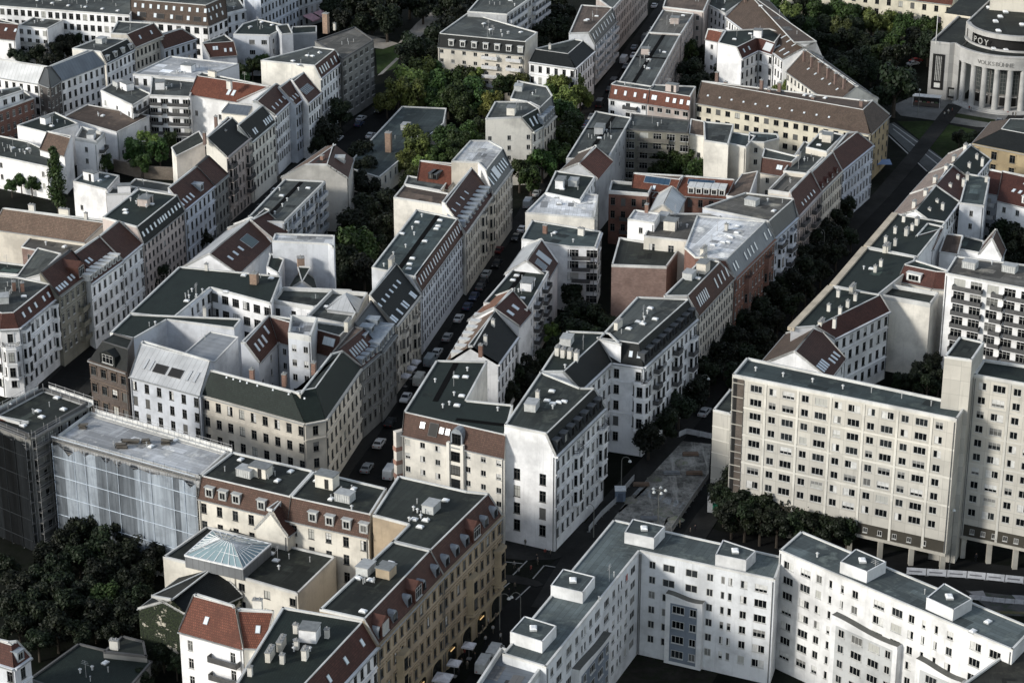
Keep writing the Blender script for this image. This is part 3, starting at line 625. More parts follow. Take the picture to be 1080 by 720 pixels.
B('small dark flat-roofed annex under the tall firewall', [(293,289,e),(313,294,e),(317,284,e),(298,282,e)], 10, 0, {}, 'lav', 'dark', fac={0:'few'}, rnd=0)
B('little green gabled annex with a brick stack and a white turret beside it', [(303,307,e),(335,309,e),(330,293,e),(312,292,e)], 12, 2.4, {1:'G',3:'G'}, 'lav', 'green', 'green', items=[('ct',318,295,11)])
B('white gabled street house with pale sheet-metal street slope and green felt patch', [(193,282,e),(250,289,e),(286,256,e),(247,237,e)], 13, 4, {1:'G',3:'G'}, 'white', 'green', 'brown', {0:'rare'}, tiles={3:'zwhite',1:'brown'}, sky=[(1,3,.2,.5,.5,.9,1.6),(1,1,.75,.75,.5,4.5,3.5,(.06,.09,.09))])
B('brown gable end with a cut-in roof garden behind the white gabled street house', [(240,241,e),(291,255,e),(303,244,e),(262,229,e)], 13.4, 3.6, {1:'G',3:'G'}, 'pink', 'mid', 'brown', tiles={3:'zwhite'})
# --- row along the left-hand street, from the near corner upwards
A1 = B('white corner Altbau with round oriels and a dark red mansard', [(-40,336,e),(0,347,e),(20,346,e),(62,312,e),(53,300,t),(18,293,t),(-40,288,t)], 16, 3, {0:1.5,1:1.5,2:1.5}, 'white', 'grey', 'dkred', {0:'altd',1:('altd',dict(n=1)),2:'altd'}, name='corner_house', items=[('cb',15,306),('cb',24,307),('u',4,318)], sky=[(2,3,.2,.5,.5),(2,3,.7,.95,.5)])
B('olive grey Altbau with stepped gable and stone balconies', [(62,312,e),(95,287,e),(73,264,t),(42,288,t)], 17, 4.2, {0:'F'}, 'olive', 'brownf', 'brown', {0:('altd',dict(dark=1))}, dorm=[(0,1,.75,.75,.02,'til',3.5,4)], sky=[(0,4,.1,.35,.2),(0,2,.5,.6,.25)], bal=[(0,.55,.85,(1,2,3),(.2,.19,.15))])
B('white Altbau with a row of seven dark dormers under a brown roof', [(96,299,e),(129,275,e),(104,250,t),(75,269,t)], 16, 4.2, {0:'F'}, 'white', 'brownf', 'brown', {0:'altd'}, dorm=[(0,7,.06,.94,.06,'wht',1.2,1.5)], sky=[(0,2,.4,.5,.6)])
B('white four-bay Altbau with a plain dark brown roof beside the flat green roof', [(129,274,e),(150,256.5,e),(124,233.5,t),(104,250,t)], 16, 4.2, {0:'F'}, 'white', 'brownf', 'brown', {0:'altd'}, wallx={3:'white'})
B('grey-brown rendered house with a black-green mansard and wide green flat roof', [(151,257,e),(194,222,e),(183,206,t),(146,200,t),(108,230,t)], 16, 3.6, {0:1.7}, 'pink', 'green', 'black', {0:'fine'}, items=[('v',138,212),('v',144,215),('h',132,222),('h',160,216),('v',153,208)], sky=[(0,4,.08,.36,.45),(0,4,.45,.62,.45),(0,4,.7,.95,.45)])
B('pale blue-white house with a brown roof and small hooded dormer', [(195,221,e),(226,196,e),(206,176,t),(177,199,t)], 15.5, 4, {0:'F'}, 'blue', 'brownf', 'brown', {0:'alt'}, sky=[(0,4,.06,.4,.25,.8,1.6)], dorm=[(0,1,.68,.68,.15,'zin',1.8,1.8)])
B('narrow grey house with a plain brown roof left of the pink oriel house', [(226,196,e),(240,184,e),(218,165,t),(206,176,t)], 15.5, 4, {0:'F'}, 'dgrey', 'brownf', 'brown', {0:('alt',dict(sp=1.9))})
B('taller pinkish Altbau with two balcony oriels and a black roof with one chimney', [(239,166,e),(264,145,e),(240,124,t),(217,146,t)], 18, 4.6, {0:'F'}, 'pink', 'brownf', 'black', {0:'altd'}, items=[('cd',238,148,19),('cd',216,150,22),('cd',228,133,22)], wallx={3:'cream'}, bal=[(0,.05,.25,(0,1,2)),(0,.75,.97,(1,2,3))])
B('cream windowless rear gable behind the black roof with one chimney', [(186,165,e),(216,150,t),(210,139,t),(181,156,e)], 14, 3, {}, 'cream', 'dark', mono=True)
B('cream house with a black roof and paired white skylights', [(265,150,e),(290,129,e),(275,112,t),(250,133,t)], 17, 4.6, {0:'F'}, 'cream', 'green', 'black', {0:'alt'}, sky=[(0,2,.25,.33,.3,.8,1.7),(0,4,.7,.95,.3,.8,1.7)])
B('ornate white Altbau with stacked cornices and a red-brown roof with five skylights', [(290,122,e),(311,102,e),(290,89,t),(266,108,t)], 17.5, 4.2, {0:'F'}, 'white', 'brownf', 'brown', {0:('altd',dict(sp=1.9))}, sky=[(0,5,.15,.85,.3,.7,1.3)])
B('narrow bluish house with a brown roof and five small skylights', [(311.5,111,e),(325,100,e),(306,84,t),(293,93,t)], 17, 4, {0:'F'}, 'blue', 'brownf', 'brown', {0:('alt',dict(sp=1.9))}, sky=[(0,5,.1,.9,.3,.6,1.4)])
B('narrow cream house with a brown ridge and black skylight grid', [(325,109,e),(338,98,e),(320,77,t),(306,85,t)], 17, 4, {0:'F'}, 'white', 'brownf', 'brown', {0:('alt',dict(sp=1.9))}, sky=[(0,6,.4,.95,.45,.9,2.4,(.1,.12,.13))])
B('white house with a long cream firewall and a brown mansard of white skylights', [(338,83,e),(362,63.5,e),(353,53,t),(330,50,t),(275,64.5,t),(331,70,t)], 17.5, 3.6, {0:1.7}, 'white', 'grey', 'brown', {0:'alt'}, sky=[(0,4,.12,.42,.45,.8,2.0),(0,3,.6,.9,.45,.8,2.0)], wallx={5:'cream',4:'cream'}, items=[('h',309,65),('h',315,69),('v',337,57)])
B('modern grey and white house with deep window slots and roof gardens', [(362,63,e),(394,43,e),(374,29,e),(332,44,e)], 19, 0, {}, 'dgrey', 'gravel', fac={0:('modd',dict(w=2.2,sp=3.6))}, items=[('ct',344,33),('cs',353,30)], rnd=.5)
# --- upper left quarter
B('large white block with a two-storey brown mansard full of windows', [(138,20,e),(220,27,e),(240,18,e),(236,-6,t),(140,-10,t)], 13, 6, {0:1.6,1:1.6}, 'white', 'grey', 'gbrown', {0:('alt',dict(sp=3,crs=0,w=1.7)),1:('alt',dict(sp=3,crs=0,w=1.7))}, sky=[(0,10,.05,.95,.72,.9,1.4),(0,5,.1,.95,.28,1.0,1.4),(0,4,.15,.85,.26,2.4,1.6,(.02,.02,.02)),(1,4,.2,.8,.7),(1,3,.2,.8,.3)])
B('long white terrace block with a windowed top storey under a grey roof', [(-30,5,e),(137,17,e),(150,-8,e),(-20,-22,e)], 15, 0, {}, 'white', 'grey', fac={0:('alt',dict(crs=0,st=3.4,sp=2.4,w=1.5,hh=1.9,top=.6))}, items=[('h',55,4),('h',72,6.5),('h',90,8),('h',108,10),('h',124,12)])
B('white house with a blank side wall and loggia balconies above the garden', [(19,28,e),(50,31,e),(67,22,e),(37,18,e)], 12, 0, {}, 'white', 'grey', fac={0:('modd',dict(sp=2.6))}, bal=[(0,.05,.95,(1,2,3),(.4,.4,.38))], items=[('h',45,22)])
B('small red-brown roofs at the left picture edge beside the loggia house', [(-24,38,e),(16,42,e),(20,26,t),(-20,16,t)], 10, 3.5, {0:'F'}, 'white', 'grey', 'brown', {0:'few'}, sky=[(0,3,.4,.9,.6)])
B('white house with a grey mansard of dormers beside a cream firewall', [(112,67,e),(142,52,e),(131,42,t),(107,40,t),(76,52,t)], 15.5, 3.2, {0:1.6}, 'white', 'grey', 'black', {0:'alt'}, dorm=[(0,4,.1,.9,.1,'wht',1.4,1.6)], items=[('u',107,45)], wallx={4:'cream'})
B('pale Altbau with stacked cornices and a brown roof above the zinc roof', [(142.5,50,e),(172,37.5,e),(160,25,t),(124,23,t),(117,36,t)], 15.5, 3.8, {0:2.4}, 'sand', 'grey', 'brown', {0:('altd',dict(sp=1.9))}, sky=[(0,2,.3,.7,.5)])
B('low house with dark brown roofs below the large mansard block', [(173,52,e),(207,41,e),(190,31,t),(164,38,t)], 12, 3.4, {0:'F'}, 'lav', 'dark', 'brown', {0:'alt'})
B('white office wing with a blue zinc roof and recessed top floor', [(64,85,e),(110,67,e),(92,54,t),(51,71,t)], 16, 4, {0:'F'}, 'white', 'zblue', 'zblue', {0:('alt',dict(st=3.3,sp=2.4,crs=0))})
B('pale office wing with a ribbed light zinc roof at the left picture edge', [(-20,78,e),(41,88,e),(52,71,t),(-20,60,t)], 16, 4, {0:'F'}, 'white', 'zinc', 'zwhite', {0:('alt',dict(st=3.3,sp=2.4,crs=0))})
B('dark bronze corner bay under the curved zinc roof', [(41,87.5,e),(53,92,e),(64,84.5,e),(52,71.5,t)], 16.2, 4, {0:2,1:2}, 'dark', 'zdark', 'zdark', {0:('alt',dict(sp=2.2,crs=0,dark=1)),1:('alt',dict(sp=2.2,crs=0,dark=1))}, name='corner_house')
B('red brick house with a recessed grey roof storey at the left picture edge', [(-15,123,e),(36,104,e),(25,96,e),(-15,110,e)], 13, 0, {}, 'brick', 'grey', fac={0:('alt',dict(crs=0,dark=1))})
B('recessed white roof storey on the red brick house', [(-15,109,e),(25,96,e),(22,92,e),(-15,98,e)], 16, 0, {}, 'white', 'grey', fac={0:'modd'}, z0=13, name='roof_storey')
B('white modern house with terrace balconies above the red-brown monopitch', [(106,96,e),(140,112,e),(160,100,e),(126,84,e)], 13.5, 0, {}, 'white', 'grey', fac={1:('modd',dict(w=2,sp=2.6)),0:'rare'}, bal=[(1,.1,.9,(0,1,2))], items=[('u',125,91)])
B('pale stepped flat roof with long white parapets in the upper left block', [(140,79,e),(211,84,e),(252,68,e),(180,60,e)], 14, 0, {}, 'white', 'pale', fac={0:('alt',dict(crs=0))}, rnd=1.4)
B('white house with stacked black balconies facing the courtyard', [(158,101,e),(200,103,e),(208,87,e),(160,82,e)], 15, 0, {}, 'white', 'grey', fac={0:('modd',dict(w=2.2,sp=2.7))}, bal=[(0,.45,.98,(0,1,2,3)),(0,.02,.3,(0,1,2,3))])
B('white house with a long red-brown roof and sparse small windows', [(200,99,e),(250,107,e),(286,92,t),(213,77,t)], 15, 3.8, {0:'F'}, 'white', 'grey', 'red', {0:('few',dict(sp=3.4))}, items=[('cl',224,81),('cm',242,92)], sky=[(0,2,.75,.85,.4,1,2)])
B('little blue zinc roof in front of the long red-brown roof', [(234,118,e),(262,121,e),(268,111,t),(242,109,t)], 14, 1.5, {0:'F'}, 'cream', 'zblue', 'zblue')
B('white house with a tall side wall under a red-brown monopitch roof', [(67,124,t),(123,140,e),(158,122.5,e),(92,111,t)], 9.5, 1.2, {}, 'white', 'brownf', mono=True, fac={1:'rare'}, rnd=.6)
B('long low white house with a few small windows behind the poplar', [(-20,162,e),(51,177,e),(64,166,e),(30,150,e),(-20,140,e)], 9, 0, {}, 'white', 'mid', fac={0:'few'}, rnd=2)
B('small gabled house with a brown tiled roof among roof terraces', [(42,157,e),(68,164,e),(76,144,t),(50,139,t)], 11, 2.5, {0:'F'}, 'white', 'mid', 'tan')
B('white cube house with a planted roof terrace behind the poplar', [(79,148,e),(102,152,e),(111,143,e),(86,136,e)], 10.5, 0, {}, 'white', 'gravel', fac={0:'few',1:'few'}, parapet=.9, bal=[(1,.2,.8,(0,1))])
B('flat-roofed house with a black skylit slope below the zinc corner', [(18,133,e),(50,141,e),(83,131,e),(58,119,e)], 11.5, 0, {}, 'white', 'green', rnd=2)
B('white blank-walled house with a teal flat roof right of the poplar', [(77,192,e),(113,201,e),(126,186,e),(93,180,e)], 11, 0, {}, 'white', 'teal', fac={0:'rare'}, items=[('h',100,185),('h',113,187),('h',105,191)])
B('white lower annex of the teal-roofed house', [(112,206,e),(140,205,e),(146,198,e),(118,199,e)], 10, 0, {}, 'white', 'grey', fac={0:'rare'})
B('low white garden building by the stone wall', [(134,197,e),(178,204,e),(186,196,e),(143,189,e)], 6, 0, {}, 'white', 'grey', fac={0:'rare'})
B('long house with a faded orange-brown tiled roof near the left picture edge', [(-8,241,e),(90,255,e),(120,234,t),(4,220,t)], 13, 3.8, {0:'F'}, 'sand', 'mid', 'tan', items=[('cl',68,227),('cm',34,223),('cs',91,231),('cs',119,234)], rnd=.5)
B('brick courtyard workshop with a striped grey roof', [(23,261,e),(76,272,e),(92,258,t),(34,249,t)], 11, 1, {}, 'pbrick', 'gravel', fac={0:('few',dict(sp=5))}, mono=True, name='workshop')
B('white sloping courtyard wall house behind the olive gable', [(14,298,e),(42,290,t),(64,268,t),(40,262,t)], 13, 3.4, {}, 'white', 'grey', mono=True, rnd=0)
B('low green-roofed outbuilding at the left picture edge', [(-12,288,e),(24,291,e),(33,281,e),(-10,276,e)], 8, 0, {}, 'white', 'green', name='outbuilding')
B('white street house with rows of plain windows behind the roof gardens', [(277,52,g),(316,31,g),(300,14,g),(258,34,g)], 18, 0, {}, 'blue', 'grey', fac={0:'alt'})
AW = B('grey street house with two pink shop awnings at the square', [(316,31,g),(343,22,g),(330,5,g),(300,14,g)], 18, 0, {}, 'grey', 'grey', fac={0:'alt'})
B('grey house at the top edge right of the pink awnings', [(343,22,g),(376,2,g),(362,-12,g),(330,5,g)], 18, 0, {}, 'grey', 'grey', fac={0:'alt'})
B('white-blue house squeezed right of the brown mansard block', [(239,15,e),(259,10,e),(250,-4,e),(232,1,e)], 13, 0, {}, 'lav', 'grey', fac={0:'alt'})
B('white courtyard house with a stepped dark green roof and corner windows', [(246,37,e),(285,38,e),(304,28,e),(272,21,e),(256,26,e)], 13, 0, {}, 'lav', 'green', fac={0:('few',dict(sp=2.8,w=1.8)),1:'few'}, items=[('h',264,29),('h',276,24),('h',287,27)])
B('white stair tower beside the stepped dark green roof', [(297,37,e),(309,36,e),(304,26,e),(291,28,e)], 14, 0, {}, 'lav', 'dark', fac={0:'few'}, name='stair_tower', rnd=0)
B('low house with crossed dark brown gables and skylights', [(221,60,e),(250,58,e),(237,37,t),(213,46,t)], 9, 3.5, {0:'F'}, 'lav', 'dark', 'brown', sky=[(0,2,.2,.3,.6),(0,2,.6,.8,.4)])
B('low flat building with a planted green roof', [(306,37,e),(334,35,e),(334,28,e),(308,29,e)], 8, 0, {}, 'grey', roof='green', rnd=0)
# --- top middle
B('cream apartment block with a dark green mansard and white dormers', [(462,49,e),(553,58,e),(567,35,t),(494,14,t)], 15, 3.6, {0:1.4}, 'sand', 'grey', 'black', {0:('mod',dict(sp=3.2,w=1.2,hh=1.2))}, dorm=[(0,7,.15,.95,.12,'wht',1.7,1.9)], bal=[(0,.52,.7,(0,1,2,3),(.6,.6,.6)),(0,.8,.97,(0,1,2,3),(.6,.6,.6))])
B('taller grey apartment slab with white balconies behind the cream apartment block', [(493,13,e),(535,16,e),(578,-14,e),(520,-18,e)], 20, 0, {}, 'grey', 'grey', fac={1:'log'}, bal=[(1,.02,.4,None or tuple(range(7)),(.5,.52,.55)),(1,.6,.98,tuple(range(7)),(.5,.52,.55))])
B('white corner house under a low black hipped roof above the bright trees', [(558,65,e),(607,72,e),(627,54,e),(606,42,t),(565,52,t)], 13.5, 2.5, {0:'F',1:4}, 'white', 'dark', 'black', {0:'alt',1:'alt'}, name='corner_house', items=[('cs',580,52)], rnd=0)
B('white apartment house with curved balconies and a glazed grey mansard', [(627,47,e),(650,22,e),(643,8,t),(613,6,t),(600,36,t)], 13.5, 3.6, {0:1.7}, 'white', 'brownf', 'zdark', {0:('mod',dict(sp=3))}, bal=[(0,.04,.3,(0,1,2,3),(.6,.6,.6)),(0,.38,.64,(0,1,2,3),(.6,.6,.6)),(0,.72,.97,(0,1,2,3),(.6,.6,.6))], sky=[(0,8,.08,.95,.5,.8,2)])
B('grey street house row at the top edge above the curved balconies', [(645,62,g),(683,16,g),(665,6,g),(628,48,g)], 16, 0, {}, 'pink', 'grey', fac={0:'alt'})
B('long flat grey apartment slab beside the street, near section', [(650,91,e),(686,96,e),(718,37,e),(684,35,e)], 15, 0, {}, 'pink', 'grey', fac={1:'mod'}, rnd=1, seams=[((700,37),(668,88)),((668,60),(704,62))])
B('long flat grey apartment slab beside the street, far section with green strip', [(684,35,e),(718,37,e),(732,15,e),(699,11,e)], 15.3, 0, {}, 'pink', 'gravel', fac={1:'mod'})
B('white half of a low street house with a red tiled mansard and one balcony', [(642,103,e),(683,109,e),(689,92,t),(650,86,t)], 13, 3.4, {0:1.6}, 'white', 'grey', 'red', {0:('mod',dict(sp=3.4))}, sky=[(0,4,.15,.9,.5,.8,1.4)], bal=[(0,.4,.75,(0,))])
B('pink half of a low street house with a red tiled mansard', [(683,109,e),(727,116,e),(734,92,t),(689,90,t)], 13, 3.4, {0:1.6}, 'pink', 'grey', 'red', {0:('mod',dict(sp=2.6,w=1.6))}, sky=[(0,2,.1,.16,.5,.8,1.4),(0,4,.45,.95,.5,1,1.4)])
B('pinkish house with a faded roof closing the street at the top edge', [(699,8,e),(742,13,e),(752,-10,e),(706,-14,e)], 16, 0, {}, 'pink', 'brownf', fac={0:'few'})
B('white side wing with a dark flat roof near the top edge', [(741,3,e),(765,15,e),(786,0,e),(762,-13,e)], 14, 0, {}, 'white', 'mid', fac={0:('fine',dict(sp=2.4))})
B('white house with a bare gable wall under a faded brown double roof', [(766,18,e),(826,63,e),(868,61,e),(812,2,e)], 15.5, 5, {0:'G',2:'G'}, 'white', 'gbrown', 'gbrown', {0:'alt'}, sky=[(0,3,.72,.9,.55,.7,2),(0,3,.8,.95,.2,.7,2)], items=[('cd',786,6,18)])
B('white curved courtyard wing with a red mansard and a roof terrace', [(782,62,e),(800,53,e),(815,58,e),(824,46,e),(812,31,t),(765,33,t),(757,46,t)], 15, 3, {0:2,1:2}, 'white', 'green', 'dkred', {0:'alt',1:'alt'}, sky=[(0,2,.3,.6,.5),(1,1,.5,.5,.5,3.5,2.6,(.5,.52,.53))])
B('small white and pink wing with a red slope beside the bright lime tree', [(744,41,e),(758,44,e),(766,33,t),(747,31,t)], 14, 2.5, {0:2}, 'white', 'green', 'red', {0:('few',dict(skip=0))}, rnd=0)
BR1 = B('long yellow apartment house under a brown hipped roof with small dormers', [(734,108,e),(918,141,e),(938,121,e),(915,107,t),(740,86,t)], 14.5, 4.5, {0:'F',1:4}, 'yel', 'gbrown', 'gbrown', {0:('alt',dict(st=3.1,sp=2.9,crs=0,w=1.5,hh=1.5)),1:('alt',dict(st=3.1,sp=3.4,crs=0,hh=1.5))}, items=[('cd',765,96,17),('cd',811,104,17),('cd',857,112,17),('cd',756,86),('cd',803,94),('cd',822,97),('cd',908,116,18)], sky=[(0,11,.05,.75,.4,.6,.6)], wallx={1:'ochre'})
BR2 = B('diagonal yellow-white apartment house with six chimneys on its brown roof', [(830,75,e),(880,111,e),(926,104,e),(868,62,e)], 13.5, 4.5, {0:'G',2:'G'}, 'cream', 'gbrown', 'gbrown', {0:('alt',dict(st=3.1,sp=2.6,crs=0,hh=1.5))}, items=[('cd',848,63),('cd',856,69),('cd',864,75),('cd',873,81),('cd',881,87),('cd',890,92)], sky=[(0,5,.2,.8,.5,.7,.9)], rnd=0)
B('long yellow house with a red roof behind the park trees', [(790,-22,e),(1004,5,e),(1012,-16,t),(800,-42,t)], 14, 3.5, {0:'F'}, 'yel', 'brownf', 'red', {0:('alt',dict(sp=4,crs=0,w=1.4))})
# --- middle block between the two streets
B('grey apartment slab with a black roof seam and blank bluish side wall', [(597,168,e),(641,169,e),(666,125,e),(628,118,e)], 15, 0, {}, 'grey', 'grey', fac={1:('mod',dict(sp=5,skip=.6))}, rnd=1, seams=[((647,123),(620,164)),((618,136),(660,136))])
B('courtyard apartment wing with dark loggias behind the birch', [(662,137,e),(725,141,e),(728,128,e),(666,121,e)], 14.5, 0, {}, 'olive', 'grey', fac={0:'log'}, bal=[(0,.18,.7,(0,1,2,3),(.16,.15,.13))])
B('street house with a red courtyard roof slope below the grey slab', [(590,181,e),(630,189,e),(646,170,e),(610,162,e)], 15, 3, {1:'G',3:'G'}, 'grey', 'red', 'red', tiles={3:'gbrown'}, rnd=0)
B('street house with a green-grey flat roof and glazed dormer wing', [(575,204,e),(612,212,e),(628,187,e),(586,181,e)], 17.5, 0, {}, 'white', 'green', fac={1:'mod'}, items=[('u',605,195),('h',593,200)])
B('street house with a bright white roof terrace behind a cream firewall', [(554,225,e),(627,231,e),(631,206,e),(576,203,e)], 17, 0, {}, 'cream', 'silver', fac={1:'few'}, items=[('h',587,208,17.2),('h',590,215,17.2)], rnd=.4)
B('street house with a teal flat roof, white side wall and stacked courtyard loggia', [(550,253,e),(601,261,e),(628,262,e),(634,245,e),(561,233,e)], 16, 0, {}, 'white', 'teal', fac={2:'alt',1:('log',dict(w=2.6))}, items=[('cb',575,246),('dish' if 0 else 'h',585,246),('cm',613,248)], bal=[(1,.1,.8,(0,1,2))], rnd=.4)
B('street house with a brown skylit roof and pale metal street slope', [(533,289,e),(578,294,e),(588,277,e),(554,259,e)], 14.5, 3.6, {1:'G',3:'G'}, 'white', 'brown', 'brown', tiles={3:'zwhite'}, sky=[(1,1,.35,.35,.5,3,3,(.06,.08,.1)),(1,1,.75,.75,.55,3,4,(.35,.38,.4))], rnd=0)
B('street house with a green flat roof, black seam and courtyard balconies', [(510,320,e),(556,328,e),(579,287,e),(541,284,e)], 15.5, 0, {}, 'white', 'green', fac={1:'mod'}, bal=[(1,.3,.5,(0,1,2,3)),(1,.7,.9,(0,1,2,3))], items=[('h',541,296),('h',562,295),('v',550,301),('v',547,308),('h',551,315)], seams=[((552,287),(527,322))])
B('street house with an orange street slope and red-brown courtyard slope', [(494,338,e),(547,344,e),(560,329,e),(521,313,e)], 15, 3.4, {1:'G',3:'G'}, 'white', 'brown', 'dkred', tiles={3:'orange'}, sky=[(1,2,.3,.7,.5,1.2,1.8)], rnd=0)
B('street house with stone-coloured dormer slope and many chimneys', [(469,384,e),(525,384,e),(546,355,e),(498,337,e)], 14, 4, {1:'G',3:'G'}, 'white', 'dark', 'black', {1:'alt'}, tiles={3:'tan'}, dorm=[(3,7,.08,.92,.2,'wht',1.3,1.4)], items=[('cs',512,361,17),('cs',520,344,17),('cb',507,373,17)], rnd=0)
E10 = B('cream corner house with a red-brown mansard strip and arched centre gable', [(424,457,e),(532,482,e),(541,428,t),(492,423,t),(514,382,t),(460,381,t)], 18.5, 3.6, {0:1.8}, 'cream', 'green', 'rbrown', {0:('mod',dict(sp=2.9,w=1.1,hh=1.2,top=.9)),5:'alt'}, dorm=[(0,1,.535,.54,.0,'arch',2.6,3.6)], sky=[(0,1,.18,.18,.6,1.1,1.3),(0,1,.29,.29,.5,1.9,2.6,(.015,.015,.015)),(0,2,.37,.43,.55,1.0,1.3)], items=[('v',493,391),('h',481,398),('h',491,398),('v',459,403),('v',479,417),('h',487,418),('v',474,427),('h',482,428),('v',525,433)], name='corner_house', rnd=.3, seams=[((462+19,383),(459,423)),((481,442),(531,448))])
W1 = B('bright white corner Altbau with a plain front, oriels and grey dormers', [(532,449,t),(586,481,e),(638,430,e),(612,410,t),(570,393,t)], 20, 4, {1:2}, 'white', 'mid', 'black', {0:('front',dict(crs=0)),1:'altd'}, dorm=[(1,7,.08,.92,.1,'drk',1.6,2.2)], items=[('h',582,413),('h',577,423),('h',595,424),('h',583,426),('v',583,431),('u',561,431),('cs',567,420)], name='corner_house', rnd=.4)
W2 = B('white recessed Altbau link with two roof-terrace cuts', [(570,393,t),(612,412,e),(645,381,e),(655,364,t),(643,352,t),(598,350,t)], 20, 4, {1:3}, 'white', 'green', 'black', {1:('altd',dict(sp=2.6))}, items=[('cm',588,374),('cm',594,376),('cm',601,377),('cm',608,379),('u',598,362),('v',596,388)], rnd=.4)
W3 = B('white ornate Altbau with rounded oriel corner and black dormer mansard', [(645,382,e),(679,387,e),(735,336,e),(722,316,t),(672,314,t),(632,357,t)], 20, 4, {0:2,1:2}, 'white', 'grey', 'black', {0:('altd',dict(sp=2.9)),1:'altd'}, dorm=[(1,9,.05,.95,.12,'drk',1.6,2.1)], sky=[(0,2,.55,.8,.5)], items=[('h',663,347),('h',673,340),('h',678,342),('cl',652,346),('h',691,337),('v',678,342)], bal=[(1,.18,.26,(0,1,2,3),(.1,.1,.1)),(1,.55,.63,(0,1,2,3),(.1,.1,.1)),(1,.85,.95,(1,2,3),(.1,.1,.1))], name='corner_house')
W4 = B('pale grey house with a smooth dark brown mansard and grey flat roof', [(736,333,e),(774,292,e),(760,277,t),(742,272,t),(700,313,t)], 18, 4.4, {0:2.2}, 'sand', 'mid', 'brown', {0:('fine',dict(sp=1.7,w=.9))}, sky=[(0,6,.12,.35,.45,.6,2.4),(0,4,.6,.9,.45,.6,2.4)], items=[('cl',742,276),('h',734,287),('h',725,292),('h',736,294),('u',727,293)])
Bk1 = B('house with a large bare pinkish brick firewall and planted roof terrace', [(645,281,e),(703,283,e),(718,262,e),(653,252,e)], 17, 0, {}, 'pbrick', 'dark', rnd=0, parapet=.5)
B('cream penthouse wing with a white facade behind the planted terrace', [(679,250,e),(737,256,e),(762,226,e),(690,226,e)], 20, 0, {}, 'crm2', 'gravel', fac={0:('few',dict(sp=4,skip=0,w=1.4,hh=2))}, items=[('cl',684,236),('u',700,232)], rnd=1)
B('pink roof cube with a brick stack above the planted terrace', [(662,232,e),(690,236,e),(696,226,e),(669,222,e)], 22, 0, {}, 'white', 'silver', fac={0:('few',dict(skip=0))}, name='roof_storey', items=[('cb',682,224)], z0=19.9, rnd=0)
B('barrel-like white roof house with a glazed end', [(685,225,e),(713,228,e),(722,209,e),(695,205,e)], 16, 2.4, {1:'G',3:'G'}, 'sand', 'zwhite', 'zwhite', {0:('few',dict(sp=1.6,w=.8,mg=1,skip=0))}, rnd=0)
B('red brick house with a white-silver roof and blue-grey mansard', [(775,294,e),(817,252,e),(806,234,t),(735,228,t),(722,262,t),(733,272,t)], 17.5, 4.2, {0:2.2}, 'brick', 'silver', 'zblue', {0:('altd',dict(dark=1))}, sky=[(0,2,.08,.14,.45,.7,2),(0,4,.35,.6,.45,.7,2),(0,2,.85,.95,.45,.7,2)], items=[('h',767,237),('h',778,239),('h',771,251),('h',768,256),('h',777,246),('h',752,259),('cs',766,243),('cl',742,268)], rnd=.6)
B('pale blue Altbau with oriels below a grey gravel roof', [(817,251,e),(841,229,e),(836,210,t),(786,204,t),(741,220,t)], 17.5, 3.6, {0:1.8}, 'blue', 'gravel', 'zdark', {0:'altd'}, items=[('u',793,216),('h',816,223)], bal=[(0,.15,.4,(0,2,3)),(0,.6,.85,(1,2,3))], rnd=.5)
B('grey and pink ornate Altbau with a dark red roof and small skylights', [(842,228,e),(866,202,e),(854,181,t),(832,203,t)], 16, 4.4, {0:'F'}, 'pink', 'brownf', 'dkred', {0:('altd',dict(sp=1.9))}, sky=[(0,5,.3,.8,.25,.6,1)], bal=[(0,.1,.35,(0,1,2)),(0,.6,.85,(0,1,2))])
B('narrow ornate Altbau with balconies and a dark red dormered roof', [(866,202,e),(888,180,e),(877,161,t),(854,182,t)], 16, 4.2, {0:'F'}, 'sand', 'brownf', 'dkred', {0:('altd',dict(sp=1.9))}, dorm=[(0,4,.1,.8,.1,'til',1.2,1.5)])
B('bluish white end house with a dark red hipped roof by the square', [(888,180,e),(921,153,e),(893,141,t),(877,160,t)], 15, 4, {0:'F'}, 'blue', 'brownf', 'dkred', {0:('altd',dict(sp=2.4))}, name='corner_house')
B('grey flat-roofed courtyard wing behind the dark red roofs', [(826,181,e),(851,184,e),(877,158,e),(848,150,e)], 16, 0, {}, 'sand', 'grey', items=[('cl',842,168)], rnd=1.5)
B('house with a mossy green flat roof below the long yellow house', [(850,156,e),(872,161,e),(890,143,e),(867,138,e)], 17.5, 0, {}, 'sand', 'green', items=[('cm',866,146)], rnd=1.5)
B('small sand-coloured house with a red-brown mansard and two windows', [(802,181,e),(832,186,e),(842,166,t),(806,157,t)], 14, 3, {0:2.4}, 'sand', 'mid', 'brown', {0:('few',dict(sp=3,skip=0))}, sky=[(0,2,.55,.65,.5)], rnd=0)
B('small house with an overgrown roof terrace behind the curved gravel roof', [(810,203,e),(836,207,e),(856,184,e),(834,178,e)], 15, 0, {}, 'sand', 'gravel', parapet=.8, rnd=1)
B('cream windowless tower wing with a grey pitched cap', [(743,149,e),(768,153,e),(774,132,e),(742,129,e)], 15.5, 0, {}, 'cream', 'grey', rnd=0)
B('pale grey-green wing with a teal roof beside the cream windowless tower', [(768,152,e),(787,156,e),(797,144,e),(771,140,e)], 14.5, 0, {}, 'crm2', 'teal', fac={0:'rare'}, rnd=0)
B('sand-coloured wing with three windows under a small blue-grey roof', [(789,150,e),(806,151,e),(822,147,e),(820,142,e),(790,140,e)], 14.5, 0, {}, 'crm2', 'teal', fac={0:('few',dict(skip=0))}, rnd=0)
B('cream wing with a little red roof left of the cream windowless tower', [(727,142,e),(748,145,e),(755,131,t),(729,126,t)], 13.5, 1.6, {}, 'cream', 'brownf', fac={0:'few'}, mono=True, rnd=0)
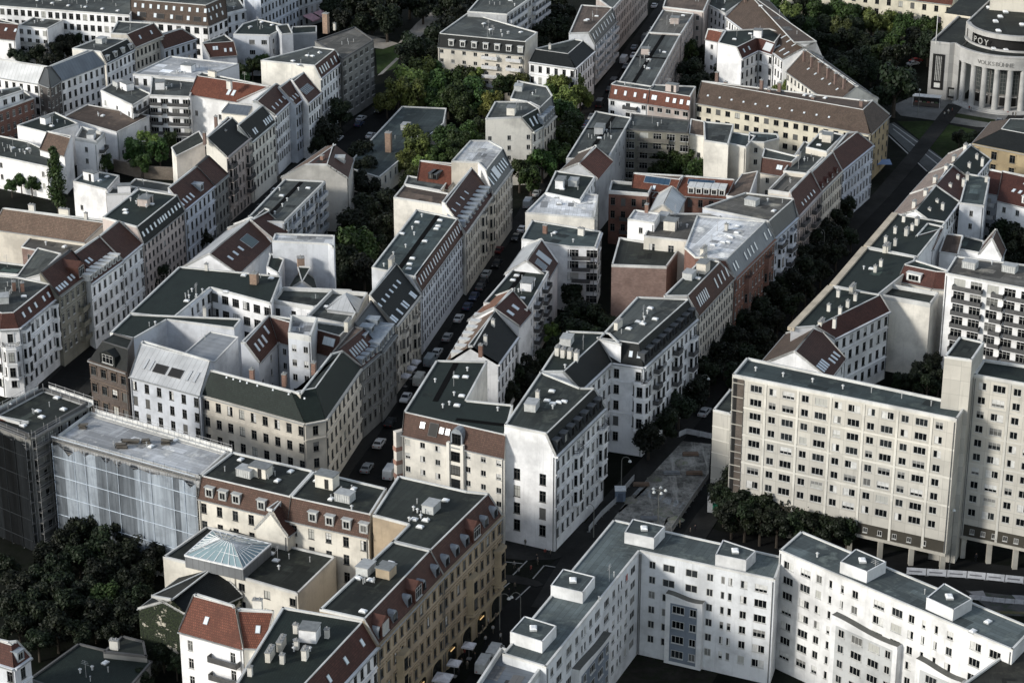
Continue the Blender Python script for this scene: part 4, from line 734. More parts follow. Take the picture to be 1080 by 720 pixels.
B('red brick courtyard wing with a dark roof terrace', [(642,204,e),(684,207,e),(689,197,e),(645,193,e)], 13.5, 0, {}, 'brick', 'green', fac={0:('alt',dict(crs=0))}, bal=[(0,.3,.6,(1,2))], parapet=.8, rnd=.4)
B('red-tiled courtyard roof with a row of blue solar panels, left one', [(666,198,e),(712,204,e),(722,186,t),(668,183,t)], 13.5, 2.6, {0:'F'}, 'brick', 'brownf', 'red', sky=[(0,5,.3,.75,.72,1.6,2.0,(.03,.06,.1)),(0,1,.5,.5,.2)], rnd=0)
B('red-tiled courtyard roof with solar panels above a white dormer strip, right one', [(712,205,e),(766,209,e),(775,190,t),(722,186,t)], 13.5, 2.6, {0:'F'}, 'brick', 'brownf', 'red', fac={0:('alt',dict(crs=0))}, sky=[(0,5,.25,.65,.75,1.6,2.0,(.03,.06,.1))], dorm=[(0,5,.3,.9,.1,'wht',1.6,1.7)], rnd=0)
B('narrow red monopitch roof with a pale firewall on its right', [(766,207,e),(789,210,t),(799,181,t),(783,184,e)], 14, 1.8, {}, 'lav', 'brownf', mono=True, rnd=0)
B('low red brick link roof above the barrel-like white roof', [(688,207,e),(722,212,e),(737,193,t),(712,186,t)], 12.5, 2.6, {0:'F'}, 'brick', 'red', 'red', rnd=0)
# --- left side of the middle street
B('Altbau with a brown roof of slim skylights left of the street parasols', [(381,388,e),(402,370,e),(373,345,t),(349,374,t)], 16, 4.2, {0:'F'}, 'dgrey', 'brownf', 'brown', {0:'altd'}, sky=[(0,6,.1,.7,.6,.6,1.9,(.35,.4,.42))], dorm=[(0,4,.15,.85,.05,'zin',1.3,1.4)], items=[('cl',367,345)])
B('Altbau with stacked blue zinc dormers and glazed roof cuts', [(402,372,e),(417,352,e),(391,318,t),(373,342,t)], 16, 4.2, {0:'F'}, 'dgrey', 'zdark', 'zdark', {0:'altd'}, dorm=[(0,6,.06,.94,.05,'zin',1.5,2.0),(0,3,.1,.9,.5,'zin',2.2,1.5)], rnd=.5)
B('sandstone Altbau with a steep black roof and two rows of white skylights', [(417,344,e),(443,311,e),(415,278,t),(389,312,t)], 16, 5, {0:'F'}, 'sand', 'dark', 'black', {0:'altd'}, sky=[(0,4,.08,.85,.15,.9,1.9),(0,3,.14,.9,.15,.9,1.9),(0,6,.15,.9,.66,.8,1.2)], items=[('cl',413,279)], rnd=0)
LS4 = B('very long pale blue house with a wide grey flat roof and zig-zag skylights', [(444,307,e),(489,245,e),(482,231,t),(439,222,t),(392,283,t),(438,293,t)], 15.5, 3.4, {0:1.4}, 'lav', 'teal', 'brown', {0:('fine',dict(st=2.7,sp=2.0))}, sky=[(0,6,.04,.3,.5,.6,1.8),(0,7,.36,.66,.5,.6,1.8),(0,6,.72,.97,.5,.6,1.8)], items=[('v',445,229),('v',435,242),('v',437,248),('v',428,261),('v',415,269),('v',405,281),('h',440,235),('h',424,247),('h',464,233),('h',462,239),('h',460,242),('h',448,255),('h',435,273),('h',432,279),('h',431,284)], rnd=0, name='apartment_block', seams=[((462,227),(421.5,283))])
B('cream Altbau with a red-brown roof and a column of grey box dormers', [(491,246,e),(520,205,e),(497,178,t),(466,214,t)], 16, 4.2, {0:'F'}, 'sand', 'brownf', 'brown', {0:'altd'}, dorm=[(0,9,.1,.97,.12,'zin',1.3,1.5)], sky=[(0,5,.1,.7,.7,.6,1.3)], wallx={3:'cream'}, rnd=0)
B('low courtyard wing with a red roof and cream weathered side wall', [(439,194,e),(473,199,e),(498,175,t),(443,170,t)], 14, 3.4, {0:'F'}, 'cream', 'brownf', 'red', {0:'rare'}, dorm=[(0,2,.35,.45,.3,'drk',1.5,1.5)], rnd=0)
B('cream flat-topped courtyard wall house with a long bare front', [(415,209,e),(466,217,e),(474,205,e),(426,196,e)], 15, 0, {}, 'cream', 'brownf', rnd=0)
B('cream rear annex with stone patches under the red courtyard roof', [(426,195,e),(465,202,e),(472,193,e),(430,186,e)], 14.5, 0, {}, 'cream', 'grey', rnd=0)
B('Altbau with a glazed black roof slope and white arched side wall', [(520,205,e),(540,178,e),(516,149,t),(496,149,t),(476,171,t),(504,172,t)], 16.5, 4, {0:3.2}, 'sand', 'pale', 'zdark', {0:'altd'}, sky=[(0,2,.2,.34,.5,.8,2.6),(0,1,.5,.5,.55,3.4,3,(.5,.52,.55)),(0,4,.65,.95,.5,.8,2.4)], wallx={5:'white'}, rnd=.6)
B('white house with steel-blue dormers and a dark glazed corner slope', [(574,134,e),(586,122,e),(577,92,t),(546,86,t),(538,105,t),(556,108,t)], 15, 4, {0:2.4}, 'sand', 'grey', 'zdark', {0:'alt'}, dorm=[(0,5,.1,.9,.15,'zin',1.5,2)], wallx={5:'white'}, items=[('u',547,95)], rnd=.5)
B('cream house with a dark glazed corner slope beside the street trees', [(512,126,t),(562,139,e),(576,131,e),(559,108,t),(522,108,t)], 15, 4, {1:2.6}, 'cream', 'grey', 'green', {0:('mod',dict(sp=5,w=1.0)),1:'alt'}, sky=[(1,3,.2,.8,.5,.8,2.4)], rnd=1)
# --- left court houses
B('grey-roofed balcony house with a black roof seam', [(258,234,e),(300,235,e),(343,192,e),(300,190,e)], 15.5, 0, {}, 'lav', 'grey', fac={0:('rare',dict(sp=3.5,skip=.2)),1:'log'}, bal=[(1,.12,.3,(0,1,2,3),(.5,.52,.54)),(1,.42,.62,(0,1,2,3),(.5,.52,.54)),(1,.75,.95,(0,1,2,3),(.5,.52,.54))], items=[('v',295,201),('v',315,201),('h',325,199),('v',303,212),('v',298,218),('h',297,207),('v',290,226),('h',279,224)], rnd=0, name='apartment_block', seams=[((318,192),(279,232))])
B('house with a red hipped roof and a bare stone-coloured firewall', [(297,187,e),(366,188,e),(372,167,e),(345,154,e)], 14.5, 3.4, {1:5,3:6,2:3}, 'stone', 'brown', 'brown', {1:'few'}, tiles={3:'tan'}, dorm=[(1,1,.6,.6,.3,'box',2.4,1.6)], items=[('cb',340,172,17)], rnd=0)
B('long single-storey school wing with a teal felt roof and brick stack', [(364,177,e),(400,188,e),(468,131,e),(471,115,e),(424,113,e)], 6, 0, {}, 'cream', 'teal', fac={0:'mod',1:('band',dict(n=14))}, items=[('ct',410,160),('u',428,136)], rnd=.3, name='school')
# --- right block
B('house with a steep brown gable roof behind the panel block', [(800,386,e),(874,400,e),(891,377,e),(829,352,e)], 14, 4.6, {1:'G',3:'G'}, 'white', 'gbrown', 'brown', {1:'few'}, tiles={3:'gbrown'}, sky=[(1,4,.12,.4,.3,.8,2.2),(1,3,.6,.9,.2,.8,1.8)], items=[('cl',866,345,18)], rnd=0)
X2 = B('house with a green roof, red inner slopes and cream street cornice, lower one', [(834,347,t),(880,357,e),(938,328,e),(926,311,t),(876,303,t)], 16, 3, {1:2.6}, 'white', 'green', 'dkred', {1:'alt'}, items=[('cs',884,313),('cs',902,317),('cs',894,324),('cs',874,328),('cs',886,331),('cs',880,343),('cl',899,308)], rnd=0)
X3 = B('house with a wide green-grey flat roof beside the dark street trees', [(878,302,e),(926,312,e),(960,285,e),(966,272,e),(912,262,e)], 18, 0, {}, 'cream', 'green', items=[('v',911,284),('h',919,284),('cs',929,281),('cs',923,287),('cl',936,265)], rnd=0)
B('house with a tall bare cream firewall topped by stepped walls', [(927,314,e),(981,324,e),(990,312,e),(938,303,e)], 17, 0, {}, 'cream', 'dark', parapet=.9, rnd=0)
B('cream courtyard house with dormers in a small red slope', [(947,295,e),(984,303,e),(997,304,e),(1003,287,t),(965,275,t)], 17, 3, {0:2,1:2}, 'cream', 'green', 'dkred', {0:('few',dict(sp=3.6,skip=0)),1:('few',dict(skip=0))}, dorm=[(0,1,.4,.45,.1,'wht',3.4,1.8)], rnd=.4)
X4 = B('house with a mossy green roof and seven small chimneys', [(914,261,e),(968,272,e),(984,252,e),(998,235,e),(944,226,e)], 18, 0, {}, 'white', 'green', items=[('cs',953,234),('cm',967,237),('cs',962,243),('cs',944,246),('cm',956,248),('cs',934,256),('cs',944,259),('cl',934,265)], rnd=0)
B('courtyard wing with a short red roof slope and white wall', [(957,270,e),(984,262,e),(996,240,t),(978,236,t)], 15.5, 2.6, {0:'F'}, 'white', 'green', 'red', {0:'few'}, rnd=0)
B('small red-roofed white wing between the green roofs', [(991,266,e),(1010,269,e),(1015,249,t),(998,247,t)], 14, 2.2, {}, 'white', 'brownf', fac={0:'few'}, mono=True, rnd=0)
B('low green-roofed wing with a brown gable wall by the dark courtyard tree', [(1008,263,e),(1036,268,e),(1038,255,e),(1016,249,e)], 14, 0, {}, 'white', 'green', rnd=.5)
for _p, _l, _c in (([(938,231,e),(991,241,e),(1011,213,e),(960,205,e)], 'white house with a pinkish street slope and chimneys, nearest of its row', 'green'), ([(960,205,e),(1011,213,e),(1025,191,e),(980,183,e)], 'white house with a dark red courtyard slope, middle of the pink-sloped row', 'dkred'), ([(980,183,e),(1025,191,e),(1044,168,e),(1000,163,e)], 'white house with a teal courtyard slope, farthest of the pink-sloped row', 'green')):
    B(_l, _p, 16, 3.2, {1:'G',3:'G'}, 'white', 'teal', _c, {1:'alt'}, tiles={3:'beige'}, items=[('cm',_p[0][0]+26,_p[0][1]-12,18.5),('cm',_p[0][0]+38,_p[0][1]-24,18.5),('cs',_p[0][0]+42,_p[0][1]-5,17),('cs',_p[0][0]+50,_p[0][1]-14,17),('cs',_p[0][0]+56,_p[0][1]-10,17)], rnd=0)
B('white courtyard tower house with small windows below the ochre building', [(1012,215,e),(1038,218,e),(1044,188,e),(1020,184,e)], 17, 0, {}, 'lav', 'teal', fac={0:('few',dict(sp=2.6,w=.9,skip=0))}, items=[('cm',1020,190),('cs',1040,192)], rnd=0)
B('white house with loggias under a dark red roof left of the drainpipe', [(1036,202,e),(1052,205,e),(1057,182,t),(1044,179,t)], 14, 3, {0:'F'}, 'lav', 'brownf', 'dkred', {0:('few',dict(sp=2.8,skip=0))}, bal=[(0,.4,.95,(0,1,2,3),(.6,.6,.6))], rnd=0)
B('white house under a broad dark red roof at the right picture edge', [(1052,211,e),(1110,225,e),(1112,192,t),(1057,181,t)], 14, 3.6, {0:'F'}, 'white', 'brownf', 'dkred', {0:('few',dict(sp=3,skip=0))}, sky=[(0,2,.12,.24,.45),(0,1,.2,.2,.8)], dorm=[(0,1,.5,.5,.1,'wht',3,1.8)], rnd=0)
B('ochre building with a grey hipped roof at the right picture edge', [(1026,151,e),(1112,168,e),(1122,130,e),(1046,128,e)], 13, 3, {0:7,1:7,2:7,3:6}, 'ochre', 'mid', 'gbrown', {0:('altd',dict(sp=4.6,w=1.6,hh=2.2))}, tiles={0:'black',3:'gbrown',1:'black',2:'black'}, rnd=0)
X8 = B('white balcony apartment block with a gravel roof', [(997,289,e),(1100,309,e),(1112,284,e),(1008,271,e)], 24, 0, {}, 'white', 'gravel', fac={0:('log',dict(st=2.9,sp=3.3,w=2.6,hh=2.0,mg=3.4))}, bal=[(0,.10,.40,tuple(range(8)),(.1,.1,.1)),(0,.5,.62,tuple(range(8)),(.1,.1,.1)),(0,.66,.96,tuple(range(8)),(.1,.1,.1))], items=[('u',1023,282),('v',1046,279),('u',1065,286)], rnd=0, name='apartment_block')
B('brown gabled attic behind the gravel-roofed balcony block', [(1033,268,e),(1056,272,e),(1060,262,e),(1038,257,e)], 15, 4, {1:'G',3:'G'}, 'white', 'brown', 'brown', rnd=0)
P1 = B('ten-storey grey panel block standing on concrete pillars', [(772.5,397,e),(1009,444,e),(1019.5,428.5,e),(787.5,379,e)], 31, 0, {}, 'panel', 'teal', fac={0:'plat'}, items=[('v',797,391),('v',826,397),('v',857,403),('v',889,410),('p',919,414),('p',951,420),('p',982,428)], name='panel_block', z0=4.0, rnd=0, parapet=.5, trim=(.62,.6,.54))
P1b = B('low windowless concrete annex at the end of the panel block', [(752,433,e),(770.5,437.5,e),(785,418,e),(770,411,e)], 17.5, 0, {}, 'panel', 'dark', name='stair_annex', rnd=0, trim=(.62,.6,.54))
P2 = B('concrete lift tower rising behind the panel block', [(996,377,e),(1025,381,e),(1038,362,e),(1012,356,e)], 41, 0, {}, 'panel', 'dark', name='lift_tower', rnd=0)
P3 = B('taller panel block in shade at the right picture edge', [(1027,397,e),(1120,414,e),(1127,394,e),(1037,381,e)], 37, 0, {}, 'panel', 'green', fac={0:'plat'}, name='panel_block', z0=4.6, rnd=0, parapet=.5, trim=(.5,.49,.45))
WL = B('white angular apartment block with two wings round a dark court', [(530,690,e),(576,704,e),(674.5,581.5,e),(817.5,612,e),(826,588,e),(647,548.5,e)], 20, 0, {}, (mat('plaster', (.63, .645, .66))), 'tealb', fac={1:'plat2',2:'plat2'}, name='apartment_block', rnd=.25, parapet=.25)
WR = B('white apartment block with a stepped-up roof at the bottom right', [(822,581,e),(1068,686,e),(1090,663,e),(845,560.6,e)], 22.5, 0, {}, (mat('plaster', (.66, .66, .655))), 'tealb', fac={0:'plat3'}, name='apartment_block', rnd=.25, parapet=.25, items=[('h',1042,656),('h',1026,666),('v',862,587)])
B('dark flat-roofed building at the bottom right picture corner', [(1013,724,e),(1067,685,e),(1100,668,e),(1120,760,e),(1010,765,e)], 20, 0, {}, 'white', 'sol', rnd=.3)
B('ribbed zinc roof with a white railing at the bottom picture edge', [(500,730,e),(528,687,e),(575,703,e),(545,745,e)], 18.5, 0, {}, 'white', 'zblue', parapet=1.0, rnd=0)

def street_cornice(bd, pts):
    org = bd['org']; b = MB(org)
    P = [at(x, y, bd['top']) for x, y in pts]
    for a, c in zip(P, P[1:]): b.seg(a, c, 1.5, bd['top']-.35, bd['top']+.42, 0)
    b.build('street_cornice', [mat('plaster', (.5, .43, .33))], bd['root'])
street_cornice(X2, [(834,347),(876,303)]); street_cornice(X3, [(878,302),(912,262)]); street_cornice(X4, [(914,261),(944,226)])
# ------------------------------------------------------------------ theatre
def circle3(a, b, c):
    ax, ay, bx, by, cx, cy = a.x, a.y, b.x, b.y, c.x, c.y
    d = 2*(ax*(by-cy)+bx*(cy-ay)+cx*(ay-by)); q = lambda x, y: x*x+y*y
    ux = (q(ax,ay)*(by-cy)+q(bx,by)*(cy-ay)+q(cx,cy)*(ay-by))/d; uy = (q(ax,ay)*(cx-bx)+q(bx,by)*(ax-cx)+q(cx,cy)*(bx-ax))/d
    return Vector((ux, uy, 0)), math.hypot(ax-ux, ay-uy)
def ring(b, c, r0, r1, a0, a1, z0, z1, n=40, m=0, mt=None):
    mt = m if mt is None else mt
    for k in range(n):
        p, q = a0+(a1-a0)*k/n, a0+(a1-a0)*(k+1)/n
        U = lambda r, a, z: Vector((c.x+r*math.cos(a), c.y+r*math.sin(a), z))
        b.face([U(r1,p,z0), U(r1,q,z0), U(r1,q,z1), U(r1,p,z1)], m, [(r1*p,z0),(r1*q,z0),(r1*q,z1),(r1*p,z1)])
        b.face([U(r0,q,z0), U(r0,p,z0), U(r0,p,z1), U(r0,q,z1)], m, [(r0*p,z0),(r0*q,z0),(r0*q,z1),(r0*p,z1)])
        b.face([U(r0,p,z1), U(r1,p,z1), U(r1,q,z1), U(r0,q,z1)], mt); b.face([U(r0,q,z0), U(r1,q,z0), U(r1,p,z0), U(r0,p,z0)], m)
def letters(word, size, depth):
    out = []
    for ch in word:
        cu = bpy.data.curves.new('letter', 'FONT'); cu.body = ch; cu.size = size; cu.extrude = depth; cu.align_x = 'CENTER'
        o = bpy.data.objects.new('letter', cu); COL.objects.link(o); bpy.context.view_layer.update()
        me = bpy.data.meshes.new_from_object(o.evaluated_get(bpy.context.evaluated_depsgraph_get())); bpy.data.objects.remove(o); bpy.data.curves.remove(cu); out.append(me)
    return out
def theatre():
    stone = mat('plaster', (.40, .395, .38)); st2 = mat('panel', (.36, .355, .34)); dk = mat('flat', (.012, .012, .012)); roof = mat('bitumen', RC['dark'])
    PX = [(1014,106.5),(1023.7,110.5),(1035,113),(1049,115),(1062.5,116),(1076,116.7)]
    Cq = [at(x, y, 1) for x, y in PX]; c, R = circle3(Cq[0], Cq[2], Cq[5])
    org = Vector((c.x, c.y, 0)); root = thing('theatre', 'grey stone theatre with a curved row of round columns and a recessed drum above', 'theatre', org)
    ang = [math.atan2(q.y-c.y, q.x-c.x) for q in Cq]; da = (ang[5]-ang[1])/4; a0 = ang[0]-abs(da)*.35 if da > 0 else ang[0]+abs(da)*.35
    a1 = ang[5]+da*5
    s = 1 if da > 0 else -1
    b = MB(org); ring(b, c, R-7, R+2.0, a0-.04*s, a1, 0, .35); ring(b, c, R-7, R+1.3, a0-.02*s, a1, .35, .7); ring(b, c, R-7, R+.9, a0, a1, .7, 1.0); b.build('steps', [stone], root)
    cols = ang+[ang[5]+da*k for k in (1, 2, 3, 4)]; cols = [ang[0], ]+[ang[1]+da*k for k in range(0, 9)]
    cm = MB()
    N = 16
    for k in range(N):
        p, q = 2*math.pi*k/N, 2*math.pi*(k+1)/N
        for z0, z1, r0, r1 in ((0, 12.2, .95, .86), (12.2, 12.5, 1.05, 1.05)):
            cm.face([(r0*math.cos(p), r0*math.sin(p), z0), (r0*math.cos(q), r0*math.sin(q), z0), (r1*math.cos(q), r1*math.sin(q), z1), (r1*math.cos(p), r1*math.sin(p), z1)])
    me = cm.mesh('column', [stone])
    for a in cols: link('column', me, root, Matrix.Translation((R*math.cos(a), R*math.sin(a), 1.0)))
    # back wall with tall glazed bays and doors between the columns
    b = MB(org); Rb = R-4.2; ring(b, c, Rb-.6, Rb, a0, a1, 1.0, 13.6, 48, 0); b.build('rear_wall', [mat('plaster', (.2, .19, .18))], root)
    for k in range(len(cols)-1):
        am = (cols[k]+cols[k+1])/2; d = Vector((-math.sin(am), math.cos(am), 0)); nn = Vector((math.cos(am), math.sin(am), 0)); M = frame_M(nn*(Rb+.1)+Vector((0, 0, 4.6)), d*-1, nn, Vector((0, 0, 1)))
        wb = MB(); W, Hh = 2.4, 7.2
        wb.box((0, 0, Hh/2), (W/2, 0, 0), (0, .05, 0), (0, 0, Hh/2), 1)
        for i in range(4): wb.box((-W/2+W*i/3, .08, Hh/2), (.07, 0, 0), (0, .06, 0), (0, 0, Hh/2))
        for i in range(7): wb.box((0, .08, Hh*i/6), (W/2, 0, 0), (0, .055, 0), (0, 0, .06))
        link('tall_window', wb.mesh('tall_window', [mat('flat', (.16, .165, .16)), mat('skyglass', (.05, .06, .06))]), root, M)
        db = MB(); db.box((0, .1, 1.3), (.95, 0, 0), (0, .1, 0), (0, 0, 1.3)); db.box((0, .12, 2.8), (1.15, 0, 0), (0, .16, 0), (0, 0, .14), 1)
        link('door', db.mesh('door', [dk, stone]), root, frame_M(nn*(Rb+.05)+Vector((0, 0, 1.0)), d*-1, nn, Vector((0, 0, 1))))
    b = MB(org); ring(b, c, R-4.8, R+1.0, a0, a1, 13.5, 17.2, 48, 0); ring(b, c, R+.2, R+1.25, a0, a1, 17.2, 17.7, 48, 0); b.build('entablature', [stone], root)
    # inscription on the entablature
    L = letters('VOLKSBÜHNE', 1.7, .1); aA = math.atan2(at(1027.5, 66, 15).y-c.y, at(1027.5, 66, 15).x-c.x); aB = math.atan2(at(1070, 71, 15).y-c.y, at(1070, 71, 15).x-c.x)
    im = MB()
    for k, m_ in enumerate(L):
        a = aA+(aB-aA)*(k+.5)/len(L); nn = Vector((math.cos(a), math.sin(a), 0)); d = Vector((-math.sin(a), math.cos(a), 0))*s; p = nn*(R+1.08)+Vector((0, 0, 14.5))
        for f in m_.polygons: im.face([p+d*m_.vertices[i].co.x+Vector((0, 0, 1))*m_.vertices[i].co.y+nn*m_.vertices[i].co.z for i in f.vertices])
    im.build('inscription', [mat('flat', (.24, .235, .225))], root)
    # left pylon block with the tall framed window
    bp = [at(977.5, 103, 0), at(997.5, 105.5, 0)]; d = (bp[1]-bp[0]).normalized(); nn = Vector((d.y, -d.x, 0)); back = -nn
    ca = Vector((c.x+(R+1.0)*math.cos(a0), c.y+(R+1.0)*math.sin(a0), 0))
    poly = [bp[0], bp[1], bp[1]+(ca-bp[1])*.35+back*1.6, ca, ca+back*30, bp[0]+back*38]
    b = MB(org)
    for i in range(len(poly)):
        p, q = poly[i], poly[(i+1) % len(poly)]; Lg = (q-p).length; b.face([p, q, q+Vector((0, 0, 17.5)), p+Vector((0, 0, 17.5))], 0, [(0, 0), (Lg, 0), (Lg, 17.5), (0, 17.5)])
    b.face([p+Vector((0, 0, 17.3)) for p in poly], 1)
    cen = [Vector((c.x+(R-.2)*math.cos(a0+(a1-a0)*k/30), c.y+(R-.2)*math.sin(a0+(a1-a0)*k/30), 17.36)) for k in range(31)]
    b.face(cen+[cen[-1]+back*40, ca+back*40+Vector((0, 0, 17.36))], 1)
    b.build('wall', [st2, roof], root)
    b = MB(org)
    for i in (0, 1, 2, 5): b.seg(poly[i], poly[(i+1) % 6], .5, 17.3, 17.8, -.2)
    b.build('parapet', [stone], root)
    m = bp[0]+(bp[1]-bp[0])*.48; w = MB(); W, Hh = 3.6, 11.0
    w.box((0, .04, Hh/2), (W/2, 0, 0), (0, .04, 0), (0, 0, Hh/2), 1)
    for x in (-W/2+.3, W/2-.3): w.box((x, .12, Hh/2), (.3, 0, 0), (0, .12, 0), (0, 0, Hh/2))
    for z in (.3, 2.4, Hh-.3): w.box((0, .115, z), (W/2-.6, 0, 0), (0, .115, 0), (0, 0, .3))
    for i in range(4): w.box((-.75+.5*i, .13, 6.6), (.06, 0, 0), (0, .05, 0), (0, 0, 4.1), 2)
    for z in (4.3, 6.0, 7.7, 9.2): w.box((0, .12, z), (W/2-.6, 0, 0), (0, .05, 0), (0, 0, .1))
    w.box((0, .1, 1.35), (W/2-.9, 0, 0), (0, .05, 0), (0, 0, .75), 2)
    link('framed_window', w.mesh('framed_window', [dk, mat('flat', (.05, .05, .05)), mat('flat', (.6, .6, .57))]), root, frame_M(m+Vector((0, 0, 3.0))-org, d*-1, nn, Vector((0, 0, 1))))
    w = MB(); w.box((0, .1, 1.6), (1.3, 0, 0), (0, .1, 0), (0, 0, 1.6)); w.box((0, .22, 1.6), (.9, 0, 0), (0, .04, 0), (0, 0, 1.1), 1)
    mm = bp[1]+(ca-bp[1])*.5; link('show_case', w.mesh('show_case', [dk, mat('flat', (.3, .3, .28))]), root, frame_M(mm+nn*-.6+Vector((0, 0, 1))-org, d*-1, nn, Vector((0, 0, 1))))
    # recessed drum above
    T = [at(1019.9, 23.9, 22), at(1047.4, 36.7, 22), at(1080, 40.2, 22)]; c2, R2 = circle3(*T)
    b0 = math.atan2(T[0].y-c2.y, T[0].x-c2.x); b1 = math.atan2(T[2].y-c2.y, T[2].x-c2.x); db_ = (b1-b0+math.pi) % (2*math.pi)-math.pi; b1 = b0+db_*1.8; sg = 1 if db_ > 0 else -1
    b = MB(org); ring(b, c2, R2-1.2, R2, b0, b1, 20.9, 22.3, 40); ring(b, c2, R2-1.0, R2-.5, b0, b0+(b1-b0)*.13, 17.3, 20.9, 10); ring(b, c2, R2-2.4, R2-2.0, b0, b1, 17.3, 20.9, 40, 1); ring(b, c2, R2-.3, R2+.4, b0, b1, 17.3, 17.9, 40)
    e0 = Vector((c2.x+R2*math.cos(b0), c2.y+R2*math.sin(b0), 0)); b.seg(e0, e0+back*44, .5, 17.3, 22.3, 0)
    b.build('drum_wall', [stone, dk], root)
    b = MB(org); rim = [Vector((c2.x+(R2-.4)*math.cos(b0+(b1-b0)*k/30), c2.y+(R2-.4)*math.sin(b0+(b1-b0)*k/30), 22.0)) for k in range(31)]
    b.face(rim+[rim[-1]+back*50, rim[0]+back*50]); ro = b.build('roof', [roof], root)
    for x, y in ((1043, 9),(1063, 10.5),(1060.5, 13.5),(1055, 18.5),(1050, 23.5),(1053, 33.5),(1078, 27)): 
        q = at(x, y, 22); link('roof_hatch', dome_mesh(), ro, Matrix.Translation(Vector((q.x, q.y, 22))-org) @ Matrix.Scale(1.6, 4))
    for x, y in ((1048, 52.5),(1061, 54)):
        q = at(x, y, 17.4); link('roof_hatch', dome_mesh(), ro, Matrix.Translation(Vector((q.x, q.y, 17.4))-org) @ Matrix.Scale(1.6, 4))
    q = at(1075, 9, 22); link('vent', vent_mesh(), ro, Matrix.Translation(Vector((q.x, q.y, 22))-org) @ Matrix.Scale(2.6, 4))
    L = letters('POY', 2.7, .06); im = MB()
    for k, m_ in enumerate(L):
        a = b0+(b1-b0)*.13+sg*(1.8+2.6*k)/R2; nn2 = Vector((math.cos(a), math.sin(a), 0)); dd = Vector((-math.sin(a), math.cos(a), 0))*sg; p = nn2*(R2-.6)+c2-org+Vector((0, 0, 18.0))
        for f in m_.polygons: im.face([p+dd*m_.vertices[i].co.x+Vector((0, 0, 1))*m_.vertices[i].co.y+nn2*m_.vertices[i].co.z for i in f.vertices])
    im.build('roof_sign', [mat('flat', (.42, .42, .4))], root)
    # fly tower walls behind
    b = MB(org); q = [at(1044, 4, 24), at(1125, 10, 24)]; q = [Vector((v.x, v.y, 17.3)) for v in q]
    for p, r in ((q[0], q[1]), (q[1], q[1]+back*20), (q[0]+back*20, q[0])): b.face([p, r, r+Vector((0, 0, 14)), p+Vector((0, 0, 14))])
    b.face([q[0]+Vector((0, 0, 14)), q[1]+Vector((0, 0, 14)), q[1]+back*20+Vector((0, 0, 14)), q[0]+back*20+Vector((0, 0, 14))]); b.build('fly_tower', [mat('plaster', (.56, .53, .46))], root)
    p0, p1 = at(996, 14, 18), at(1025, 18, 18); q = [Vector((p0.x, p0.y, 0)), Vector((p1.x, p1.y, 0))]
    b = MB(org)
    for p, r in ((q[0], q[1]), (q[1], q[1]+back*30), (q[0]+back*30, q[0])): b.face([p, r, r+Vector((0, 0, 18)), p+Vector((0, 0, 18))])
    b.face([v+Vector((0, 0, 18)) for v in (q[0], q[1], q[1]+back*30, q[0]+back*30)], 1)
    b.seg(q[0]+(q[1]-q[0])*.42, q[0]+(q[1]-q[0])*.72, .1, 14.2, 15.2, .06, 2); b.build('side_wing', [mat('plaster', (.6, .55, .45)), roof, dk], root)
    fp = at(987, 46, 17.5); fb = MB((0, 0, 0)); p = Vector((fp.x, fp.y, 17.4))-org; fb.bar(p, p+Vector((0, 0, 9)), .12, 0, 6); fb.box(p+Vector((.5, 0, 7.4)), (.5, 0, 0), (0, .04, 0), (0, 0, .9), 1); fb.build('flagpole', [mat('flat', (.6, .6, .58)), mat('flat', (.06, .05, .06))], root)
theatre()

# ------------------------------------------------------------------ extra parts of single houses
def V3(p, z=0): return Vector((p.x, p.y, z))
def prism(root, org, name, px, z, z0, wmat, rmat, rim=True):
    P = [at(x, y, z) for x, y in px]; b = MB(org)
    for i in range(len(P)):
        a, c = P[i], P[(i+1) % len(P)]; b.face([V3(a, z0), V3(c, z0), V3(c, z), V3(a, z)])
        if rim: b.seg(a, c, .2, z-.06, z+.12, -.08)
    b.face([V3(p, z) for p in P], 1); o = b.build(name, [wmat, rmat], root)
    cc = sum(P, Vector())/len(P); link('roof_hatch', dome_mesh(), o, Matrix.Translation(V3(cc, z)-org) @ Matrix.Scale(1.25, 4)); return o
wht = mat('plaster', (.66, .665, .665)); teal = roofmat('tealb')
for q in ([(658.7,561.5),(689.8,568),(701.5,555),(667.3,547.3)], [(580.9,617.3),(614.6,625),(627.6,608.2),(593.9,599.9)], [(538,666.5),(571.9,676.9),(586.9,660),(553.2,649.7)], [(754.6,584.9),(787,591.3),(797.4,581),(762.4,569.3)]):
    prism(WL['root'], WL['org'], 'stair_hut', q, 22.0, 20, wht, teal)
for q in ([(886.2,592.5),(914.6,603.2),(934.7,592.5),(902.8,578.8)], [(977.2,630.3),(1005.6,643.3),(1025.7,631.5),(996,615)]): prism(WR['root'], WR['org'], 'stair_hut', q, 24.5, 22.5, wht, teal)
def find_edge(bd, px0, px1, z):
    a = at(*px0, z); P = bd['P']; return min(range(len(P)), key=lambda i: (P[i]-Vector((a.x, a.y))).length)
